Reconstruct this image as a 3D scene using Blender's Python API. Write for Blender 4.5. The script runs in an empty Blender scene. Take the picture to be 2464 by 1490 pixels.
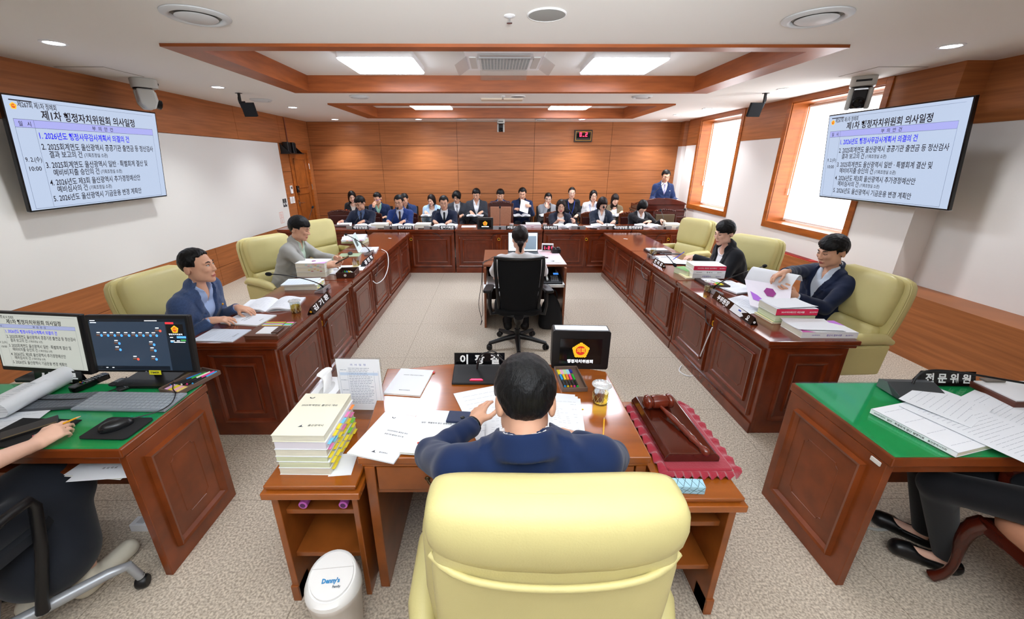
import bpy, math, random
import numpy as np
from mathutils import Vector, Matrix
S = bpy.context.scene
COL = S.collection
PI = math.pi
R = math.radians
random.seed(7)

# ------------------------------------------------------------------ camera
FPX, PCX, PCY, YAW, PITCH, ROLL = 960.0, 1195.0, 745.0, 0.00406, 0.35444, -0.000746
CAM = Vector((0, 0, 1.85))
_f = Vector((math.sin(YAW) * math.cos(PITCH), math.cos(YAW) * math.cos(PITCH), -math.sin(PITCH)))
_r = Vector((math.cos(YAW), -math.sin(YAW), 0))
_d = _f.cross(_r)
_rr = math.cos(ROLL) * _r + math.sin(ROLL) * _d
_dd = -math.sin(ROLL) * _r + math.cos(ROLL) * _d
cam = bpy.data.cameras.new('camera')
co = bpy.data.objects.new('camera', cam)
COL.objects.link(co)
cam.sensor_width = 36.0
cam.sensor_fit = 'HORIZONTAL'
cam.lens = FPX / 2464 * 36
cam.shift_x = (1232 - PCX) / 2464
cam.clip_start = .02
co.matrix_world = Matrix(((_rr.x, -_dd.x, -_f.x, CAM.x), (_rr.y, -_dd.y, -_f.y, CAM.y), (_rr.z, -_dd.z, -_f.z, CAM.z), (0, 0, 0, 1)))
S.camera = co

# ------------------------------------------------------------------ world, exposure
S.view_settings.view_transform = 'Standard'
S.view_settings.look = 'None'
S.view_settings.exposure = 1.6
S.view_settings.gamma = 1.0
S.view_settings.use_curve_mapping = False
S.cycles.use_denoising = True
S.cycles.max_bounces = 10
S.cycles.transparent_max_bounces = 12
S.cycles.diffuse_bounces = 4
S.cycles.sample_clamp_indirect = 6.0
W = bpy.data.worlds.new('world')
S.world = W
W.use_nodes = True
W.node_tree.nodes['Background'].inputs[0].default_value = (.80, .90, 1.0, 1)
W.node_tree.nodes['Background'].inputs[1].default_value = 2.0
PANEL_POWER, DOWN_POWER, BLIND_POWER, REAR_FILL_POWER = 9.2, 30.0, 1.9, .25

la = bpy.data.lights.new('rear_fill_light', 'AREA')  # unseen area lamp, added behind the camera to brighten ceiling and near end
la.shape = 'RECTANGLE'
la.size, la.size_y = 4.0, 1.2
la.energy = 40
la.color = (.86, .93, 1.0)
lo = bpy.data.objects.new('rear_fill_light', la)
COL.objects.link(lo)
lo.location = (0, -.7, 2.15)
lo.rotation_euler = (math.radians(178), 0, 0)

ls = bpy.data.lights.new('ceiling_fill_spot', 'SPOT')  # added fill spot aimed up at the ceiling, imitating a bounced flash
ls.energy, ls.spot_size, ls.spot_blend, ls.shadow_soft_size = 400, math.radians(66), .9, .25
ls.color = (.93, .97, 1.0)
lo = bpy.data.objects.new('ceiling_fill_spot', ls)
COL.objects.link(lo)
lo.location = (.1, -1.2, 1.75)
lo.rotation_euler = (math.radians(90 + 24), 0, 0)


def ray(u, v):
    return _rr * ((u - PCX) / FPX) + _dd * ((v - PCY) / FPX) + _f


def at(u, v, z):
    k = ray(u, v)
    return CAM + k * ((z - CAM.z) / k.z)


def aty(u, v, y):
    k = ray(u, v)
    return CAM + k * (y / k.y)


def atx(u, v, x):
    k = ray(u, v)
    return CAM + k * (x / k.x)


# ------------------------------------------------------------------ materials
def lin(c):
    if isinstance(c, str):
        c = tuple(int(c[i:i + 2], 16) for i in (0, 2, 4))
    return tuple(((x / 255) / 12.92 if x <= 10 else ((x / 255 + .055) / 1.055) ** 2.4) for x in c) + (1,)


def mat(name, col, rough=.5, spec=.5, metal=0, var=0, vscale=8, bump=0, bscale=60, stretch=(1, 1, 1), trans=0, coat=0, emit=0, sheen=0, ior=1.45, col2=None, glow=0):
    m = bpy.data.materials.new(name)
    m.use_nodes = True
    nt = m.node_tree
    b = nt.nodes['Principled BSDF']
    b.inputs['Roughness'].default_value = rough
    b.inputs['Specular IOR Level'].default_value = spec
    b.inputs['Metallic'].default_value = metal
    b.inputs['Transmission Weight'].default_value = trans
    b.inputs['Coat Weight'].default_value = coat
    b.inputs['Coat Roughness'].default_value = .08
    b.inputs['Sheen Weight'].default_value = sheen
    b.inputs['IOR'].default_value = ior
    c = lin(col)
    b.inputs['Base Color'].default_value = c
    if emit:
        b.inputs['Emission Color'].default_value = c
        b.inputs['Emission Strength'].default_value = emit
    if glow:      # a lit screen: its colour is light, its surface black
        b.inputs['Base Color'].default_value = (.01, .01, .012, 1)
        b.inputs['Emission Color'].default_value = c
        b.inputs['Emission Strength'].default_value = glow
    if var or bump:
        tc = nt.nodes.new('ShaderNodeTexCoord')
        mp = nt.nodes.new('ShaderNodeMapping')
        mp.inputs['Scale'].default_value = stretch
        nt.links.new(tc.outputs['Object'], mp.inputs['Vector'])
    if var:
        n = nt.nodes.new('ShaderNodeTexNoise')
        n.inputs['Scale'].default_value = vscale
        n.inputs['Detail'].default_value = 5
        r = nt.nodes.new('ShaderNodeValToRGB')
        c2 = lin(col2) if col2 else tuple(x * (1 - var) for x in c[:3]) + (1,)
        c1 = c if col2 else tuple(min(1, x * (1 + var * .6)) for x in c[:3]) + (1,)
        r.color_ramp.elements[0].position = .32
        r.color_ramp.elements[1].position = .68
        r.color_ramp.elements[0].color = c2
        r.color_ramp.elements[1].color = c1
        nt.links.new(mp.outputs[0], n.inputs['Vector'])
        nt.links.new(n.outputs[0], r.inputs[0])
        nt.links.new(r.outputs[0], b.inputs['Base Color'])
    if bump:
        n2 = nt.nodes.new('ShaderNodeTexNoise')
        n2.inputs['Scale'].default_value = bscale
        n2.inputs['Detail'].default_value = 3
        bp = nt.nodes.new('ShaderNodeBump')
        bp.inputs['Strength'].default_value = bump
        bp.inputs['Distance'].default_value = .004
        nt.links.new(mp.outputs[0], n2.inputs['Vector'])
        nt.links.new(n2.outputs[0], bp.inputs['Height'])
        nt.links.new(bp.outputs[0], b.inputs['Normal'])
    return m


_mc = {}


def M_(col, rough=.5, **k):
    key = (col, rough) + tuple(sorted(k.items()))
    if key not in _mc:
        _mc[key] = mat('mat_' + str(col), col, rough, **k)
    return _mc[key]


ALONG_X, ALONG_Y, ALONG_Z = (.7, 9, 9), (9, .7, 9), (9, 9, .7)
wallwood = mat('wall_wood', 'a9673a', .42, var=.22, vscale=3.2, stretch=(.5, .5, 11), spec=.4)
trimwood = mat('trim_wood', 'a4581f', .35, var=.25, vscale=3.5, stretch=(1, 1, 7), spec=.45)
ceilwood = mat('ceiling_trim_wood', '9a5228', .4, var=.2, vscale=3, stretch=(1, 1, 9), spec=.4)
deskwood = mat('desk_wood', '712d12', .2, var=.3, vscale=2.5, stretch=(3, 3, 3), spec=.5, coat=.5)
deskdark = mat('desk_panel_wood', '662811', .3, var=.28, vscale=3, stretch=(4, 4, 2), spec=.5, coat=.2)
honey = mat('honey_wood', 'a15518', .18, var=.25, vscale=2.5, stretch=(.8, 6, 3), spec=.5, coat=.5)
honeyside = mat('honey_side_wood', '94501f', .3, var=.25, vscale=2.5, stretch=(3, 3, 3), spec=.5, coat=.2)
greendeskwood = mat('assistant_desk_wood', '7d3a14', .28, var=.28, vscale=2.5, stretch=(3, 3, 3), coat=.2)
redwood = mat('carved_wood', '4a170c', .22, var=.25, vscale=6, coat=.4)
walnut = mat('walnut_laminate', '8a5236', .35, var=.2, vscale=3, stretch=(1, 7, 7))
white_paint = mat('white_paint', 'e8e4e0', .75, spec=.2, bump=.06, bscale=300)
ceil_paint = mat('ceiling_paint', 'eeece8', .9, spec=.1)
board_white = mat('board_white', 'e4e3de', .6, spec=.25)
leather = mat('cream_leather', 'd2c688', .42, spec=.45, bump=.12, bscale=220, var=.06, vscale=3)
white = M_('f1f2f4', .6, spec=.3)
paper = mat('paper', 'eef1f6', .75, spec=.15)
paperwarm = mat('paper_warm', 'f0ecd8', .75, spec=.15)
pageedge = mat('page_edges', 'e9e6d4', .8, spec=.1, var=.12, vscale=40, stretch=(.3, .3, 12))
pagegreen = mat('page_edges_tinted', 'dfe6c4', .8, spec=.1, var=.22, vscale=22, stretch=(.2, .2, 10))
black = M_('121214', .4)
blackgloss = M_('0b0b0d', .15)
blackmatte = M_('17181a', .75, spec=.25)
mesh_black = mat('mesh_fabric', '141517', .8, bump=.3, bscale=500, spec=.2)
chrome = M_('c9ccd0', .18, metal=1)
alu = M_('b9bec2', .35, metal=.85)
greyplastic = M_('8d9298', .45)
lightgrey = M_('cdd0d2', .5)
camwhite = M_('c9cbc7', .45)
ink = M_('26272e', .8)
inkgrey = M_('70747e', .8)
inkfaint = M_('b4b8c2', .8)
inkblue = M_('2f49a8', .8)
inkviolet = M_('6a4fb0', .8)
inkred = M_('c2262e', .8)
wtext = M_('f6f6f6', .6)
gold = M_('e0a020', .35)
sticky_y, sticky_p, sticky_b, sticky_g, sticky_o = (M_(c, .7) for c in ('f2dc3a', 'f08ac0', '7cc9e8', '7fd24a', 'f5924a'))
green_felt = mat('green_felt', '36bd7c', .12, spec=.6, var=.06, vscale=4)


def clear(name, col, gloss=.10):
    m = bpy.data.materials.new(name)
    m.use_nodes = True
    nt = m.node_tree
    nt.nodes.remove(nt.nodes['Principled BSDF'])
    t = nt.nodes.new('ShaderNodeBsdfTransparent')
    t.inputs[0].default_value = lin(col)
    g = nt.nodes.new('ShaderNodeBsdfGlossy')
    g.inputs['Roughness'].default_value = .04
    x = nt.nodes.new('ShaderNodeMixShader')
    x.inputs[0].default_value = gloss
    nt.links.new(t.outputs[0], x.inputs[1])
    nt.links.new(g.outputs[0], x.inputs[2])
    nt.links.new(x.outputs[0], nt.nodes['Material Output'].inputs[0])
    return m


glassmat = clear('clear_glass', 'f4f7f6', .12)
tea = clear('pale_tea', 'f3dd86', .05)
clearplastic = clear('clear_acrylic', 'f6f7f8', .10)
skin = mat('skin', 'dda98c', .48, spec=.35, var=.05, vscale=14)
skinpale = mat('skin_pale', 'e6b8a0', .48, spec=.35, var=.05, vscale=14)
skintan = mat('skin_tan', 'cf9676', .48, spec=.35, var=.05, vscale=14)
lipm = M_('b8645c', .45)
lipred = M_('b83048', .4)
hairblack = mat('hair_black', '0a090a', .42, spec=.25, bump=.55, bscale=55, stretch=(5, 5, .8))
hairbrown = mat('hair_brown', '1c1211', .42, spec=.25, bump=.55, bscale=55, stretch=(5, 5, .8))
hairgrey = mat('hair_greying', '141415', .42, spec=.25, bump=.55, bscale=55, stretch=(5, 5, .8), var=.5, vscale=26)


# ------------------------------------------------------------------ mesh builder
class MB:
    def __init__(s):
        s.v, s.f, s.mi, s.mats, s.cur, s.M = [], [], [], [], 0, Matrix()

    def m(s, mt):
        if mt not in s.mats:
            s.mats.append(mt)
        s.cur = s.mats.index(mt)
        return s

    def at(s, loc=(0, 0, 0), rot=(0, 0, 0)):
        s.M = Matrix.Translation(loc) @ Matrix.Rotation(rot[2], 4, 'Z') @ Matrix.Rotation(rot[1], 4, 'Y') @ Matrix.Rotation(rot[0], 4, 'X')
        return s

    def add(s, vs, fs):
        if not s.mats:
            s.m(white)
        b = len(s.v)
        s.v += [tuple(s.M @ Vector(p)) for p in vs]
        s.f += [tuple(b + i for i in f) for f in fs]
        s.mi += [s.cur] * len(fs)
        return s

    def box(s, x0, x1, y0, y1, z0, z1):
        v = [(x, y, z) for z in (z0, z1) for y in (y0, y1) for x in (x0, x1)]
        return s.add(v, [(0, 2, 3, 1), (4, 5, 7, 6), (0, 1, 5, 4), (2, 6, 7, 3), (0, 4, 6, 2), (1, 3, 7, 5)])

    def cbox(s, c, d):
        return s.box(c[0] - d[0] / 2, c[0] + d[0] / 2, c[1] - d[1] / 2, c[1] + d[1] / 2, c[2] - d[2] / 2, c[2] + d[2] / 2)

    def prism(s, poly, z0, z1, axis='z'):
        n = len(poly)
        k = {'z': lambda a, b, c: (a, b, c), 'y': lambda a, b, c: (a, c, b), 'x': lambda a, b, c: (c, a, b)}[axis]
        v = [k(p[0], p[1], z0) for p in poly] + [k(p[0], p[1], z1) for p in poly]
        f = [tuple(range(n))[::-1], tuple(range(n, 2 * n))] + [(i, (i + 1) % n, n + (i + 1) % n, n + i) for i in range(n)]
        return s.add(v, f)

    def rbox(s, x0, x1, y0, y1, z0, z1, r, n=4):
        """box with its four vertical edges rounded"""
        p = []
        for cx, cy, a0 in ((x1 - r, y1 - r, 0), (x0 + r, y1 - r, 90), (x0 + r, y0 + r, 180), (x1 - r, y0 + r, 270)):
            for i in range(n + 1):
                a = R(a0 + 90 * i / n)
                p.append((cx + r * math.cos(a), cy + r * math.sin(a)))
        return s.prism(p, z0, z1)

    def tube(s, pts, r, n=8, caps=True):
        pts = [Vector(p) for p in pts]
        rs = r if isinstance(r, (list, tuple)) else [r] * len(pts)
        v, f, prev = [], [], None
        for i, p in enumerate(pts):
            t = ((pts[min(i + 1, len(pts) - 1)] - pts[max(i - 1, 0)])).normalized()
            if prev is None:
                a = Vector((0, 0, 1)) if abs(t.z) < .9 else Vector((1, 0, 0))
                u = t.cross(a).normalized()
            else:
                u = (prev - t * prev.dot(t)).normalized()
            prev = u
            w = t.cross(u)
            for j in range(n):
                q = 2 * PI * j / n
                v.append(p + rs[i] * (math.cos(q) * u + math.sin(q) * w))
        for i in range(len(pts) - 1):
            for j in range(n):
                f.append((i * n + j, i * n + (j + 1) % n, (i + 1) * n + (j + 1) % n, (i + 1) * n + j))
        if caps:
            f += [tuple(range(n))[::-1], tuple(range((len(pts) - 1) * n, len(pts) * n))]
        return s.add(v, f)

    def lathe(s, prof, n=24, sx=1, sy=1, caps=True):
        v, f = [], []
        for r, z in prof:
            for j in range(n):
                a = 2 * PI * j / n
                v.append((r * math.cos(a) * sx, r * math.sin(a) * sy, z))
        for i in range(len(prof) - 1):
            for j in range(n):
                f.append((i * n + j, i * n + (j + 1) % n, (i + 1) * n + (j + 1) % n, (i + 1) * n + j))
        if caps:
            f += [tuple(range(n))[::-1], tuple(range((len(prof) - 1) * n, len(prof) * n))]
        return s.add(v, f)

    def loft(s, rings):
        n = len(rings[0])
        v = [p for r in rings for p in r]
        f = [(i * n + j, i * n + (j + 1) % n, (i + 1) * n + (j + 1) % n, (i + 1) * n + j) for i in range(len(rings) - 1) for j in range(n)]
        f += [tuple(range(n))[::-1], tuple(range((len(rings) - 1) * n, len(rings) * n))]
        return s.add(v, f)

    def ball(s, c, r, n=14):
        r = r if isinstance(r, (tuple, list)) else (r, r, r)
        k = n // 2
        v = [(c[0], c[1], c[2] - r[2])]
        f = []
        for i in range(1, k):
            t = PI * i / k - PI / 2
            for j in range(n):
                a = 2 * PI * j / n
                v.append((c[0] + r[0] * math.cos(t) * math.cos(a), c[1] + r[1] * math.cos(t) * math.sin(a), c[2] + r[2] * math.sin(t)))
        v.append((c[0], c[1], c[2] + r[2]))
        L = len(v) - 1
        for j in range(n):
            f.append((0, 1 + (j + 1) % n, 1 + j))
            f.append((L, 1 + (k - 2) * n + j, 1 + (k - 2) * n + (j + 1) % n))
            for i in range(k - 2):
                f.append((1 + i * n + j, 1 + i * n + (j + 1) % n, 1 + (i + 1) * n + (j + 1) % n, 1 + (i + 1) * n + j))
        return s.add(v, f)

    def sheet(s, P, th):
        """P: grid rows of points; a closed sheet of thickness th below it"""
        a, b = len(P), len(P[0])
        top = [Vector(p) for r in P for p in r]
        v = top + [p - Vector((0, 0, th)) for p in top]
        o = a * b
        f = []
        for i in range(a - 1):
            for j in range(b - 1):
                q = (i * b + j, i * b + j + 1, (i + 1) * b + j + 1, (i + 1) * b + j)
                f += [q, tuple(o + x for x in q[::-1])]
        ring = [j for j in range(b)] + [i * b + b - 1 for i in range(1, a)] + [(a - 1) * b + j for j in range(b - 2, -1, -1)] + [i * b for i in range(a - 2, 0, -1)]
        for k in range(len(ring)):
            x, y = ring[k], ring[(k + 1) % len(ring)]
            f.append((y, x, o + x, o + y))
        return s.add(v, f)

    def text(s, body, loc, size, width=None, ux=(1, 0, 0), uy=(0, 1, 0), bold=0, align='l', maxw=None):
        """flat lettering: cap height ~ size, lower left corner at loc"""
        vs, fs, w = glyphs(body, bold)
        k = size
        kx = k if width is None else width / max(w, 1e-6)
        if maxw and w * kx > maxw:
            kx = maxw / w
        off = {'l': 0, 'c': -w * kx / 2, 'r': -w * kx}[align]
        ux, uy, loc = Vector(ux), Vector(uy), Vector(loc)
        return s.add([loc + ux * (x * kx + off) + uy * (y * k) for x, y in vs], fs)

    def build(s, name, parent=None, smooth=0, bevel=0, seg=2, loc=None, rot=None, kind=None, label=None, cat=None, group=None):
        me = bpy.data.meshes.new(name)
        me.from_pydata([tuple(p) for p in s.v], [], s.f)
        for m in s.mats:
            me.materials.append(m)
        me.polygons.foreach_set('material_index', s.mi)
        me.update()
        if smooth:
            me.shade_smooth()
            me.set_sharp_from_angle(angle=R(smooth))
        o = bpy.data.objects.new(name, me)
        COL.objects.link(o)
        if bevel:
            b = o.modifiers.new('edge', 'BEVEL')
            b.width = bevel
            b.segments = seg
            b.limit_method = 'ANGLE'
            b.angle_limit = R(35)
        if parent:
            o.parent = parent
        if loc is not None:
            o.location = loc
        if rot is not None:
            o.rotation_euler = rot
        tag(o, label, cat, group, kind)
        return o


_gl = {}


def glyphs(body, bold=0):
    key = (body, bold)
    if key not in _gl:
        c = bpy.data.curves.new('t', 'FONT')
        c.body = body
        c.offset = bold
        c.resolution_u = 2
        o = bpy.data.objects.new('t', c)
        COL.objects.link(o)
        dg = bpy.context.evaluated_depsgraph_get()
        me = bpy.data.meshes.new_from_object(o.evaluated_get(dg))
        vs = [(v.co.x / .72, v.co.y / .72) for v in me.vertices]
        fs = [tuple(p.vertices) for p in me.polygons]
        bpy.data.objects.remove(o)
        bpy.data.curves.remove(c)
        bpy.data.meshes.remove(me)
        if vs:
            x0 = min(v[0] for v in vs)
            vs = [(x - x0, y) for x, y in vs]
        _gl[key] = (vs, fs, max((v[0] for v in vs), default=1))
    return _gl[key]


def tag(o, label=None, cat=None, group=None, kind=None):
    for k, v in (('label', label), ('category', cat), ('group', group), ('kind', kind)):
        if v:
            o[k] = v
    return o


def thing(name, label, cat, loc=(0, 0, 0), rz=0, group=None):
    o = bpy.data.objects.new(name, None)
    o.empty_display_size = .1
    COL.objects.link(o)
    o.location = loc
    o.rotation_euler = (0, 0, rz)
    return tag(o, label, cat, group)


def dup(o, loc=None, rz=None, label=None, group=None, parent=None):
    c = o.copy()
    COL.objects.link(c)
    if parent:
        c.parent = parent
    for ch in [x for x in ALLCHILD.get(o.name, list(o.children))]:
        dup(ch, parent=c)
    if loc is not None:
        c.location = loc
    if rz is not None:
        c.rotation_euler = (c.rotation_euler.x, c.rotation_euler.y, rz)
    if label:
        c['label'] = label
    if group:
        c['group'] = group
    return c


ALLCHILD = {}


def arc(c, r, a0, a1, n, z=None):
    return [(c[0] + r * math.cos(R(a0 + (a1 - a0) * i / n)), c[1] + r * math.sin(R(a0 + (a1 - a0) * i / n))) for i in range(n + 1)]


def bez(p0, p1, p2, p3, n=12):
    p0, p1, p2, p3 = map(Vector, (p0, p1, p2, p3))
    return [(1 - t) ** 3 * p0 + 3 * (1 - t) ** 2 * t * p1 + 3 * (1 - t) * t * t * p2 + t ** 3 * p3 for t in [i / n for i in range(n + 1)]]

# ================================================================== the room
XL, XR, XRN, YB, ZC, YF = -4.31, 4.25, 4.50, 10.05, 2.71, -1.6

# floor: beige carpet tiles
cm = bpy.data.materials.new('carpet')
cm.use_nodes = True
nt = cm.node_tree
bs = nt.nodes['Principled BSDF']
bs.inputs['Roughness'].default_value = .85
bs.inputs['Specular IOR Level'].default_value = .15
tc = nt.nodes.new('ShaderNodeTexCoord')
n1 = nt.nodes.new('ShaderNodeTexNoise'); n1.inputs['Scale'].default_value = 95; n1.inputs['Detail'].default_value = 4
r1 = nt.nodes.new('ShaderNodeValToRGB')
r1.color_ramp.elements[0].position = .36; r1.color_ramp.elements[0].color = lin('a39585')
r1.color_ramp.elements[1].position = .64; r1.color_ramp.elements[1].color = lin('dacdba')
br = nt.nodes.new('ShaderNodeTexBrick')
br.inputs['Scale'].default_value = 1.0
br.inputs['Mortar Size'].default_value = .0022
br.inputs['Brick Width'].default_value = .9
br.inputs['Row Height'].default_value = .9
br.offset = 0.0
br.inputs['Color1'].default_value = br.inputs['Color2'].default_value = (1, 1, 1, 1)
br.inputs['Mortar'].default_value = (.62, .6, .58, 1)
mx = nt.nodes.new('ShaderNodeMix'); mx.data_type = 'RGBA'; mx.blend_type = 'MULTIPLY'; mx.inputs[0].default_value = 1
bp = nt.nodes.new('ShaderNodeBump'); bp.inputs['Strength'].default_value = .25; bp.inputs['Distance'].default_value = .004
L = nt.links.new
L(tc.outputs['Object'], n1.inputs['Vector']); L(tc.outputs['Object'], br.inputs['Vector'])
L(n1.outputs[0], r1.inputs[0]); L(r1.outputs[0], mx.inputs[6]); L(br.outputs[0], mx.inputs[7]); L(mx.outputs[2], bs.inputs['Base Color'])
L(n1.outputs[0], bp.inputs['Height']); L(bp.outputs[0], bs.inputs['Normal'])
MB().m(cm).box(-4.7, 4.9, YF - .1, YB + .1, -.1, 0).build('floor', kind='structure')

# ceiling with two recesses
REC = ((-2.60, 2.77, 3.62, 5.86), (-2.62, 2.84, 6.98, 9.08))
FRW, RD = .24, .16
c = MB().m(ceil_paint)
xs = (-4.7, -2.50, 2.72, 4.9)
ys = [YF - .1, REC[0][2] + .1, REC[0][3] - .1, REC[1][2] + .1, REC[1][3] - .1, YB + .1]
for i in range(5):
    if i in (1, 3):
        c.box(xs[0], xs[1], ys[i], ys[i + 1], ZC, ZC + .06).box(xs[2], xs[3], ys[i], ys[i + 1], ZC, ZC + .06)
    else:
        c.box(xs[0], xs[3], ys[i], ys[i + 1], ZC, ZC + .06)
for x0, x1, y0, y1 in REC:
    c.box(x0, x1, y0, y1, ZC + RD, ZC + RD + .05)
c.build('ceiling', kind='structure')
for k, (x0, x1, y0, y1) in enumerate(REC):
    t = MB().m(ceilwood)
    a, b, zb = FRW, .13, ZC - .022
    for (p, q, r, s_) in ((x0, x1, y0, y0 + b), (x0, x1, y1 - b, y1), (x0, x0 + a, y0 + b, y1 - b), (x1 - a, x1, y0 + b, y1 - b)):
        t.box(p, q, r, s_, zb, ZC + .02)
    for (p, q, r, s_) in ((x0 + a - .02, x1 - a + .02, y0 + b - .02, y0 + b), (x0 + a - .02, x1 - a + .02, y1 - b, y1 - b + .02), (x0 + a - .02, x0 + a, y0 + b, y1 - b), (x1 - a, x1 - a + .02, y0 + b, y1 - b)):
        t.box(p, q, r, s_, ZC + .02, ZC + RD)
    t.build('trim_%d' % (k + 1), kind='structure')

# back wall: timber panels with shadow gaps
w = MB().m(M_('3a1a0a', .8)).box(XL - .1, 4.6, YB + .02, YB + .12, 0, ZC)
seams = [XL] + [aty(p, 437, YB).x for p in (924, 1103, 1283, 1462)] + [4.32]
zs = [0, .60, 1.135, 1.665, 2.20, ZC]
for i in range(5):
    for j in range(5):
        w.m(wallwood).box(seams[i] + .003, seams[i + 1] - .003, YB, YB + .02, zs[j] + .004, zs[j + 1] - .004)
w.build('wall_back', kind='structure')

# left wall
w = MB().m(M_('3a1a0a', .8)).box(XL - .12, XL - .02, YF, YB + .1, 0, ZC)
for y0, y1 in ((YF, .9), (.9, 3.45), (3.45, 5.55), (5.55, 7.3), (7.3, 8.72), (8.72, YB)):
    w.m(wallwood).box(XL - .02, XL, y0 + .003, y1 - .003, 2.205, ZC)
for y0, y1 in ((YF, 1.1), (1.1, 2.72), (2.72, 4.4), (4.4, 6.1), (6.1, 7.6), (7.6, 8.58)):
    w.m(wallwood).box(XL - .02, XL, y0 + .003, y1 - .003, .30, .60).box(XL - .02, XL, y0 + .003, y1 - .003, 0, .295)
w.m(board_white).box(XL - .02, XL - .004, YF, 8.58, .603, 2.20)
w.m(wallwood)
for z0, z1 in ((0, .6), (.6, 1.13), (1.13, 1.66), (1.66, 2.2)):
    w.box(XL - .02, XL, 8.583, 8.94, z0 + .003, z1 - .003)
w.box(XL - .02, XL, 9.84, YB, 0, 2.2).box(XL - .02, XL, 8.94, 9.84, 2.1, 2.2)
w.build('wall_left', kind='structure')

# door in the left wall
d = MB().m(trimwood).box(XL - .02, XL + .02, 8.94, 9.0, 0, 2.10).box(XL - .02, XL + .02, 9.78, 9.84, 0, 2.10).box(XL - .02, XL + .02, 9.0, 9.78, 2.04, 2.10)
d.m(honeyside).box(XL - .02, XL - .006, 9.0, 9.78, 0, 2.04)
for z0, z1 in ((1.3, 1.92), (.14, 1.2)):
    for y0, y1, q0, q1 in ((9.12, 9.66, z0, z0 + .03), (9.12, 9.66, z1 - .03, z1), (9.12, 9.15, z0, z1), (9.63, 9.66, z0, z1)):
        d.box(XL - .006, XL + .006, y0, y1, q0, q1)
door = d.build('door_1', bevel=.004, kind='structure')
MB().m(chrome).at((XL, 9.07, 0)).box(-.006, .01, -.03, .03, .93, 1.07).tube([(.01, 0, 1.0), (.055, 0, 1.0), (.06, .02, 1.0), (.06, .13, .995)], .011).build('door_handle', door, 40)
MB().m(black).box(XL - .004, XL + .03, 9.03, 9.13, 1.22, 1.36).m(chrome).at((XL + .03, 9.08, 1.29), (0, PI / 2, 0)).lathe([(.02, 0), (.02, .012)], 12).build('lock', door, 40)
for z in (1.75, 1.3):
    MB().m(chrome).tube([(XL + .025, 9.79, z - .06), (XL + .025, 9.79, z + .06)], .009).build('hinge', door)

# right wall with two window openings, a corner pier and the timber ledge
w = MB()
OPEN = ((7.55, 8.98), (4.88, 6.33))
WZ0, WZ1 = .98, 2.64


def panel(x0, x1, y0, y1):
    w.m(white_paint).box(x0, x1, y0, y1, 0, 2.19)
    w.m(wallwood).box(x0 - .004, x1, y0, y1, 2.19, ZC)


panel(XRN, XRN + .2, YF, 4.12)
panel(XR, XR + .32, 4.12, OPEN[1][0])
panel(XR, XR + .32, OPEN[1][1], OPEN[0][0])
panel(XR, XR + .32, OPEN[0][1], 9.55)
w.m(wallwood)
for y in (4.45, 7.2, 6.72):
    pass
w.m(white_paint).prism([(XR + .32, 9.55), (XR, 9.55), (XR + .1, 9.66), (XR + .1, 9.8), (XR + .03, 9.84), (XR + .03, YB + .1), (XR + .32, YB + .1)], 0, 2.19)
w.m(wallwood).prism([(XR + .32, 9.55), (XR - .004, 9.55), (XR + .096, 9.66), (XR + .096, 9.8), (XR + .026, 9.84), (XR + .026, YB + .1), (XR + .32, YB + .1)], 2.19, ZC)
for y0, y1 in OPEN:
    w.m(white_paint).box(XR, XR + .32, y0, y1, 0, WZ0 - .001)
    w.m(wallwood).box(XR, XR + .32, y0, y1, WZ1 + .001, ZC)
w.build('wall_right', kind='structure')
t = MB().m(wallwood)
t.prism([(4.12, YF), (4.12, 9.5), (XR + .01, 9.5), (XR + .01, 4.1), (XRN + .01, 4.1), (XRN + .01, YF)], .0, .62)
t.build('trim_3', kind='structure')
MB().m(M_('9c8f84', .8)).box(-4.5, 4.8, YF - .1, YF, 0, ZC).build('wall_front', kind='structure')

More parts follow.
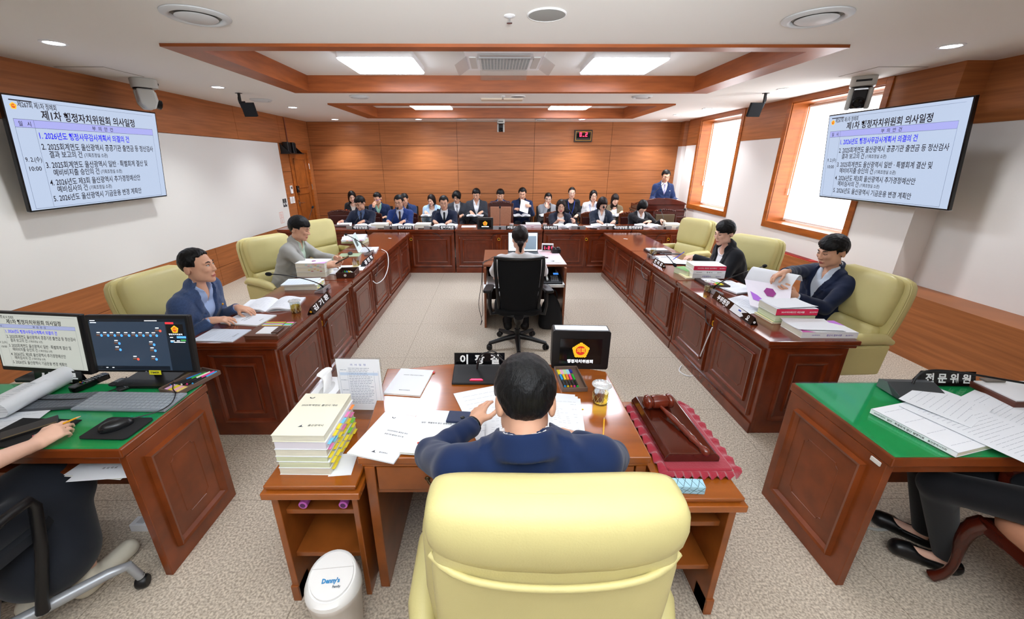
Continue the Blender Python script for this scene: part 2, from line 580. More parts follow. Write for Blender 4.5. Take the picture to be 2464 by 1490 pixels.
blind = mat('blind_fabric_glow', 'f4faff', .8, emit=BLIND_POWER)  # daylight through the blind is put in as the fabric's own glow
for k, (y0, y1) in enumerate(OPEN):
    f = MB().m(trimwood)
    fw = .08
    f.box(XR - .02, XR, y0 - fw, y0, WZ0 - fw, ZC).box(XR - .02, XR, y1, y1 + fw, WZ0 - fw, ZC).box(XR - .02, XR, y0, y1, WZ0 - fw, WZ0).box(XR - .02, XR, y0, y1, WZ1, ZC)
    f.box(XR, XR + .30, y0, y0 + .012, WZ0, WZ1).box(XR, XR + .30, y1 - .012, y1, WZ0, WZ1).box(XR - .02, XR + .30, y0 + .012, y1 - .012, WZ0, WZ0 + .012).box(XR, XR + .30, y0 + .012, y1 - .012, WZ1 - .012, WZ1)
    f.m(M_('dfe3e0', .4)).box(XR + .285, XR + .32, y0 + .012, y0 + .07, WZ0 + .012, WZ1 - .012).box(XR + .285, XR + .32, y1 - .07, y1 - .012, WZ0 + .012, WZ1 - .012).box(XR + .285, XR + .32, y0 + .07, y1 - .07, WZ0 + .012, WZ0 + .07).box(XR + .285, XR + .32, y0 + .07, y1 - .07, WZ1 - .07, WZ1 - .012).box(XR + .29, XR + .315, y0 + .07, y1 - .07, 1.95, 2.0)
    win = f.build('window_%d' % (k + 1), bevel=.003, kind='structure')
    MB().m(glassmat).box(XR + .298, XR + .304, y0 + .07, y1 - .07, WZ0 + .07, WZ1 - .07).build('pane', win)
    nm = ('farther white roller blind drawn down in the window near the lectern', 'nearer white roller blind drawn down in the window behind the TV')[k]
    b = MB().m(blind).box(XR + .238, XR + .240, y0 + .03, y1 - .03, WZ0 + .05, WZ1 - .05).build('roller_blind', label=nm, cat='blind', group='window roller blinds')
    MB().m(M_('d9dad8', .5)).box(XR + .232, XR + .246, y0 + .03, y1 - .03, WZ0 + .03, WZ0 + .055).build('bottom_bar', b)
    MB().m(M_('e6e6e2', .5)).tube([(XR + .24, y0 + .03, WZ1 - .045), (XR + .24, y1 - .03, WZ1 - .045)], .02).build('roller', b)
    MB().m(M_('e8e8e4', .5)).tube([(XR + .2, y1 - .045, WZ1 - .05), (XR + .2, y1 - .045, 1.45)], .003).tube([(XR + .2, y1 - .045, 1.47), (XR + .2, y1 - .045, 1.38)], .009).build('pull_cord', b)

# ================================================================== ceiling fittings
panelmat = mat('lamp_panel', 'e6f0ff', .5, emit=PANEL_POWER)
downmat = mat('lamp_disc', 'eaf2ff', .5, emit=DOWN_POWER)
RN = ('recess nearest the chair', 'farther recess by the back wall')
pl = None
for k, (xc, yc, zz, ww, dd, lab) in enumerate(((-1.19, 4.92, ZC + RD - .06, .76, .76, 'flat square ceiling light, left one in the nearer timber recess'), (1.36, 4.92, ZC + RD - .06, .76, .76, 'flat square ceiling light, right one in the nearer timber recess'), (-1.19, 8.3, ZC + RD - .05, .74, .74, 'flat ceiling light, left one in the farther timber recess'), (1.40, 8.3, ZC + RD - .05, .74, .74, 'flat ceiling light, right one in the farther timber recess'))):
    t = thing('ceiling_light', lab, 'ceiling light', (xc, yc, ZC + RD), 0, 'flat panel ceiling lights')
    MB().m(white).rbox(-ww / 2, ww / 2, -dd / 2, dd / 2, -.055, 0, .04).build('frame', t, 40)
    MB().m(panelmat).rbox(-ww / 2 + .008, ww / 2 - .008, -dd / 2 + .008, dd / 2 - .008, -.066, -.054, .035).build('diffuser', t, 40)
t = thing('ceiling_light', 'flat ceiling light above the camera side of the room', 'ceiling light', (.1, -.7, ZC), 0, 'flat panel ceiling lights')  # out of view: panel added as extra fill for the near half
MB().m(white).rbox(-.6, .6, -.4, .4, -.05, 0, .04).build('frame', t, 40)
MB().m(mat('fill_panel_rear', 'e6f0ff', .5, emit=REAR_FILL_POWER)).rbox(-.59, .59, -.39, .39, -.06, -.049, .035).build('diffuser', t, 40)

DL = [(129, 102, 'recessed round downlight nearest the left TV'), (524, 209, 'recessed round downlight above the black antenna panel on the left'), (704, 258, 'recessed round downlight before the small wall speakers'), (806, 287, 'recessed round downlight in the corner above the door'), (1007, 287, 'recessed round downlight left of the camera by the back wall'),
      (2289, 110, 'recessed round downlight nearest the right TV'), (1887, 214, 'recessed round downlight beside the second window'), (1702, 261, 'recessed round downlight beside the first window'), (1630, 276, 'recessed round downlight second from the lectern corner'), (1597, 288, 'recessed round downlight in the corner above the lectern'), (1400, 287, 'recessed round downlight above the red digit clock')]
for u, v, lab in DL:
    p = at(u, v, ZC)
    p.y = min(p.y, 9.78)
    t = thing('downlight', lab, 'downlight', p, 0, 'round recessed downlights')
    MB().m(white).lathe([(.062, -.001), (.085, -.001), (.085, -.006), (.075, -.010), (.062, -.006), (.062, -.001)], 28, caps=False).build('rim', t, 40)
    sp = bpy.data.lights.new('downlight_beam', 'SPOT')
    sp.energy, sp.spot_size, sp.spot_blend, sp.shadow_soft_size, sp.color = (36 if v > 270 else 24), R(112), .7, .06, (.95, .97, 1)
    so = bpy.data.objects.new('downlight_beam', sp)
    COL.objects.link(so)
    so.parent = t
    so.location = (0, 0, -.02)
    MB().m(downmat).lathe([(.0005, -.004), (.061, -.004), (.061, -.001), (.0005, -.001)], 28).build('lamp', t)

VT = [(472, 36, .19, 'large round white air diffuser at upper left of the ceiling', 0), (1966, 40, .19, 'large round white air diffuser at upper right of the ceiling', 0), (628, 240, .15, 'round air diffuser by the black antenna panel', 0), (865, 232, .14, 'round air diffuser between the recesses, left', 0), (1545, 232, .14, 'round air diffuser between the recesses, right', 0), (1110, 287, .12, 'small round diffuser left of the far camera', 0), (1300, 287, .12, 'small round diffuser right of the far camera', 0)]
for u, v, r, lab, z in VT:
    p = at(u, v, ZC)
    p.y = min(p.y, 9.6)
    t = thing('air_diffuser', lab, 'ceiling vent', p, 0, 'round ceiling air diffusers')
    MB().m(lightgrey).lathe([(r * .72, .0), (r, -.002), (r * 1.0, -.008), (r * .85, -.022), (r * .75, -.016), (r * .72, -.004), (r * .72, 0)], 36, caps=False).build('rim', t, 50)
    MB().m(M_('77736c', .7)).lathe([(.001, -.002), (r * .72, -.002), (r * .72, -.001), (.001, -.001)], 36).build('throat', t)
    MB().m(lightgrey).lathe([(.001, -.028), (r * .55, -.024), (r * .62, -.016), (r * .5, -.010), (.001, -.010)], 36).build('cone', t, 50)
for u, v, r, lab in ((1316, 34, .115, 'round grey ceiling speaker grille near the camera'), (1246, 232, .1, 'round ceiling speaker grille between the two recesses')):
    p = at(u, v, ZC)
    t = thing('ceiling_speaker', lab, 'speaker', p, 0, 'round ceiling speakers')
    MB().m(white).lathe([(r, -.0005), (r * 1.06, -.001), (r * 1.06, -.006), (r, -.009), (r, -.0005)], 32, caps=False).build('rim', t, 50)
    MB().m(M_('9a9b98', .7)).lathe([(.001, -.011), (r * .6, -.010), (r, -.007), (r, -.001), (.001, -.001)], 32).build('grille', t, 50)
for u, v, lab in ((1226, 37, 'small sprinkler head beside the ceiling speaker'), (1210, 231, 'small sprinkler head between the two ceiling recesses')):
    t = thing('sprinkler', lab, 'sprinkler', at(u, v, ZC), 0, 'ceiling sprinklers')
    MB().m(white).lathe([(.001, -.001), (.035, -.001), (.035, -.006), (.012, -.012), (.001, -.012)], 20).build('escutcheon', t, 40)
    MB().m(chrome).lathe([(.006, -.012), (.006, -.035), (.018, -.038), (.018, -.042), (.001, -.042)], 12).build('deflector', t, 40)
for (pa, pb, lab) in (((4.62, 3.92), 0, 'square ceiling access hatch by the right TV camera'), ((4.68, -4.02), 0, 'square ceiling access hatch by the left TV camera')):
    MB().m(ceil_paint).box(-.23, .23, -.23, .23, -.004, -.001).m(M_('a9a49a', .6)).box(-.24, .24, -.24, -.23, -.003, -.0005).box(-.24, .24, .23, .24, -.003, -.0005).box(-.24, -.23, -.23, .23, -.003, -.0005).box(.23, .24, -.23, .23, -.003, -.0005).build('ceiling_hatch', loc=(pa[1], pa[0], ZC), label=lab, cat='hatch', group='ceiling access hatches')
MB().m(M_('d8c8b4', .6)).box(-.3, .3, -.09, .09, -.022, 0).m(M_('e9e2d8', .6)).box(-.31, .31, -.1, .1, -.006, -.0005).build('supply_vent', loc=(.1, 6.5, ZC), label='flat cream supply vent between the two ceiling recesses', cat='vent', bevel=.003)
# ceiling cassette air conditioner with acrylic wind deflectors
t = thing('air_conditioner', 'white ceiling cassette air conditioner with clear deflector wings', 'air conditioner', (.1, 4.86, ZC + RD), 0)
MB().m(white).box(-.40, .40, -.40, .40, -.035, 0).build('panel', t, bevel=.012)
g = MB().m(M_('d2d4d4', .5)).box(-.26, .26, -.26, .26, -.05, -.034).m(M_('8f9394', .6))
for i in range(15):
    for j in range(15):
        g.box(-.24 + i * .0335, -.215 + i * .0335, -.24 + j * .0335, -.215 + j * .0335, -.0515, -.0495)
g.build('grille', t)
for a in range(4):
    MB().m(M_('c9cbc9', .4)).at((0, 0, 0), (0, 0, a * PI / 2)).box(-.25, .25, .29, .36, -.046, -.034).build('louvre', t, bevel=.004)
    MB().m(clearplastic).at((0, 0, 0), (0, 0, a * PI / 2)).at((.42 * (a in (0,)) * 0, 0, 0), (0, 0, a * PI / 2)).prism([(.375, -.035), (.50, -.115), (.504, -.111), (.379, -.03)], -.27, .27, 'x').build('wind_deflector', t)

# PTZ cameras
def ptz(loc, rz, body, lab, flat=False, s=1):
    t = thing('ptz_camera', lab, 'camera', loc, rz, 'ceiling dome cameras')
    t.scale = (s, s, s)
    MB().m(body).rbox(-.085, .085, -.11, .075, -.075, 0, .05).build('mount', t, 40, bevel=.006)
    MB().m(black).box(-.05, .05, -.113, -.10, -.045, -.03).lathe([(.001, -.088), (.07, -.088), (.07, -.074), (.001, -.074)], 24).build('swivel', t, 40)
    for q in (-1, 1):
        MB().m(body).prism([(-.065, -.085), (.06, -.085), (.055, -.2), (.02, -.245), (-.045, -.245), (-.07, -.19)], q * .062 - .018, q * .062 + .018, 'x').build('side_arm', t, bevel=.012)
    MB().m(black if not flat else body).prism([(-.08, -.10), (.05, -.10), (.055, -.19), (.01, -.235), (-.05, -.24), (-.085, -.17)], -.046, .046, 'x').build('head', t, bevel=.008)
    MB().m(blackgloss).at((0, -.075, -.195), (R(105), 0, 0)).lathe([(.001, .0), (.04, 0), (.04, .03), (.032, .036), (.028, .028), (.001, .024)], 24).build('lens', t, 40)
    return t


ptz((-3.92, 5.03, ZC), R(140), camwhite, 'white ceiling camera above the far edge of the left TV', True, 1.25)
ptz((3.98, 4.88, ZC), R(-38), camwhite, 'grey ceiling camera with black lens above the right TV', False, 1.3)
ptz((.13, 9.62, ZC), R(-2), camwhite, 'small black and white camera centred on the back wall', False, 1.0)
for u, v, sx, lab in ((574, 224, 1, 'black tilted antenna panel hanging from the ceiling on the left'), (1843, 224, -1, 'black tilted antenna panel hanging by the second window')):
    p = at(u, v, ZC)
    t = thing('antenna_panel', lab, 'antenna', p, R(-12) * sx, 'black ceiling antenna panels')
    MB().m(black).box(-.03, .03, -.03, .03, -.006, 0).box(-.012, .012, -.012, .012, -.13, -.005).at((0, 0, -.12), (R(20), 0, 0)).box(-.01, .07 if sx > 0 else .01, -.012, .012, -.06, .02).build('bracket', t)
    MB().m(blackmatte).at((.10 * sx, .02, -.2), (R(18), 0, R(10) * sx)).box(-.085, .085, -.02, .02, -.085, .085).build('panel', t, bevel=.004)
    MB().m(black).tube(bez((0, 0, -.01), (-.05 * sx, 0, -.06), (-.03 * sx, 0, -.15), (.03 * sx, .01, -.17), 8), .004, 6).build('cable', t)

# ================================================================== wall fittings
# LED digit clock
p0, p1 = aty(1382, 313, YB), aty(1423, 342, YB)
w_, h_ = p1.x - p0.x, p0.z - p1.z
t = thing('wall_clock', 'dark framed digital wall clock glowing red digits', 'clock', (p0.x, YB, p1.z), 0)
MB().m(M_('2c2620', .4)).box(0, w_, -.06, 0, 0, h_).build('case', t, bevel=.008)
f = MB().m(gold)
for a, b, c_, d_ in ((.03, w_ - .03, .03, .036), (.03, w_ - .03, h_ - .036, h_ - .03), (.03, .036, .036, h_ - .036), (w_ - .036, w_ - .03, .036, h_ - .036)):
    f.box(a, b, -.064, -.06, c_, d_)
f.text('LIMITED', (w_ * .5, -.066, h_ * .78), .018, None, (1, 0, 0), (0, 0, 1), 0, 'c')
f.build('gilt_border', t)
MB().m(blackgloss).box(.05, w_ - .05, -.063, -.06, .08, h_ * .72).build('display', t)


def seven(mb, chars, x, z, h, y, mt, ux=1):
    SEG = {'0': 'abcdef', '1': 'bc', '2': 'abged', '5': 'acdfg', '7': 'abc', '_': 'd', '-': 'g', ':': ':', '.': '.'}
    wd = h * .5
    th = h * .13
    mb.m(mt)
    for ch in chars:
        for s in SEG.get(ch, ''):
            q = {'a': (0, wd, h - th, h), 'd': (0, wd, 0, th), 'g': (0, wd, h / 2 - th / 2, h / 2 + th / 2), 'b': (wd - th, wd, h / 2, h), 'c': (wd - th, wd, 0, h / 2), 'f': (0, th, h / 2, h), 'e': (0, th, 0, h / 2), '.': (wd * .4, wd * .4 + th, 0, th), ':': (wd * .4, wd * .4 + th, h * .3, h * .3 + th)}[s]
            mb.box(x + q[0], x + q[1], y, y + .002, z + q[2], z + q[3])
        x += wd * 1.55
    return mb


ledred = mat('led_red', 'ff1a30', .5, emit=6)
seven(MB(), '0_2', .12, .115, .085, -.066, ledred).build('digits', t)

# speakers and shelf over the door corner
t = thing('wall_shelf', 'black triangular bracket shelf above the door', 'shelf', (XL, 8.62, 2.0), 0)
MB().m(black).box(0, .2, 0, .62, 0, .015).build('board', t)
for y in (.02, .56):
    MB().m(black).prism([(0, .015), (.19, .015), (.0, .2), ], y, y + .02, 'y').build('bracket', t)
for y, lab in ((8.74, 'small black speaker on the bracket shelf, nearer one'), (8.96, 'small black speaker on the bracket shelf, farther one')):
    s_ = thing('shelf_speaker', lab, 'speaker', (XL + .09, y, 2.015), 0, 'small black shelf speakers')
    MB().m(black).rbox(-.06, .06, -.055, .055, 0, .21, .02).build('cabinet', s_, 40)
    MB().m(blackmatte).box(.058, .064, -.045, .045, .02, .19).build('grille', s_)
MB().m(M_('8d4a33', .5)).tube([(XL + .012, 8.98, 2.2), (XL + .012, 8.98, 2.02), ], .011).tube([(XL + .012, 8.98, 2.7), (XL + .012, 8.98, 2.2)], .011).build('cable_conduit', label='brown cable conduit running down above the door shelf', cat='conduit')
th = thing('thermostat', 'white wall thermostat beside the door', 'thermostat', (XL, 8.80, 1.22), 0)
MB().m(white).box(0, .022, -.045, .045, 0, .16).build('case', th, bevel=.005)
MB().m(M_('343a3c', .3)).box(.0215, .0235, -.025, .025, .09, .14).build('screen', th)
for y, lab in ((8.72, 'white light switch plate below the thermostat, nearer one'), (8.83, 'white light switch plate below the thermostat, nearer to the door')):
    s_ = thing('light_switch', lab, 'light switch', (XL, y, 1.02), 0, 'white switch plates')
    MB().m(white).box(0, .012, -.042, .042, 0, .135).build('plate', s_, bevel=.003)
    MB().m(M_('dcdcd8', .5)).box(.012, .017, -.022, .022, .03, .105).build('rocker', s_, bevel=.002)
t = MB()
for i, y in enumerate((8.38, 8.46)):
    t.m(M_('3c3f42', .5)).box(XL - .004, XL + .002, y, y + .06, .98, 1.14).m(white).box(XL + .002, XL + .003, y + .015, y + .045, 1.02, 1.06)
t.build('key_tag_label', label='pair of dark stickers on the white board edge', cat='sticker')
t = MB()
for y0, y1, z0, z1 in ((8.16, 8.30, .68, .90),):
    t.m(M_('e6b7ac', .7))
    for a, b, c_, d_ in ((y0, y1, z0, z0 + .01), (y0, y1, z1 - .01, z1), (y0, y0 + .01, z0, z1), (y1 - .01, y1, z0, z1), (y0 + .065, y0 + .075, z0, z1), (y0, y1, z0 + .1, z0 + .11)):
        t.box(XL - .004, XL - .002, a, b, c_, d_)
    t.text('소화', (XL - .0015, y1 - .02, z0 + .13), .05, .1, (0, -1, 0), (0, 0, 1)).text('기', (XL - .0015, y1 - .05, z0 + .03), .05, .05, (0, -1, 0), (0, 0, 1))
t.build('wall_sticker', label='pale red square sticker low on the white board', cat='sticker')
MB().m(M_('b02a24', .6)).prism([(4.14, 5.1), (4.23, 5.1), (4.235, 6.3), (4.14, 6.05)], .62, .632).m(M_('7a1814', .6)).prism([(4.155, 5.2), (4.215, 5.2), (4.22, 6.15), (4.155, 6.0)], .632, .635).build('red_banner', label='folded red banner lying on the wall ledge under the window', cat='banner', bevel=.003)


# ================================================================== televisions
def emblem(mb, c, s, ux, uy, nz, detail=True):
    ux, uy, nz, c = map(Vector, (ux, uy, nz, c))

    def flower(sc, amp, off, mt, n=120):
        v = [c + nz * off]
        for i in range(n):
            a = 2 * PI * i / n
            q = ((a + PI / 2 + PI / 5) % (2 * PI / 5)) - PI / 5
            rad = .80 / math.cos(q) * (1 - amp * abs(math.sin(a * 12.5 + PI / 4)) * .9)
            rad = min(rad, 1.0)
            v.append(c + nz * off + (ux * math.cos(a) * rad + uy * math.sin(a) * rad) * s * sc)
        mb.m(mt).add(v, [(0, 1 + i, 1 + (i + 1) % n) for i in range(n)])

    flower(1, .10, 0, EMB1)
    if detail:
        for i in range(25):
            a = 2 * PI * i / 25 + PI / 2
            d = ux * math.cos(a) + uy * math.sin(a)
            e = ux * -math.sin(a) + uy * math.cos(a)
            mb.m(EMB2).add([c + nz * .0004 + d * s * .5 - e * s * .008, c + nz * .0004 + d * s * .5 + e * s * .008, c + nz * .0004 + d * s * .78 + e * s * .02, c + nz * .0004 + d * s * .78 - e * s * .02], [(0, 1, 2, 3)])
    mb.m(EMB3).add([c + nz * .0006] + [c + nz * .0006 + (ux * math.cos(2 * PI * i / 40) + uy * math.sin(2 * PI * i / 40)) * s * .5 for i in range(40)], [(0, 1 + i, 1 + (i + 1) % 40) for i in range(40)])
    mb.m(EMB1).text('의회', c + nz * .001 - uy * s * .17, s * .40, s * .8, ux, uy, .03, 'c')


EMB1 = mat('emblem_gold', 'f2b71e', .5, glow=.42)
EMB2 = mat('emblem_shade', 'cf8a12', .5, glow=.42)
EMB3 = mat('emblem_red', 'c8281c', .5, glow=.42)
scr_bg = mat('tv_screen', 'c6d6f0', .25, glow=.31, spec=.3)
scr_band = mat('tv_band', 'b0b4f6', .3, glow=.32)
scr_ink = mat('tv_ink', '0c0e22', .4)
scr_blue = mat('tv_blue', '1a1af0', .4, glow=.34)
scr_line = mat('tv_line', '5f6f8e', .4)
mon_bg = mat('monitor_screen', 'cdd1c8', .3, glow=.29)
mon_band = mat('monitor_band', '9fa8cf', .3, glow=.34)


def slide(mb, W_, H_, O, ux, uy, nz, bg, band):
    """the agenda slide on a W_ x H_ screen, O its upper left corner"""
    O, ux, uy, nz = map(Vector, (O, ux, uy, nz))
    P = lambda u, v, k=.0006: O + ux * (u * W_) - uy * (v * H_) + nz * k

    def rect(u0, v0, u1, v1, mt, k=.0004):
        mb.m(mt).add([P(u0, v1, k), P(u1, v1, k), P(u1, v0, k), P(u0, v0, k)], [(0, 1, 2, 3)])

    def t(s, u, v, hh, u1=None, mt=scr_ink, bold=.012, al='l'):
        mb.m(mt).text(s, P(u, v), hh * H_, (u1 - u) * W_ if u1 else None, ux, uy, bold, al)

    rect(0, 0, 1, 1, bg, .0002)
    rect(.026, .028, .139, .038, scr_ink)
    rect(.139, .032, .97, .034, scr_line)
    emblem(mb, P(.042, .082, .0008), .028 * H_ * 1.2, ux, uy, nz, False)
    t('제267회 제1차 정례회', .064, .085, .042, .268)
    t('제1차 행정자치위원회 의사일정', .175, .172, .066, .802, bold=.02)
    rect(.027, .188, .953, .256, band)
    for v in (.187, .256, .985):
        rect(.025, v, .953, v + .003, scr_line, .0005)
    for u in (.025, .125, .952):
        rect(u, .188, u + .0015, .985, scr_line, .0005)
    t('일   시', .046, .243, .034, .109)
    t('부  의  안  건', .47, .243, .034, .618)
    t('9. 2.(수)', .034, .556, .040, .12)
    t('10:00', .043, .638, .040, .108)
    t('1. 2026년도 행정사무감사계획서 의결의 건', .138, .348, .054, .733, scr_blue, .02)
    t('2. 2025회계연도 울산광역시 공공기관 출연금 등 정산검사', .136, .447, .054, .933)
    t('결과 보고의 건', .169, .517, .052, .367)
    t('(기획조정실 소관)', .380, .515, .034, .543)
    t('3. 2025회계연도 울산광역시 일반 · 특별회계 결산 및', .136, .616, .054, .86)
    t('예비비지출 승인의 건', .168, .688, .052, .461)
    t('(기획조정실 소관)', .472, .686, .034, .632)
    t('4. 2026년도 제3회 울산광역시 추가경정예산안', .135, .780, .054, .776)
    t('예비심사의 건', .168, .848, .052, .358)
    t('(기획조정실 소관)', .370, .846, .034, .531)
    t('5. 2026년도 울산광역시 기금운용 변경 계획안', .134, .935, .054, .768)


def tv(corners, sgn, lab):
    TL, TR, BR, BL = corners
    O = (TL + TR + BR + BL) / 4
    ux = ((TR - TL) + (BR - BL)).normalized()
    up = ((TL - BL) + (TR - BR))
    up = (up - ux * up.dot(ux)).normalized()
    nz = ux.cross(up)
    W_ = ((TR - TL).length + (BR - BL).length) / 2
    H_ = ((TL - BL).length + (TR - BR).length) / 2
    t = thing('television', lab, 'television', O, 0, 'wall mounted televisions')
    m4 = Matrix((ux, up, nz)).transposed().to_4x4()
    b = .012
    mb = MB().m(blackgloss)
    mb.M = m4
    mb.box(-W_ / 2, W_ / 2, -H_ / 2, H_ / 2, -.035, 0).build('casing', t, bevel=.004)
    mb = MB()
    mb.M = m4
    slide(mb, W_ - 2 * b, H_ - 2 * b, (-W_ / 2 + b, H_ / 2 - b, .0005), (1, 0, 0), (0, 1, 0), (0, 0, 1), scr_bg, scr_band)
    mb.build('screen', t)
    mb = MB().m(black)
    mb.M = m4
    mb.box(-.28, .28, -.2, .2, -.055, -.035)
    mb.M = Matrix()
    dx = (XL if sgn < 0 else (XR if O.y > 4.2 else XR)) - O.x
    mb.box(min(.07 * sgn, dx), max(.07 * sgn, dx), -.06, .06, -.1, .03).box(dx - .012 if sgn > 0 else dx, dx if sgn > 0 else dx + .012, -.25, .25, -.3, .1)
    mb.build('wall_mount', t)
    mb = MB().m(alu)
    mb.M = m4
    mb.box(-W_ / 2 - .003, W_ / 2 + .003, -H_ / 2 - .003, -H_ / 2, -.035, .001).box(-.03, .03, -H_ / 2 - .012, -H_ / 2 - .002, -.02, 0).build('lower_trim', t)
    return t


tv((atx(0, 223, -4.02), atx(374, 271, -4.02), atx(402, 472, -4.16), atx(72, 511, -4.16)), -1, 'large wall television with agenda slide on the white board, left wall')
tv((atx(1998, 278, 3.96), atx(2352, 227, 3.96), atx(2278, 508, 4.10), atx(1968, 472, 4.10)), 1, 'large wall television with agenda slide over the window, right wall')

# ================================================================== desks
def frame_bars(mb, x0, x1, z0, z1, w, y0, y1):
    """a mitred moulding: x,z rectangle on a face that looks to -y"""
    prof = [(0, y0), (w * .15, y1), (w * .55, y1 * .8 + y0 * .2), (w, y0)]
    C_ = [(x0, z0, 1, 1), (x1, z0, -1, 1), (x1, z1, -1, -1), (x0, z1, 1, -1)]
    v = [(cx + sx * o, y, cz + sz * o) for cx, cz, sx, sz in C_ for o, y in prof]
    n = len(prof)
    f = [(c * n + i, ((c + 1) % 4) * n + i, ((c + 1) % 4) * n + i + 1, c * n + i + 1) for c in range(4) for i in range(n - 1)]
    return mb.add(v, f)


def moulded_panel(parent, x0, x1, z0, z1, M, double=True, m1=deskwood, m2=deskdark, dp=.02):
    mb = MB().m(m1)
    mb.M = M
    frame_bars(mb, x0, x1, z0, z1, .034, 0, -dp)
    a = .045
    mb.m(m2).box(x0 + .03, x1 - .03, -.003, .002, z0 + .03, z1 - .03)
    if double:
        a = .075
        mb.m(m1)
        frame_bars(mb, x0 + a, x1 - a, z0 + a, z1 - a, .03, -.002, -dp * .9)
        mb.m(m2).box(x0 + a + .026, x1 - a - .026, -.008, -.002, z0 + a + .026, z1 - a - .026)
        a += .075
    else:
        a += .055
    mb.m(m1)
    # engraved outline with scooped corners
    p, q, r, s_ = x0 + a, x1 - a, z0 + a, z1 - a
    if q - p > .1 and s_ - r > .1:
        k = .022
        ptsl = []
        for cx, cz, a0 in ((q, s_, 270), (p, s_, 360), (p, r, 450), (q, r, 540)):
            ptsl += [(cx + k * math.cos(R(a0 - 90 * i / 5)), cz + k * math.sin(R(a0 - 90 * i / 5))) for i in range(6)]
        yy = -.0085 if double else -.0035
        P3 = [(x, yy, z) for x, z in ptsl]
        mb.tube(P3 + [P3[0]], .0022, 4)
    return mb.build('front_panel', parent)


def council_unit(lab, loc, rz, Ln, group, Dp=.58, Ht=.745, ends='', npan=2, cat='desk'):
    t = thing('council_desk', lab, cat, loc, rz, group)
    b = MB().m(deskwood)
    b.box(.004, Ln - .004, .012, .034, 0, Ht - .04).box(.004, .03, .03, Dp - .04, 0, Ht - .04).box(Ln - .03, Ln - .004, .03, Dp - .04, 0, Ht - .04)
    b.box(.002, Ln - .002, .0, .02, 0, .085)
    b.box(.03, Ln - .03, .034, Dp - .08, .30, .32)
    b.build('body', t, bevel=.003)
    tp = MB().m(deskwood)
    e0, e1 = (-.03 if 'a' in ends else 0), (Ln + .03 if 'b' in ends else Ln)
    tp.box(e0 + .002, e1 - .002, -.03, Dp, Ht - .032, Ht).box(e0 + .012, e1 - .012, -.018, Dp - .012, Ht - .055, Ht - .032)
    tp.build('desk_top', t, bevel=.006, seg=3)
    w = (Ln - .06) / npan
    for i in range(npan):
        moulded_panel(t, .03 + w * i + .02, .03 + w * (i + 1) - .02, .115, Ht - .09, Matrix.Translation((0, .012, 0)))
    if 'a' in ends:
        moulded_panel(t, .08, Dp - .12, .115, Ht - .09, Matrix.Translation((.004, Dp - .04, 0)) @ Matrix.Rotation(R(-90), 4, 'Z'))
    if 'b' in ends:
        moulded_panel(t, .08, Dp - .12, .115, Ht - .09, Matrix.Translation((Ln - .004, .04, 0)) @ Matrix.Rotation(R(90), 4, 'Z'))
    g = MB().m(gold).at((Ln / 2, .012, Ht - .17), (PI / 2, 0, 0)).lathe([(.016, -.004), (.026, -.004), (.026, .006), (.016, .006), (.016, -.004)], 20, caps=False).m(black).lathe([(.0005, 0), (.016, 0), (.016, .001), (.0005, .001)], 16)
    g.build('cable_grommet', t, 50)
    return t


GL, GR, GB = 'mahogany council desk units on the left', 'mahogany council desk units on the right', 'mahogany desk units along the back row'
for k, (y0, y1, lab) in enumerate(((2.39, 3.82, 'panelled mahogany desk unit in front of the man in the blue blazer'), (3.83, 5.25, 'panelled mahogany desk unit in front of the man in the light grey jacket'), (5.26, 6.68, 'panelled mahogany desk unit in front of the empty chair, left row'))):
    council_unit(lab, (-1.45, y0, 0), PI / 2, y1 - y0, GL, ends='a' if k == 0 else '')
for k, (y0, y1, lab) in enumerate(((2.40, 3.80, 'panelled mahogany desk unit in front of the man turning pages, right row'), (3.81, 5.21, 'panelled mahogany desk unit in front of the woman in black, right row'), (5.22, 6.66, 'panelled mahogany desk unit in front of the empty cream chair, right row'))):
    council_unit(lab, (1.83, y1, 0), -PI / 2, y1 - y0, GR, ends='b' if k == 0 else '')
for x0, x1, lab in ((-3.72, -2.21, 'panelled mahogany back desk unit farthest left, by the empty leather chair'), (-2.20, -.70, 'panelled mahogany back desk unit before two men in navy suits'), (-.69, .82, 'panelled mahogany back desk unit with the emblem display, in the middle'), (.83, 2.33, 'panelled mahogany back desk unit before two women in dark blazers'), (2.34, 3.66, 'panelled mahogany back desk unit farthest right, in front of the lectern')):
    council_unit(lab, (x0, 6.88, 0), 0, x1 - x0, GB, Dp=.6, Ht=.765)
# small white tags on the desk tops
for p, lab in (((-1.62, 6.15, .745), 'tiny white sticker on the left desk top near its far end'), ((2.0, 6.1, .745), 'tiny white sticker on the right desk top near its far end')):
    MB().m(white).box(-.012, .012, -.03, .03, 0, .002).build('sticker', loc=p, rot=(0, 0, .9), label=lab, cat='sticker')

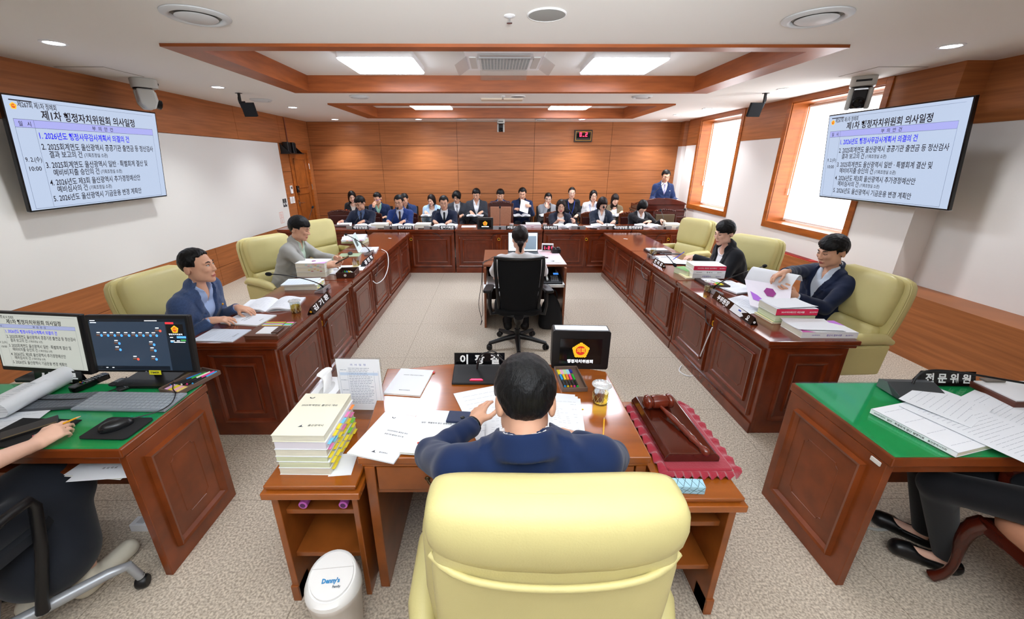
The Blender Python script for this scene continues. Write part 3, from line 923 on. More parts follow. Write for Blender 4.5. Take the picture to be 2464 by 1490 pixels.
# ------------------------------------------------------------------ assistants' green topped desks
def green_desk(lab, sx, xa, xb, y0, y1, Ht=.75):
    """xa: the side seen by the aisle, xb: the hidden side"""
    t = thing('assistant_desk', lab, 'desk', ((xa + xb) / 2, (y0 + y1) / 2, 0), 0, 'green topped assistant desks')
    o = Vector(((xa + xb) / 2, (y0 + y1) / 2, 0))
    lo_, hi = min(xa, xb) - o.x, max(xa, xb) - o.x
    a, b = y0 - o.y, y1 - o.y
    q = xa - o.x
    MB().m(greendeskwood).box(lo_, hi, a, b, Ht - .05, Ht - .006).build('desk_top', t, bevel=.006)
    MB().m(green_felt).box(lo_ + .012, hi - .012, a + .008, b - .012, Ht - .0065, Ht - .0035).build('felt_sheet', t)
    MB().m(clear('desk_glass', 'e4f6ee', .07)).box(lo_ + .01, hi - .01, a + .006, b - .01, Ht - .003, Ht + .003).build('glass_sheet', t)
    for z in (q, xb - o.x):
        s_ = -1 if z == hi or z > 0 else 1
        MB().m(greendeskwood).box(min(z, z + s_ * .035), max(z, z + s_ * .035), a + .015, b - .015, 0, Ht - .05).build('side_panel', t, bevel=.003)
    if sx > 0:   # aisle side faces +x
        M = Matrix.Translation((q, a + .0, 0)) @ Matrix.Rotation(R(90), 4, 'Z')
    else:
        M = Matrix.Translation((q, b, 0)) @ Matrix.Rotation(R(-90), 4, 'Z')
    moulded_panel(t, .085, (y1 - y0) - .085, .10, Ht - .11, M, False, greendeskwood, greendeskwood, .024)
    MB().m(greendeskwood).box(lo_ + .03, hi - .03, b - .10, b - .08, .16, Ht - .05).box(lo_ + .03, hi - .03, a + .03, a + .05, Ht - .10, Ht - .05).build('modesty_panel', t)
    if sx > 0:
        MB().m(greendeskwood).box(lo_ + .03, hi - .03, a + .06, b - .10, Ht - .19, Ht - .175).build('under_shelf', t)
    return t


green_desk('green topped wooden desk with two monitors and a keyboard', 1, -1.535, -2.95, 1.335, 1.86)
green_desk('green topped wooden desk piled with loose printed sheets', -1, 1.585, 2.95, 1.275, 1.86)
MB().m(M_('d9d6cf', .6)).box(-.001, .004, -.022, .022, -.009, .009).build('sticker', loc=(1.579, 1.33, .685), label='small white sticker at the corner of the right green desk', cat='sticker')

# ------------------------------------------------------------------ the chairman's desk
t = thing('chairman_desk', 'honey coloured bow-fronted wooden desk of the chairman', 'desk', (.035, 1.65, 0))
poly = [(-.585, -.365), (.59, -.365), (.59, .33)] + [(.59 - 1.235 * i / 12, .33 + .115 * math.sin(PI * i / 12) ** .8) for i in range(1, 12)] + [(-.65, .37)]
MB().m(honey).prism(poly, .712, .745).prism([(x * .985, y * .985) for x, y in poly], .695, .712).build('desk_top', t, bevel=.006, seg=3)
for x in (-.565, .535):
    MB().m(honeyside).box(x, x + .042, -.36, .30, 0, .695).build('side_panel', t, bevel=.004)
fr = MB().m(honeyside).prism([(x * .95, y * .93) for x, y in poly[2:]] + [(-.6, .30), (.55, .30)], .04, .695)
fr.build('front_panel', t)
MB().m(honeyside).box(-.523, .535, -.30, .28, .545, .56).box(-.523, .535, -.345, -.33, .55, .57).build('drawer_frame', t)
for x0, x1 in ((-.518, .003), (.009, .531)):
    dr = MB().m(honeyside).box(x0, x1, -.355, -.33, .572, .69).build('drawer', t, bevel=.004)
    xm = (x0 + x1) / 2
    h = MB().m(M_('5a4a34', .35, metal=.8)).tube(bez((xm - .055, -.357, .632), (xm - .045, -.395, .612), (xm + .045, -.395, .612), (xm + .055, -.357, .632), 10), [.004, .005, .006, .007, .007, .007, .007, .007, .006, .005, .004])
    for q in (-1, 1):
        h.ball((xm + q * .055, -.358, .634), (.012, .006, .01), 8)
    h.build('handle', dr, 50)
for sx, xa, xb, y0, y1, lab in ((-1, -.91, -.545, 1.225, 1.86, 'low open shelf cabinet at the chairman desk, under the book pile'), (1, .635, .945, 1.16, 1.81, 'low open shelf cabinet at the chairman desk, under the gavel block')):
    t = thing('side_cabinet', lab, 'cabinet', ((xa + xb) / 2, (y0 + y1) / 2, 0), 0, 'side cabinets of the chairman desk')
    w2, d2 = abs(xb - xa) / 2, (y1 - y0) / 2
    tp = MB().m(honey).box(-w2, w2, -d2, d2, .645, .66).box(-w2 + .006, w2 - .006, -d2 + .006, d2 - .006, .632, .646).box(-w2 - .012, w2 + .012, -d2 - .012, d2 + .012, .60, .632)
    tp.build('cabinet_top', t, bevel=.005, seg=3)
    for z in (-w2 + .012, w2 - .04):
        if (z < 0) == (sx < 0):
            MB().m(honeyside).box(z, z + .028, -d2 + .01, d2 - .01, .0, .60).box(z - .006 if sx < 0 else z, z + .028 if sx < 0 else z + .034, -d2 + .004, -d2 + .10, 0, .09).box(z - .006 if sx < 0 else z, z + .028 if sx < 0 else z + .034, d2 - .1, d2 - .004, 0, .09).build('side_panel', t, bevel=.003)
        else:
            MB().m(honeyside).box(z, z + .024, -d2 + .03, d2 - .01, .0, .60).build('side_panel', t, bevel=.003)
    MB().m(honeyside).box(-w2 + .04, w2 - .04, d2 - .03, d2 - .012, .06, .60).build('back_panel', t)
    for z in (.47, .225):
        MB().m(honeyside).box(-w2 + .04, w2 - .04, -d2 + .045, d2 - .03, z, z + .024).build('shelf', t, bevel=.002)

# ------------------------------------------------------------------ the recorder's small desk
t = thing('recorder_desk', 'small walnut desk with laptop in the middle of the room', 'desk', (.34, 4.83, 0))
MB().m(walnut).box(-.475, .48, -.40, .42, .73, .755).build('desk_top', t, bevel=.003)
MB().m(M_('d9c7cc', .35)).box(.02, .475, -.395, .415, .755, .757).build('glass_mat', t)
for x in (-.465, .445):
    MB().m(walnut).box(x, x + .025, -.46, .40, 0, .73).build('side_panel', t, bevel=.003)
MB().m(M_('3a1f14', .6)).box(-.44, .445, .30, .32, .1, .73).build('back_panel', t)
MB().m(M_('3a1f14', .6)).box(-.44, .445, -.38, .30, .50, .515).build('inner_shelf', t)
tr = MB().m(M_('e4e4e2', .4)).box(-.44, .44, -.56, -.545, .535, .565)
for x in (-.44, .425):
    tr.box(x, x + .015, -.56, .1, .535, .565)
tr.box(-.44, .44, -.55, -.1, .528, .536)
tr.build('keyboard_tray', t, bevel=.002)

# ------------------------------------------------------------------ lectern
t = thing('lectern', 'dark wooden lectern with arched top and stepped mouldings', 'lectern', (3.535, 8.72, 0))
ar = [(-.52, .0)] + [(-.52 + 1.04 * i / 16, .12 * math.sin(PI * i / 16) ** .75 - (.012 if i == 8 else 0)) for i in range(17)] + [(.52, 0)]
MB().m(redwood).at((0, 0, 1.02)).prism([(x, z) for x, z in ar[1:-1]] + [(.52, -.02), (-.52, -.02)], -.04, .03, 'y').build('arched_top', t, bevel=.006)
b = MB().m(redwood)
for z0, z1, o in ((.90, 1.0, .0), (.86, .90, .03), (.76, .86, .012), (.72, .76, .03), (.0, .72, 0), (.0, .1, .025)):
    b.box(-.50 - o, .50 + o, -.02 - o, .45, z0, z1)
b.build('body', t, bevel=.006)
moulded_panel(t, -.42, .42, .14, .68, Matrix.Translation((0, -.02, 0)), False, redwood, redwood)
MB().m(redwood).at((0, .22, 1.01), (R(-12), 0, 0)).box(-.47, .47, -.2, .22, -.012, .012).build('reading_board', t, bevel=.004)


# ================================================================== chairs
def ring(w, d, y, z, n=28, p=.45, tilt=0, cx=0):
    o = []
    for i in range(n):
        a = 2 * PI * i / n
        c_, s_ = math.cos(a), math.sin(a)
        o.append((cx + w / 2 * math.copysign(abs(c_) ** p, c_), y + d / 2 * math.copysign(abs(s_) ** p, s_), z + tilt * math.copysign(abs(s_) ** p, s_) * d / 2))
    return o


def cream_chair(name='leather_chair', big=1.0):
    """faces +y; the root stands on the floor"""
    t = thing(name, 'tmp', 'chair')
    H = 1.07 * big
    k = big
    Wd = .60
    # outer shell of the back
    def yb(z):
        q = (z - .42) / (H - .42)
        return -.20 - .13 * q + .03 * q * q
    mb = MB().m(leather)
    zs_ = [.36, .40, .5, .62, .75, .88, .97, 1.02, 1.05, 1.068]
    ws = [.40, .47, .53, .565, .59, .60, .595, .575, .53, .42]
    ds = [.05, .09, .10, .10, .10, .10, .10, .095, .08, .04]
    mb.loft([ring(w, d, yb(z * k) - .015, z * k, tilt=.25) for z, w, d in zip(zs_, ws, ds)]).build('back_shell', t, 60)
    mb = MB().m(leather)
    zs_ = [.70, .71, .74, .80, .90, .98, 1.03, 1.06, 1.078]
    ws = [.44, .48, .505, .52, .53, .53, .51, .46, .34]
    ds = [.06, .10, .125, .135, .13, .12, .11, .08, .04]
    mb.loft([ring(w, d, yb(z * k) + .055, z * k, p=.5, tilt=.22) for z, w, d in zip(zs_, ws, ds)]).build('upper_cushion', t, 60)
    mb = MB().m(leather)
    zs_ = [.44, .46, .52, .60, .66, .69, .702]
    ws = [.40, .44, .47, .49, .49, .475, .43]
    ds = [.08, .12, .15, .15, .14, .115, .07]
    mb.loft([ring(w, d, yb(z * k) + .055, z * k, p=.5, tilt=.2) for z, w, d in zip(zs_, ws, ds)]).build('lower_cushion', t, 60)
    w = MB().m(leather)
    for q in (-1, 1):
        w.tube([(q * (ww / 2 + .001), yb(z * k) + .012, z * k) for z, ww in zip([.42, .5, .62, .75, .88, .97, 1.02, 1.045], [.49, .53, .565, .59, .60, .595, .575, .535])], .006, 6)
    w.build('welt', t, 60)
    mb = MB().m(leather)
    mb.loft([[(x, y, z) for x, y, z in ring(w_, d_, .02, z_, p=.4)] for z_, w_, d_ in ((.34, .44, .42), (.35, .5, .48), (.40, .53, .51), (.44, .53, .51), (.465, .50, .47), (.473, .4, .36))]).build('seat', t, 60)
    for q in (-1, 1):
        m = MB().m(leather)
        prof = [(-.27, .60), (-.2, .63), (0, .635), (.16, .62), (.235, .595)]
        rr = [.022, .04, .045, .042, .022]
        m.tube([(q * .30, y, z) for y, z in prof], rr, 12)
        a = m.build('armrest', t, 60)
        m = MB().m(leather)
        m.prism([(-.24, .34), (.10, .34), (.20, .44), (.19, .585), (-.26, .585)], q * .29 - .028, q * .29 + .028, 'x')
        m.build('arm_panel', t, bevel=.018, seg=3)
    b = MB().m(black).lathe([(.03, .06), (.03, .32), (.05, .34)], 14)
    b.build('gas_lift', t, 40)
    b = MB().m(redwood)
    for i in range(5):
        a = 2 * PI * i / 5 + .3
        c_, s_ = math.cos(a), math.sin(a)
        b.tube([(0, 0, .115), (.16 * c_, .16 * s_, .10), (.29 * c_, .29 * s_, .065)], [.03, .026, .02], 8)
    b.build('star_base', t, 50)
    for i in range(5):
        a = 2 * PI * i / 5 + .3
        MB().m(black).at((.29 * math.cos(a), .29 * math.sin(a), .028), (0, PI / 2, a + .6)).lathe([(.001, -.02), (.02, -.02), (.028, -.013), (.028, .013), (.02, .02), (.001, .02)], 14).build('caster', t, 40)
    return t


CHG = 'cream leather armchairs of the council'
ch0 = cream_chair()
CH = [(-2.36, 2.90, -.14, 'cream leather chair behind the man in the blue blazer'),
      (-2.36, 4.37, -.50, 'cream leather chair behind the man in the light grey jacket'),
      (-2.34, 5.64, -.55, 'empty cream leather chair in the left row'),
      (2.72, 5.80, .40, 'empty cream leather chair in the right row'),
      (2.70, 4.34, .50, 'cream leather chair behind the woman in the black blazer'),
      (2.64, 2.95, .05, 'cream leather chair behind the man turning pages')]


def place(proto, first, x, y, rz, lab, group):
    o = proto if first else dup(proto)
    o.location = (x, y, 0)
    o.rotation_euler = (0, 0, rz)
    tag(o, lab, None, group)
    return o


for i, (x, y, a, lab) in enumerate(CH):
    place(ch0, i == 0, x, y, (-PI / 2 if x < 0 else PI / 2) + a, lab, CHG)

# the chairman's own chair, seen from behind: higher, with a rolled headrest
t = thing('leather_chair', 'high backed pale yellow leather chair of the chairman, seen from behind', 'chair', (.135, .70, -.012))
mb = MB().m(leather)


def saddle(rings, amp, w0):
    return [[(x, y, z + amp * min(1, (abs(x) / (w0 / 2)) ** 2)) for x, y, z in r] for r in rings]


zs_ = [.34, .42, .55, .72, .88, 1.0, 1.06]
ws = [.40, .48, .53, .555, .565, .565, .55]
mb.loft([ring(w, .12, .02 - .06 * (z - .4), z, 36, .38, .1) for z, w in zip(zs_, ws)]).build('back_shell', t, 60)
mb = MB().m(leather)
zs_ = [1.035, 1.05, 1.07, 1.10, 1.135, 1.16, 1.175, 1.183]
ws = [.50, .555, .578, .585, .58, .56, .52, .44]
ds = [.11, .145, .165, .175, .165, .135, .09, .04]
rows = []
for z, w, d in zip(zs_, ws, ds):
    r_ = ring(w, d, -.005, z, 40, .42, 0)
    lowk = max(0, (1.12 - z) / .085)
    rows.append([(x, y, zz - .05 * lowk * (1 - (x / .29) ** 2) + .014 * (1 - lowk) * (abs(x) / .29) ** 2) for x, y, zz in r_])
mb.loft(rows).build('head_roll', t, 60)
MB().m(leather).tube([(x, -.085 - .006 * (1 - (x / .29) ** 2) + .05 * abs(x / .29) ** 6, 1.027 - .047 * (1 - (x / .285) ** 2)) for x in [-.283 + .0283 * i for i in range(21)]], .0085, 8).build('welt', t, 60)
mb = MB().m(leather)
mb.loft([ring(w, d, .075, z, 32, .45) for z, w, d in ((.47, .5, .08), (.52, .58, .12), (.8, .64, .13), (1.0, .64, .13), (1.06, .61, .11), (1.09, .5, .06))]).build('front_cushion', t, 60)
MB().m(leather).loft([ring(w_, d_, .27, z_, p=.4) for z_, w_, d_ in ((.36, .48, .44), (.40, .56, .52), (.46, .57, .53), (.50, .5, .46))]).build('seat', t, 60)
for q in (-1, 1):
    MB().m(leather).tube([(q * .335, .0, .60), (q * .345, .1, .65), (q * .35, .3, .65), (q * .34, .46, .60)], [.03, .046, .046, .028], 12).build('armrest', t, 60)
    MB().m(leather).prism([(.0, .36), (.36, .36), (.42, .6), (.0, .6)], q * .33 - .03, q * .33 + .03, 'x').build('arm_panel', t, bevel=.018, seg=3)
MB().m(black).at((0, .26, 0)).lathe([(.03, .07), (.03, .34), (.06, .37)], 14).build('gas_lift', t, 40)
b = MB().m(redwood)
for i in range(5):
    a = 2 * PI * i / 5 + .3
    b.tube([(0, .26, .12), (.17 * math.cos(a), .26 + .17 * math.sin(a), .10), (.31 * math.cos(a), .26 + .31 * math.sin(a), .065)], [.03, .026, .02], 8)
b.build('star_base', t, 50)
for i in range(5):
    a = 2 * PI * i / 5 + .3
    MB().m(black).at((.31 * math.cos(a), .26 + .31 * math.sin(a), .028), (0, PI / 2, a + .6)).lathe([(.001, -.02), (.02, -.02), (.028, -.013), (.028, .013), (.02, .02), (.001, .02)], 14).build('caster', t, 40)


def carved_chair(lab, loc, rz, uph, Ht=1.0, wd=.5, group='carved wooden conference chairs', wood=redwood, arms=True, thick=.045):
    """faces +y; carved crest rail on a leather panel back"""
    t = thing('carved_chair', lab, 'chair', loc, rz, group)
    zc = Ht - .11
    cr = MB().m(wood)
    n = 20
    top = [(-wd / 2 + wd * i / n, zc + .05 + .05 * math.sin(PI * i / n) + .012 * abs(math.sin(3 * PI * i / n))) for i in range(n + 1)]
    cr.prism(top + [(wd / 2, zc), (-wd / 2, zc)], -.255, -.255 + thick, 'y')
    for i in range(9):
        x = -wd * .38 + wd * .76 * i / 8
        z = zc + .05 + .035 * math.sin(PI * (i + .8) / 9.6)
        for yy in (-.213, -.258):
            cr.ball((x, yy, z), (.022, .012, .018), 8)
            cr.tube([(x + .022 * math.cos(q), yy, z - .02 + .018 * math.sin(q)) for q in [j * .7 for j in range(8)]], .005, 5)
    cr.build('crest_rail', t, 50)
    for q in (-1, 1):
        MB().m(wood).tube([(q * (wd / 2 - .02), -.16, .0), (q * (wd / 2 - .02), -.19, .42), (q * (wd / 2 - .015), -.235, zc + .01), (q * (wd / 2 - .015), -.238, zc + .06)], [.022, .026, .022, .02], 8).build('back_post', t, 50)
        MB().m(wood).tube(bez((q * (wd / 2 - .03), .23, .40), (q * (wd / 2 + .03), .30, .30), (q * (wd / 2 - .05), .20, .12), (q * (wd / 2 + .01), .28, .02), 10), [.036, .036, .032, .028, .024, .02, .018, .017, .018, .022, .026], 10).build('front_leg', t, 50)
        if arms:
            MB().m(wood).tube(bez((q * (wd / 2 - .01), -.21, .66), (q * (wd / 2 + .05), -.02, .70), (q * (wd / 2 + .05), .12, .66), (q * (wd / 2 + .03), .20, .64), 8), [.02, .024, .026, .027, .027, .027, .028, .03, .032], 8).tube(bez((q * (wd / 2 + .03), .17, .64), (q * (wd / 2 + .05), .22, .56), (q * (wd / 2 - .02), .10, .50), (q * (wd / 2 - .01), .12, .40), 8), .02, 8).build('arm', t, 50)
    MB().m(uph).box(-wd / 2 + .035, wd / 2 - .035, -.25, -.20, .50, zc).build('back_pad', t, bevel=.018, seg=3)
    MB().m(wood).box(-wd / 2 + .01, wd / 2 - .01, -.2, .25, .36, .42).build('seat_rail', t, bevel=.01)
    s_ = MB().m(uph).loft([ring(w_, d_, .025, z_, p=.35) for z_, w_, d_ in ((.415, wd - .03, .44), (.45, wd - .02, .46), (.475, wd - .05, .42), (.482, wd - .15, .3))])
    s_.build('seat', t, 60)
    return t


chairwood = mat('chair_wood', '6e3317', .3, var=.2, vscale=6, coat=.3)
brownl = mat('brown_leather', '4a211c', .35, spec=.5)
tanl = mat('tan_upholstery', 'b98063', .6, var=.08, vscale=30)
khaki = mat('khaki_leather', '6a5a44', .4)
carved_chair('empty carved chair with dark brown leather, farthest left in the back row', (-3.12, 8.0, 0), PI, brownl, .95)
carved_chair('carved wooden chair under the man in glasses and dark suit, back row', (-2.50, 7.92, 0), PI + .1, brownl, .92)
carved_chair('carved wooden chair under the man in the royal blue suit, back row', (-1.80, 7.92, 0), PI, brownl, .92)
carved_chair('carved wooden chair under the man with the dark tie and white shirt, back row', (-.97, 7.92, 0), PI, brownl, .92)
carved_chair('empty high tan chair with dark carved crest, middle of the back row', (.115, 8.02, 0), PI, tanl, 1.12, .5, arms=False)
carved_chair('carved wooden chair under the woman with short sleeves, back row', (1.23, 7.92, 0), PI, brownl, .93, wood=chairwood)
carved_chair('carved wooden chair under the woman with bobbed brown hair, back row', (1.97, 7.92, 0), PI, brownl, .93, wood=chairwood)
carved_chair('carved wooden chair under the woman bending over her papers, back row', (2.74, 7.92, 0), PI, brownl, .93, wood=chairwood)
carved_chair('empty carved chair with khaki leather in front of the lectern', (3.42, 7.95, 0), PI, khaki, .98, .46, arms=False)
carved_chair('carved wooden armchair with tan seat behind the right green desk', (2.30, 1.0, 0), PI / 2 - .12, tanl, 1.0, .56)

# rear row: black chairs with writing tablets
def tablet_chair():
    t = thing('tablet_chair', 'tmp', 'chair')
    MB().m(blackmatte).rbox(-.22, .22, -.2, .24, .42, .47, .06).build('seat', t, bevel=.012)
    MB().m(blackmatte).at((0, -.23, .68), (R(10), 0, 0)).rbox(-.21, .21, -.02, .02, -.18, .18, .015).build('backrest', t, bevel=.01)
    for q in (-1, 1):
        MB().m(M_('30231c', .4)).tube([(q * .24, -.26, .0), (q * .24, -.2, .44), (q * .24, -.2, .60), (q * .245, -.1, .645), (q * .245, .16, .645)], .014, 8).tube([(q * .24, .22, 0), (q * .24, .19, .645)], .014, 8).build('side_frame', t, 50)
    return t


TC = tablet_chair()

# ================================================================== people: one continuous body grown from a distance field
F4 = np.float32


def cap(p, a, b, ra, rb=None):
    rb = ra if rb is None else rb
    a = np.asarray(a, F4); b = np.asarray(b, F4)
    ab = b - a
    L2 = max(float(ab @ ab), 1e-9)
    t = np.clip(((p - a) @ ab) / L2, 0, 1)
    d = p - a - t[:, None] * ab
    return np.sqrt((d * d).sum(1)) - (ra + (rb - ra) * t)


def ell(p, c, r):
    r = np.asarray(r, F4)
    q = (p - np.asarray(c, F4)) / r
    k0 = np.sqrt((q * q).sum(1)) + 1e-6
    k1 = np.sqrt(((q / r) ** 2).sum(1)) + 1e-6
    return k0 * (k0 - 1) / k1


def smin(a, b, k):
    h = np.clip(.5 + .5 * (b - a) / k, 0, 1)
    return b + (a - b) * h - k * h * (1 - h)


def smax(a, b, k):
    return -smin(-a, -b, k)


def local_eval(p, c, rad, r0, fn):
    """evaluate fn only near c"""
    d = p - np.asarray(c, F4)
    dist = np.sqrt((d * d).sum(1))
    out = (dist - r0).astype(F4)
    m = dist < rad
    if m.any():
        out[m] = fn(p[m])
    return out


def mesh_sdf(fn, lo, hi, h, B=6):
    lo = np.asarray(lo, F4)
    nb = np.maximum(1, np.ceil((np.asarray(hi) - lo) / (h * B)).astype(int))
    n = nb * B
    g = np.stack(np.meshgrid(*[np.arange(k) for k in nb], indexing='ij'), -1).reshape(-1, 3)
    cen = lo + (g * B + (B - 1) / 2).astype(F4) * h
    dc = fn(cen.astype(F4))
    act = np.abs(dc) < h * B * .95 + .012
    Fd = np.where(dc < 0, F4(-1), F4(1)).reshape(nb).repeat(B, 0).repeat(B, 1).repeat(B, 2).astype(F4)
    o = np.stack(np.meshgrid(*[np.arange(B)] * 3, indexing='ij'), -1).reshape(-1, 3)
    ga = g[act]
    for i in range(0, len(ga), 1500):
        idx = (ga[i:i + 1500, None, :] * B + o[None]).reshape(-1, 3)
        v = fn((lo + idx.astype(F4) * h).astype(F4))
        Fd[idx[:, 0], idx[:, 1], idx[:, 2]] = v
    ins = Fd < 0
    s = np.zeros(n - 1, np.int8)
    for a in (0, 1):
        for b in (0, 1):
            for c in (0, 1):
                s += ins[a:n[0] - 1 + a, b:n[1] - 1 + b, c:n[2] - 1 + c]
    cells = np.argwhere((s > 0) & (s < 8))
    if len(cells) == 0:
        return np.zeros((0, 3)), np.zeros((0, 4), int)
    cid = -np.ones(n - 1, np.int64)
    cid[cells[:, 0], cells[:, 1], cells[:, 2]] = np.arange(len(cells))
    acc = np.zeros((len(cells), 3), F4)
    cnt = np.zeros(len(cells), F4)
    cor = [(a, b, c) for a in (0, 1) for b in (0, 1) for c in (0, 1)]
    val = {k: Fd[cells[:, 0] + k[0], cells[:, 1] + k[1], cells[:, 2] + k[2]] for k in cor}
    for k in cor:
        for ax in range(3):
            if k[ax] == 0:
                k2 = tuple(1 if j == ax else k[j] for j in range(3))
                a, b = val[k], val[k2]
                m = (a < 0) != (b < 0)
                t = np.where(m, a / np.where(m, a - b, 1), 0)
                q = np.tile(np.array(k, F4), (len(cells), 1))
                q[:, ax] += t
                acc += q * m[:, None]
                cnt += m
    V = lo + (cells + acc / cnt[:, None]) * h
    quads = []
    for ax in range(3):
        u, w = (ax + 1) % 3, (ax + 2) % 3
        sl0 = [slice(1, n[j] - 1) for j in range(3)]
        sl1 = [slice(1, n[j] - 1) for j in range(3)]
        sl0[ax] = slice(0, n[ax] - 1)
        sl1[ax] = slice(1, n[ax])
        A, Bq = ins[tuple(sl0)], ins[tuple(sl1)]
        e = np.argwhere(A != Bq)
        if not len(e):
            continue
        flip = A[e[:, 0], e[:, 1], e[:, 2]]
        base = e + 1
        base[:, ax] -= 1
        q = []
        for du, dw in ((-1, -1), (0, -1), (0, 0), (-1, 0)):
            c = base.copy()
            c[:, u] += du
            c[:, w] += dw
            q.append(cid[c[:, 0], c[:, 1], c[:, 2]])
        q = np.stack(q, 1)
        q[~flip] = q[~flip][:, ::-1]
        quads.append(q)
    Q = np.concatenate(quads)
    Q = Q[(Q >= 0).all(1)]
    return V, Q


def sdf_object(name, fn, lo, hi, h, mats, parent=None, pick=None, smooth_it=1, big_only=False):
    V, Q = mesh_sdf(fn, lo, hi, h)
    if smooth_it and len(V):
        for _ in range(smooth_it):
            s = np.zeros_like(V); c = np.zeros(len(V))
            for j in range(4):
                a, b = Q[:, j], Q[:, (j + 1) % 4]
                np.add.at(s, a, V[b]); np.add.at(c, a, 1)
                np.add.at(s, b, V[a]); np.add.at(c, b, 1)
            V = V * .5 + .5 * s / np.maximum(c, 1)[:, None]
    if big_only and len(Q):
        lab = np.arange(len(V))
        for _ in range(200):
            m = lab[Q].min(1)
            new = lab.copy()
            for j in range(4):
                np.minimum.at(new, Q[:, j], m)
            new = new[new]
            if (new == lab).all():
                break
            lab = new
        u, cts = np.unique(lab, return_counts=True)
        keep = lab == u[cts.argmax()]
        idx = np.cumsum(keep) - 1
        Q = idx[Q[keep[Q].all(1)]]
        V = V[keep]
    me = bpy.data.meshes.new(name)
    me.vertices.add(len(V))
    me.vertices.foreach_set('co', V.astype(F4).ravel())
    me.loops.add(len(Q) * 4)
    me.loops.foreach_set('vertex_index', Q.astype(np.int32).ravel())
    me.polygons.add(len(Q))
    me.polygons.foreach_set('loop_start', np.arange(0, len(Q) * 4, 4, dtype=np.int32))
    for m in mats:
        me.materials.append(m)
    if pick is not None and len(Q):
        me.polygons.foreach_set('material_index', pick(V[Q].mean(1)).astype(np.int32))
    me.update(calc_edges=True)
    me.validate()
    me.shade_smooth()
    o = bpy.data.objects.new(name, me)
    COL.objects.link(o)
    if parent:
        o.parent = parent
    return o


def rotz(a):
    return np.array([[math.cos(a), -math.sin(a), 0], [math.sin(a), math.cos(a), 0], [0, 0, 1]], F4)


def rotx(a):
    return np.array([[1, 0, 0], [0, math.cos(a), -math.sin(a)], [0, math.sin(a), math.cos(a)]], F4)


def roty(a):
    return np.array([[math.cos(a), 0, math.sin(a)], [0, 1, 0], [-math.sin(a), 0, math.cos(a)]], F4)


def nrm(v):
    v = np.asarray(v, F4)
    return v / max(float(np.sqrt((v * v).sum())), 1e-9)


def head_field(q, fem, ex):
    """q: points in the head's own frame (x right, y face, z up), metres"""
    w = .95 if fem else 1.0
    d = ell(q, (0, -.014, .034), (.074 * w, .092, .086))
    d = smin(d, ell(q, (0, .022, -.030), (.060 * w, .066, .078)), .03)
    d = smin(d, ell(q, (0, .064, -.096), (.026 * w, .022, .018)), .03)
    for s in (-1, 1):
        d = smin(d, ell(q, (s * .046 * w, .018, -.062), (.018, .035, .03)), .03)
        d = smin(d, ell(q, (s * .036 * w, .062, -.014), (.024, .022, .02)), .02)
        d = smax(d, -ell(q, (s * .031 * w, .100, .012), (.019, .018, .012)), .012)
        d = smin(d, cap(q, (s * .012, .083, .030), (s * .045 * w, .068, .029), .009, .007), .014)
    d = smin(d, cap(q, (0, .086, .016), (0, .103, -.022), .006, .010), .012)
    for s in (-1, 1):
        d = smin(d, ell(q, (s * .010, .096, -.027), (.009, .010, .008)), .008)
        e = ell(q @ rotz(s * .35).T, (s * .081 * w, -.012, -.006), (.012, .024, .036))
        e = smax(e, -ell(q, (s * .098 * w, -.002, .0), (.012, .012, .020)), .006)
        d = smin(d, e, .008)
    d = smin(d, cap(q, (-.016, .083, -.060), (.016, .083, -.060), .006), .008)
    d = smin(d, cap(q, (-.012, .081, -.071), (.012, .081, -.071), .0065), .007)
    d = smax(d, -cap(q, (-.02, .097, -.0655), (.02, .097, -.0655), .006), .004)
    return d


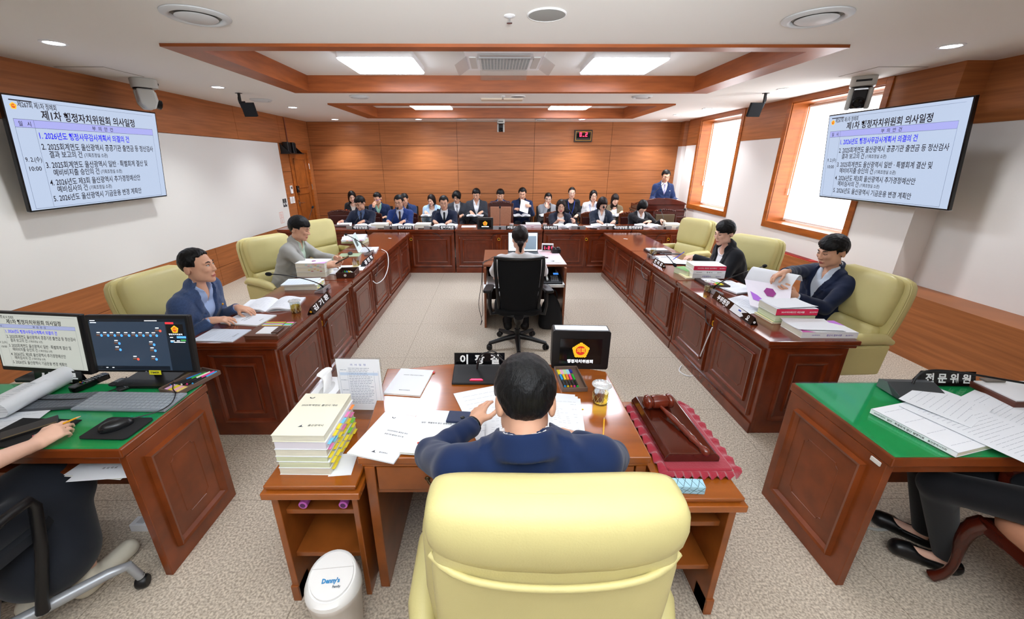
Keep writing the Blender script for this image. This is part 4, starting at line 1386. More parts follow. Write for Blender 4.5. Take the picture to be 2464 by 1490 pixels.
def hair_field(q, st):
    w = .95 if st.get('fem') else 1.0
    t = st.get('thick', .012)
    k = st['kind']
    ns = .0018 * np.sin(q[:, 0] * 210 + 3 * np.sin(q[:, 2] * 60)) * np.sin(q[:, 1] * 150 + 2 * np.sin(q[:, 0] * 90))
    d = ell(q, (0, -.017, .036 + t * .25), (.076 * w + t, .094 + t, .087 + t))
    part = st.get('part', 0)
    zf = st.get('front', .068) + st.get('sweep', 0) * (q[:, 0] - part)
    zf = zf + .007 * np.sin(q[:, 0] * 190 + 60 * q[:, 2]) * np.sin(q[:, 0] * 97 + 1)
    if st.get('peak'):
        zf = zf + st['peak'] * np.abs(q[:, 0] - part)
    if k in ('short', 'bald_front', 'wavy'):
        side = st.get('side', .024)
        d = smax(d, -(np.maximum(.030 - q[:, 1], q[:, 2] - zf)), .024)          # forehead and face
        d = smax(d, -(np.maximum(side - .004 - q[:, 1] + .15 * np.maximum(0, q[:, 2]), q[:, 2] - st.get('temple', .030))), .020)
        d = smax(d, -(np.maximum(np.maximum(-.045 - q[:, 1], q[:, 1] - .012), q[:, 2] - st.get('ear', .022))), .010)
        d = smax(d, -(np.maximum(.008 - q[:, 1], q[:, 2] - st.get('burn', -.008))), .010)
        d = smax(d, -(q[:, 2] + st.get('nape', .072) - .3 * np.maximum(0, q[:, 1] + .06)), .010)
        if k == 'wavy':
            for s in (-1, 1):
                d = smin(d, ell(q, (s * .055, .055, .045), (.036, .038, .052)), .02)
                d = smin(d, ell(q, (s * .072, .01, .02), (.028, .05, .06)), .02)
    else:
        lo = st.get('length', .10)
        wide = st.get('wide', .094)
        e = ell(q, (0, -.026, .02 - lo * .45), (wide, .086, .075 + lo * .62))
        d = smin(d, e, .03)
        d = smax(d, -(q[:, 2] + lo), .012)
        fc = ell(q, (st.get('fx', 0), .085, zf.mean() - .100), (st.get('fw', .060), .085, .102))
        d = smax(d, -fc, .012)
        if st.get('bangs'):
            b = ell(q, (0, .020, .052), (.073, .079, .068))
            b = smax(b, -(q[:, 2] - st['bangs'] + .25 * (np.abs(q[:, 0] - .01))), .008)
            b = smax(b, -(q[:, 1] - .01), .01)
            d = smin(d, b, .01)
        if st.get('ears'):
            for s in (-1, 1):
                d = smax(d, -ell(q, (s * .085, .0, -.02), (.03, .04, .05)), .01)
        if k == 'tied':
            pass
    for c, r in st.get('extra', ()):
        d = smin(d, ell(q, c, r), .018)
    return d + ns


def person(label, head, hyaw, pelvis, face, hpitch=0, hroll=0, sex='m', skinm=None, hair=None, hairm=None, top=None, topm=None, shirtm=None, tiem=None, legm=None, hands=None, glasses=None, glassm=None,
           res=.0075, lids=True, V=.20, vw=.075, sleeve=1.0, girth=1.0, sw=None, legs='sit', feet=None, knees=None, collar=True, lip=None, lanyard=None, pin=None, watch=None, stoop=0, neckdrop=.0, elbow=None, open_front=False, lapel=.0065, shoem=None, ring_=None, mouth=0, brow=1.0, wrinkle=.0034, skirt=False, shoecut=False, scale=1.0, headonly=False):
    fem = sex == 'f'
    k = scale * (.95 if fem else 1.0)
    skinm = skinm or (skinpale if fem else skin)
    Hc = np.array(head, F4)
    Rb = rotz(face)
    Rh = rotz(hyaw) @ rotx(-hpitch) @ roty(hroll)
    hs = (1.0 if not fem else .97) * scale
    Pv = np.array(pelvis, F4)
    fwd = Rb @ np.array([0, 1, 0], F4)
    # the neck hangs below and behind the head, half as bent as the head
    Rn = rotz(face) @ rotx(-hpitch * .6)
    N = Hc + Rn @ np.array([0, -.035, -.155], F4) * k - np.array([0, 0, neckdrop], F4)
    tz = nrm(N - Pv)
    ty = nrm(fwd - tz * float(fwd @ tz))
    tx = np.cross(ty, tz)
    T = np.stack([tx, ty, tz])          # world -> torso
    Ls = float(np.sqrt(((N - Pv) ** 2).sum()))
    sw = (sw or (.165 if fem else .185)) * k
    g = girth
    tor = lambda x, y, z: Pv + T.T @ np.array([x, y, z], F4)
    # joints
    SH = {s: tor(s * sw, -.01 + stoop, Ls - .065 * k) for s in (1, -1)}
    l1, l2 = .285 * k, .25 * k
    hands = hands or {}
    EL, WR = {}, {}
    HD = {}
    for s, key in ((1, 'R'), (-1, 'L')):
        spec = hands.get(key)
        if spec is None:
            w_ = Pv + Rb @ np.array([s * .16, .26, .10], F4)
            spec = (w_, Rb @ np.array([-s * .3, 1, -.1], F4), (0, 0, -1), .35)
        w_, dr, nm, curl = spec[:4]
        spread = spec[4] if len(spec) > 4 else .0
        w_ = np.array(w_, F4)
        v = w_ - SH[s]
        D = float(np.sqrt((v * v).sum()))
        if D > (l1 + l2) * .985:
            f = D / ((l1 + l2) * .985)
            a1, a2 = l1 * f, l2 * f
        else:
            a1, a2 = l1, l2
        u = v / D
        ca = (a1 * a1 + D * D - a2 * a2) / (2 * a1 * D)
        ca = max(-1, min(1, ca))
        hint = (elbow or {}).get(key)
        hint = np.array(hint, F4) if hint is not None else Rb @ np.array([s * .32, -.40, -.9], F4)
        hint = hint - u * float(hint @ u)
        hint = nrm(hint)
        EL[s] = SH[s] + u * (a1 * ca) + hint * (a1 * math.sqrt(max(0, 1 - ca * ca)))
        WR[s] = w_
        dr = nrm(dr)
        nm = np.array(nm, F4)
        nm = nrm(nm - dr * float(nm @ dr))
        HD[s] = (dr, nm, np.cross(dr, nm) * s, curl, spread)
    # legs
    HP = {s: tor(s * .085 * k, .01, -.01) for s in (1, -1)}
    KN, AN, TOE = {}, {}, {}
    for s in (1, -1):
        if legs == 'sit':
            kn = Pv + Rb @ np.array([s * .11, .40, -.02], F4)
            if knees is not None:
                kn = np.array(knees[0 if s == 1 else 1], F4)
            an = np.array([kn[0], kn[1], .09], F4) + Rb @ np.array([0, .0, 0], F4)
            if feet is not None:
                an = np.array(feet[0 if s == 1 else 1], F4)
        else:
            kn = np.array([HP[s][0], HP[s][1], .48], F4) + fwd * .02
            an = np.array([HP[s][0], HP[s][1], .09], F4)
        KN[s], AN[s] = kn, an
        TOE[s] = an + Rb @ np.array([s * .02, .13, 0], F4) + np.array([0, 0, -.05], F4)

    hp_ = lambda p: ((p - Hc) @ Rh) / hs      # world -> head frame

    def hand_fn(s):
        dr, nm, sd, curl, spread = HD[s]
        W = WR[s]
        off = (.027, .009, -.009, -.026)
        ln = (.070, .078, .072, .057)
        pr = []
        for i in range(4):
            o = off[i] * k
            K = W + dr * (.082 - .006 * abs(i - 1.2)) * k + sd * o
            pr.append((W + dr * .012 * k + sd * o * .62, K, .0155 * k, .0115 * k, .012))
            ang = curl * (.55 + .12 * i)
            fd = nrm(dr + sd * off[i] * (4 + 10 * spread))
            p0 = K
            tot = 0
            for j, fr in enumerate((.46, .30, .24)):
                tot += ang
                d2 = math.cos(tot) * fd + math.sin(tot) * nm
                p1 = p0 + d2 * (ln[i] * fr * k)
                r0 = (.0092, .0084, .0078)[j] * k * (.92 if fem else 1)
                pr.append((p0, p1, r0, r0 * .94, .003))
                p0 = p1
        b = W + dr * .022 * k + sd * .020 * k
        c1 = b + nrm(dr * .62 + sd * .62 + nm * .45) * .046 * k
        c2 = c1 + nrm(dr * .85 + sd * .18 + nm * (.25 + .35 * curl)) * .032 * k
        c3 = c2 + nrm(dr * .85 - sd * .10 + nm * (.15 + .6 * curl)) * .026 * k
        pr += [(b, c1, .0145 * k, .0112 * k, .012), (c1, c2, .0105 * k, .0095 * k, .004), (c2, c3, .0095 * k, .008 * k, .003)]
        cen = W + dr * .075 * k

        def fn(p):
            d = None
            for a, b_, ra, rb, kk in pr:
                e = cap(p, a, b_, ra, rb)
                d = e if d is None else smin(d, e, kk)
            return smin(d, cap(p, W - dr * .03, W + dr * .03, .024 * k, .022 * k), .016)
        return fn, cen

    HF = {s: hand_fn(s) for s in (1, -1)}

    def body(p):
        d = local_eval(p, Hc, .17, .15, lambda q: head_field(hp_(q), fem, 0) * hs)
        nk = .050 if fem else .058
        neck_top = Hc + Rh @ np.array([0, -.022, -.05], F4) * hs
        d = smin(d, cap(p, N - tz * .03 - ty * .012, neck_top, nk * .86 * k * g ** .4, nk * .86 * k), .018)
        d = smin(d, cap(p, Pv, N - tz * .06, .09, .07), .05)
        d = smin(d, cap(p, SH[1], SH[-1], .045), .03)
        for s in (1, -1):
            d = smin(d, cap(p, SH[s], EL[s], .043 * k, .036 * k), .02)
            d = smin(d, cap(p, EL[s], WR[s], .039 * k, .0255 * k), .02)
            fn, cen = HF[s]
            d = smin(d, local_eval(p, cen, .17, .14, fn), .010)
            d = smin(d, cap(p, HP[s], KN[s], .07, .05), .03)
            d = smin(d, cap(p, KN[s], AN[s], .05 * k, .034 * k), .02)
            d = smin(d, cap(p, AN[s] + np.array([0, 0, -.055], F4), TOE[s] + np.array([0, 0, .02], F4), .028, .02), .03)
        return d

    allp = np.array([Hc, N, Pv] + [x for s in (1, -1) for x in (SH[s], EL[s], WR[s], HP[s], KN[s], AN[s], TOE[s])] + [HF[s][1] for s in (1, -1)])
    lo, hi = allp.min(0) - .17, allp.max(0) + .17
    lipc = lipred if lip == 'red' else lipm

    def pick(c):
        q = hp_(c.astype(F4))
        m = (np.abs(q[:, 0]) < .0235) & (q[:, 1] > .072) & (np.abs(q[:, 2] + .0655) < .0115 - .012 * np.abs(q[:, 0]) / .03)
        return m.astype(int)

    root = sdf_object('person', body, lo, hi, res, [skinm, lipc], pick=pick, smooth_it=1, big_only=True)
    tag(root, label, 'person')

    # ---------------- clothing
    def torso(p, r):
        q = (p - Pv) @ T.T
        z = Ls / .50
        q2 = q.copy()
        d = cap(q2, (-.075 * g, .015, .0), (.075 * g, .015, .0), .118 * g + r)
        d = smin(d, cap(q2, (-.070 * g, .015, .16 * z), (.070 * g, .015, .16 * z), .112 * g + r), .09)
        d = smin(d, cap(q2, (-.090 * g, .01 + stoop * .5, .33 * z), (.090 * g, .01 + stoop * .5, .33 * z), (.104 if not fem else .098) * g ** .8 + r), .09)
        if fem:
            for s in (-1, 1):
                d = smin(d, ell(q2, (s * .065, .085, .30 * z), (.055, .05, .06)) - r, .05)
        d = smin(d, cap(q2, (-sw * .92, -.01 + stoop, Ls - .075), (sw * .92, -.01 + stoop, Ls - .075), .052 + r), .07)
        d = smin(d, cap(q2, (-sw * .5, -.015 + stoop * .7, Ls - .045), (0, .006, Ls - .006), .042 + r, .042 + r), .06)
        d = smin(d, cap(q2, (sw * .5, -.015 + stoop * .7, Ls - .045), (0, .006, Ls - .006), .042 + r, .042 + r), .06)
        d = smin(d, ell(q2, (0, .004, Ls - .035), (.085, .068, .06)) - r, .03)
        return d, q

    def arms(p, d, r, frac):
        for s in (1, -1):
            S_, E_, W_ = SH[s], EL[s], WR[s]
            if frac <= .5:
                end = S_ + (E_ - S_) * frac * 2
                e = cap(p, S_, E_, .060 * k * g ** .5 + r, .060 * k + r)
                d = smin(d, np.maximum(e, (p - end) @ nrm(E_ - S_)), .03)
                continue
            d = smin(d, cap(p, S_, E_, .056 * k * g ** .5 + r, .047 * k + r), .035)
            if frac > .5:
                f = (frac - .5) * 2
                end = E_ + (W_ - E_) * (.97 * f)
                dd = nrm(W_ - E_)
                e = cap(p, E_, end, .047 * k + r, .036 * k + r)
                e = np.maximum(e, (p - end) @ dd)
                d = smin(d, e, .02)
        return d

    vb = Ls * (1 - 2 * V) if not open_front else -.12

    def vhalf(z):
        f = np.clip((z - vb) / (Ls - .02 - vb), 0, 1)
        if open_front:
            return .045 + .02 * f
        return vw * f ** .9

    neckc = N + tz * .0 + ty * .002
    cdir = nrm(tz + ty * .35)

    def collar_ring(p, R_, r, up, h_):
        c = neckc + tz * up
        q = p - c
        a = q @ cdir
        rad = q - a[:, None] * cdir
        x = np.sqrt((rad * rad).sum(1)) - (R_ - .18 * a)
        return np.sqrt(x * x + np.maximum(np.abs(a) - h_, 0) ** 2) - r

    tlo = np.min([Pv, N, SH[1], SH[-1], EL[1], EL[-1], WR[1], WR[-1]], 0) - .17
    thi = np.max([Pv, N, SH[1], SH[-1], EL[1], EL[-1], WR[1], WR[-1]], 0) + .17
    rs = max(res, .0065)

    def wr(p):
        a = np.sin(p[:, 0] * 38 + 2.2 * np.sin(p[:, 2] * 27) + p[:, 1] * 20)
        b = np.sin(p[:, 2] * 44 + 2 * np.sin(p[:, 0] * 23 + p[:, 1] * 31))
        return wrinkle * (a * b + .5 * np.sin(p[:, 1] * 61 + p[:, 2] * 35))

    if shirtm is not None:
        nb = .060 if fem else .066

        def shirt(p):
            d, q = torso(p, .002)
            if top is None:
                d = arms(p, d, .003, sleeve)
                d = d + wr(p)
            else:
                d = arms(p, d, -.006, min(1.03, sleeve + .03)) if sleeve > .9 else d
            if collar:
                c = collar_ring(p, nb * g ** .3, .006, .028, .016)
                if tiem is None:
                    c = np.maximum(c, np.where(q[:, 1] > 0, .030 * np.clip((q[:, 2] - Ls) * 22 + .9, 0, 1.6) - np.abs(q[:, 0]), -1))
                d = smin(d, c, .006)
                d = np.maximum(d, -cap(p, N - tz * .0, N + tz * .12 + ty * .03, (.051 if fem else .058) * k))
            else:
                d = np.maximum(d, -ell((p - N) @ T.T, (0, .03, .02), (.075, .085, .075 if not fem else .09)))
            if tiem is None and collar:
                d = np.maximum(d, -np.maximum(np.maximum(np.abs(q[:, 0]) - .028 * np.clip((q[:, 2] - Ls + .085) / .08, 0, 1.3), -q[:, 1]), Ls - .09 - q[:, 2]))
            return d
        sdf_object('shirt', shirt, tlo, thi, rs, [shirtm], root, smooth_it=1)
        if tiem is not None:
            def tie(p):
                d, q = torso(p, .008)
                z = q[:, 2]
                w_ = np.where(z > Ls - .045, .019, .017 + .023 * np.clip((Ls - .06 - z) / .33, 0, 1))
                d = np.maximum(d, np.abs(q[:, 0]) - w_)
                d = np.maximum(d, .02 - q[:, 1])
                d = np.maximum(d, z - (Ls - .01))
                d = np.maximum(d, -(z - .02))
                kn = ell(q, (0, .070, Ls - .020), (.019, .020, .022))
                return smin(d, kn, .006)
            sdf_object('tie', tie, tor(-.1, .0, 0).min() * 0 + np.min([tor(-.15, 0, 0), tor(.15, .25, Ls), tor(-.15, .25, 0), tor(.15, 0, Ls)], 0) - .03, np.max([tor(-.15, 0, 0), tor(.15, .25, Ls), tor(-.15, .25, 0), tor(.15, 0, Ls), tor(-.15, .25, Ls)], 0) + .05, .005, [tiem], root, smooth_it=1)

    if top is not None:
        def jacket(p):
            d, q = torso(p, .013)
            d = d + wr(p)
            x, z = np.abs(q[:, 0]), q[:, 2]
            vh = vhalf(z)
            front = q[:, 1] > -.02
            if lapel:
                band = front & (z > vb + .01) & (x < vh + .055 * np.clip((z - vb) / .12, 0, 1)) & ~((z > Ls - .13) & (z < Ls - .115) & (x > vh + .03))
                d = d - lapel * band
            cut = np.maximum(x - vh, -(q[:, 1] + .0))
            cut = np.maximum(cut, vb - z)
            d = np.maximum(d, -cut)
            d = np.maximum(d, -cap(p, N - tz * .03 + ty * .012, N + tz * .12 + ty * .06, .056 if fem else .062))
            if lapel:
                d = smin(d, np.maximum(collar_ring(p, .079 * g ** .3, .010, .014, .026), -cut), .014)
            d = np.maximum(d, -(q[:, 2] + .13))
            d = arms(p, d, .004 + .6 * wr(p), sleeve)
            return d
        sdf_object(top, jacket, tlo, thi, rs, [topm], root, smooth_it=1, big_only=True)
        if pin:
            c = tor(-.115 if not fem else -.09, .0, Ls - .14)
            # onto the jacket's surface
            pp = np.array([c + ty * (t * .004) for t in range(60)], F4)
            dd = jacket(pp)
            i = int(np.argmax(dd > 0)) if (dd > 0).any() else 30
            MB().m(gold if pin == 1 else white).ball(tuple(pp[i]), .009, 10).build('lapel_pin', root, 60)
    if lanyard is not None:
        m = MB().m(lanyard)
        for s in (-1, 1):
            pts_ = []
            for z, x in ((Ls - .005, .075), (Ls - .06, .07), (Ls - .14, .055), (Ls - .24, .03), (Ls - .33, .006)):
                c = tor(s * x, 0, z)
                pp = np.array([c + ty * (t * .004) for t in range(70)], F4)
                dd = torso(pp, .016)[0]
                i = int(np.argmax(dd > 0)) if (dd > 0).any() else 20
                pts_.append(tuple(pp[i]))
            m.tube(pts_, .0055, 6)
        m.build('lanyard', root, 50)
        MB().m(white).cbox(tuple(tor(0, .155, Ls - .38)), (.06, .012, .09)).build('name_badge', root)

    legm = legm or M_('1d1f26', .8)

    def trousers(p):
        q = (p - Pv) @ T.T
        d = cap(q, (-.08 * g, .0, .0), (.08 * g, .0, .0), .112 * g)
        for s in (1, -1):
            d = smin(d, cap(p, HP[s], KN[s], .088 * g ** .6, .064), .05)
            if not skirt:
                e = cap(p, KN[s], AN[s] + np.array([0, 0, .0], F4), .063, .047)
                d = smin(d, np.maximum(e, .07 - p[:, 2]), .02)
        if skirt:
            d = smin(d, cap(p, (KN[1] + KN[-1]) / 2 - fwd * .05, (AN[1] + AN[-1]) / 2 + np.array([0, 0, .16], F4), .15, .17), .06)
            d = smin(d, cap(p, KN[1], KN[-1], .085), .05)
        return d
    allL = np.array([Pv] + [x for s in (1, -1) for x in (HP[s], KN[s], AN[s])])
    sdf_object('skirt' if skirt else 'trousers', trousers, allL.min(0) - .2, allL.max(0) + .2, max(.011, res), [legm], root, smooth_it=1)
    shoem = shoem or black
    if shoem != 'none':
        for s in (1, -1):
            a, b = AN[s], TOE[s]
            def shoe(p, a=a, b=b):
                d = cap(p, a + np.array([0, 0, -.052], F4) - Rb @ np.array([0, .03, 0], F4), b + Rb @ np.array([0, .03, 0], F4) + np.array([0, 0, .006], F4), .048, .042)
                d = smin(d, cap(p, a + np.array([0, 0, .0], F4), a + np.array([0, 0, -.05], F4), .040), .02)
                if shoecut:
                    d = np.maximum(d, -cap(p, a + np.array([0, 0, .0], F4) - (b - a) * .2, a + (b - a) * .45 + np.array([0, 0, .04], F4), .062))
                return np.maximum(d, .004 - p[:, 2])
            sdf_object('shoe', shoe, np.minimum(a, b) - .12, np.maximum(a, b) + .12, .011, [shoem], root)

    # ---------------- head details
    def hpt(x, y, z):
        return tuple(Hc + Rh @ (np.array([x, y, z], F4) * hs))
    w = .95 if fem else 1.0
    if hair:
        hm = hairm or hairblack
        hk = dict(hair, fem=fem)
        ext = max([.19] + [abs(c[2]) + r[2] + .06 for c, r in hair.get('extra', ())] + [hair.get('length', 0) + .06])
        sdf_object('hair', lambda p: hair_field(hp_(p), hk) * hs, Hc - ext, Hc + ext, max(.0045, res * .85), [hm], root, smooth_it=1)
    hm = hairm or hairblack
    if not headonly:
        for s in (-1, 1):
            MB().m(hm).tube([hpt(s * .016 * w, .0905, .032), hpt(s * .030 * w, .0875, .0365 * brow), hpt(s * .046 * w, .075, .033)], [.0028, .0034, .0018], 6).build('eyebrow', root, 60)
            e = MB()
            if lids:
                e.m(hm).tube([hpt(s * .018 * w, .0835, .0105), hpt(s * .031 * w, .0862, .0075), hpt(s * .044 * w, .0745, .0105)], .0022, 6).build('eyelash', root, 60)
            else:
                e.m(M_('efe9e4', .25))
                e.ball(hpt(s * .031 * w, .0765, .0115), (.0125, .0095, .0065), 12)
                e.m(M_('1b1210', .15)).ball(hpt(s * .031 * w, .0845, .0115), (.0052, .004, .0052), 10)
                e.m(hm).tube([hpt(s * .018 * w, .083, .0145), hpt(s * .031 * w, .0875, .018), hpt(s * .045 * w, .0735, .0145)], .0016, 6)
                e.build('eye', root, 60)
    if glasses:
        gm = glassm or M_('2a2622', .3)
        m = MB().m(gm)
        for s in (-1, 1):
            rx, rz = (.0235, .018) if glasses == 1 else (.022, .021)
            pts_ = [hpt(s * .032 + rx * math.cos(a), .098 - .10 * abs(s * .032 + rx * math.cos(a)), .008 + rz * math.sin(a)) for a in [2 * PI * i / 18 for i in range(19)]]
            m.tube(pts_, .0015, 6)
            m.tube([hpt(s * .056, .092, .012), hpt(s * .078, .06, .012), hpt(s * .083, -.01, .012), hpt(s * .082, -.025, .0)], .0016, 6)
        m.tube([hpt(-.010, .0965, .010), hpt(0, .099, .013), hpt(.010, .0965, .010)], .0014, 6)
        m.build('glasses', root, 60)
    if watch:
        s = 1 if watch == 'R' else -1
        ax = nrm(WR[s] - EL[s])
        c = WR[s] - ax * .004
        a = np.cross(ax, np.array([0, 0, 1], F4))
        a = nrm(a)
        b = np.cross(ax, a)
        m = MB().m(M_('1c1c1e', .25, metal=.6))
        m.tube([tuple(c + (a * math.cos(q) + b * math.sin(q)) * .0305) for q in [2 * PI * i / 20 for i in range(21)]], .0075, 8)
        m.build('wristwatch', root, 60)
    return root

# ================================================================== things on the desks
ZD, ZBK, ZCH, ZSD, ZGR = .745, .765, .745, .66, .754


def V3(p):
    return Vector(p)


def lines(mb, w, l, rows, z, mt=inkfaint, x0=.12, x1=.88, y0=.12, y1=.88, th=.0013, seed=1, head=True):
    """rows of small print as thin dashes (too small in the photo to read)"""
    rnd = random.Random(seed)
    mb.m(mt)
    for i in range(rows):
        y = l / 2 - l * (y0 + (y1 - y0) * i / max(1, rows - 1))
        x = -w / 2 + w * x0
        end = -w / 2 + w * (x1 if rnd.random() < .7 else x0 + (x1 - x0) * rnd.uniform(.4, .8))
        while x < end:
            q = min(end, x + w * rnd.uniform(.04, .14))
            mb.box(x, q, y - th / 2, y + th / 2, z, z + .0003)
            x = q + w * .018


def sheet(label, loc, rz=0, w=.21, l=.297, curl=0, th=.0012, rows=14, mt=None, group=None, name='paper_sheet', cat='paper', title=None, logo=None, lift=None, seed=1, tilt=(0, 0), parent=None, ink_=inkfaint):
    t = MB().m(mt or paper)
    n = 10
    P = []
    for i in range(n + 1):
        y = -l / 2 + l * i / n
        row = []
        for j in range(7):
            x = -w / 2 + w * j / 6
            z = th + curl * (abs(2 * i / n - 1) ** 3) * .5 + (lift[0] * max(0, (j / 6 - .35)) ** 2 if lift else 0) + (lift[1] * max(0, (i / n - .35)) ** 2 if lift and len(lift) > 1 else 0)
            row.append((x, y, z))
        P.append(row)
    t.sheet([r[::-1] for r in P], th)
    if not curl and not lift:
        if rows:
            lines(t, w, l, rows, th + .0001, ink_, seed=seed)
        if title:
            for s, x, y, hh, al in title:
                t.m(ink).text(s, (x * w - w / 2, l / 2 - y * l, th + .0004), hh, None, (1, 0, 0), (0, 1, 0), .01, al)
        if logo:
            logo(t, w, l, th + .0004)
    o = t.build(name, parent, loc=loc, rot=(tilt[0], tilt[1], rz), label=label, cat=cat if not parent else None, group=group)
    return o


def booklet(label, loc, rz, w, l, h, cover=None, rows=0, title=None, group=None, name='booklet', cat='booklet', logo=None, spine=None, spine_text=None, edge=None, tabs=None, spine_mt=None, seed=2):
    """closed book: cover with a page block inside; spine along +x side (or -y)"""
    t = thing(name, label, cat, loc, rz, group)
    cv = cover or paper
    b = MB().m(edge or pageedge).box(-w / 2 + .002, w / 2 - .002, -l / 2 + .002, l / 2 - .002, .001, h - .001)
    b.build('page_block', t)
    c = MB().m(cv).box(-w / 2, w / 2, -l / 2, l / 2, h - .0014, h).box(-w / 2, w / 2, -l / 2, l / 2, 0, .0014)
    if spine:
        c.m(spine_mt or cv)
        q = {'+x': (w / 2 - .0018, w / 2, -l / 2, l / 2), '-x': (-w / 2, -w / 2 + .0018, -l / 2, l / 2), '-y': (-w / 2, w / 2, -l / 2, -l / 2 + .0018), '+y': (-w / 2, w / 2, l / 2 - .0018, l / 2)}[spine]
        c.box(*q, 0, h)
        if spine_text:
            mt, txts = spine_text
            fr = {'+x': ((w / 2 + .0006, -l / 2, 0), (0, 1, 0)), '-x': ((-w / 2 - .0006, l / 2, 0), (0, -1, 0)), '-y': ((-w / 2, -l / 2 - .0006, 0), (1, 0, 0)), '+y': ((w / 2, l / 2 + .0006, 0), (-1, 0, 0))}[spine]
            ln = l if 'x' in spine else w
            for s, u, hh in txts:
                p = Vector(fr[0]) + Vector(fr[1]) * (u * ln)
                p.z = h * .5 - hh * .5
                c.m(mt).text(s, p, hh, None, fr[1], (0, 0, 1), .015)
    if rows:
        lines(c, w, l, rows, h + .0001, seed=seed)
    if title:
        for s, x, y, hh, al in title:
            c.m(ink).text(s, (x * w - w / 2, l / 2 - y * l, h + .0004), hh, None, (1, 0, 0), (0, 1, 0), .012, al)
    if logo:
        logo(c, w, l, h + .0004)
    c.build('cover', t)
    if tabs:
        rnd = random.Random(seed)
        for mt, side, u, zz, ln in tabs:
            m = MB().m(mt)
            if side == '+x':
                m.box(w / 2 - .004, w / 2 + .011, -l / 2 + u * l, -l / 2 + u * l + ln, zz, zz + .0012)
            elif side == '-x':
                m.box(-w / 2 - .011, -w / 2 + .004, -l / 2 + u * l, -l / 2 + u * l + ln, zz, zz + .0012)
            else:
                m.box(-w / 2 + u * w, -w / 2 + u * w + ln, -l / 2 - .011, -l / 2 + .004, zz, zz + .0012)
            m.build('index_tab', t)
    return t


def open_book(label, loc, rz, w, l, h, group=None, curl=.02, seed=3, fan=0, rows=12, name='open_booklet'):
    """spread of two page blocks, spine along local y, pages falling to +-x"""
    t = thing(name, label, 'booklet', loc, rz, group)
    for s in (-1, 1):
        m = MB().m(paper)
        n = 10
        P = []
        for i in range(2):
            y = (-l / 2, l / 2)[i]
            row = []
            for j in range(n + 1):
                u = j / n
                x = s * (w / 2) * u
                z = h * (1 - .25 * u) * (1 - (1 - u) ** 8) + curl * math.sin(PI * min(1, u * 1.3)) * .5 + (fan * u ** 3 if s > 0 else 0) + .001
                row.append((x, y, z))
            P.append(row if s > 0 else row)
        m.sheet([list(r) for r in (P if s < 0 else P[::-1])], h * .8 + .0008)
        if rows and not fan:
            rnd = random.Random(seed + s)
            m.m(inkfaint)
            for r_ in range(rows):
                y = l / 2 - l * (.12 + .76 * r_ / rows)
                for j in range(1, n - 1):
                    if rnd.random() < .7:
                        u0, u1 = j / n + .01, (j + .8) / n
                        f = lambda u: h * (1 - .25 * u) * (1 - (1 - u) ** 8) + curl * math.sin(PI * min(1, u * 1.3)) * .5 + .0016
                        a, b = s * w / 2 * u0, s * w / 2 * u1
                        m.add([(a, y, f(u0)), (b, y, f(u1)), (b, y + .0016, f(u1)), (a, y + .0016, f(u0))], [(0, 1, 2, 3) if s > 0 else (3, 2, 1, 0)])
        m.build('page_block', t, 40)
    MB().m(white).box(-w / 2, w / 2, -l / 2 - .002, l / 2 + .002, 0, .0012).build('cover', t)
    return t


def nameplate(label, A, B, txt, hh=.062, dp=.06, size=None, group='black triangular nameplates', emb=None, width=None, parts=None):
    A, B = Vector(A), Vector(B)
    d = (B - A)
    L_ = d.length
    rz = math.atan2(d.y, d.x)
    t = thing('nameplate', label, 'nameplate', A, rz, group)
    MB().m(blackgloss).prism([(0, 0), (dp, 0), (dp * .45, hh)], 0, L_, 'x').build('holder', t, bevel=.001)
    m = MB().m(wtext)
    n = len(txt)
    size = size or hh * .55
    up = Vector((0, dp * .45, hh)).normalized()
    o = Vector((L_ * .5, 0, 0)) + up * ((Vector((0, dp * .45, hh)).length - size) / 2) + Vector((0, -.0008, .0002))
    for s_, u, w_ in parts or ((txt, .5, width or L_ * .82),):
        m.text(s_, o + Vector((L_ * (u - .5), 0, 0)), size, w_, (1, 0, 0), up, .035, 'c').build('lettering', t)
        m = MB().m(wtext)
    if emb:
        MB().m(gold if emb == 1 else white).at((L_ + .0004 if emb == 2 else -.0004, dp * .45, hh * .38), (0, PI / 2, 0)).lathe([(.001, -.001), (.009, -.001), (.009, .001), (.001, .001)], 16).build('end_badge', t)
    return t


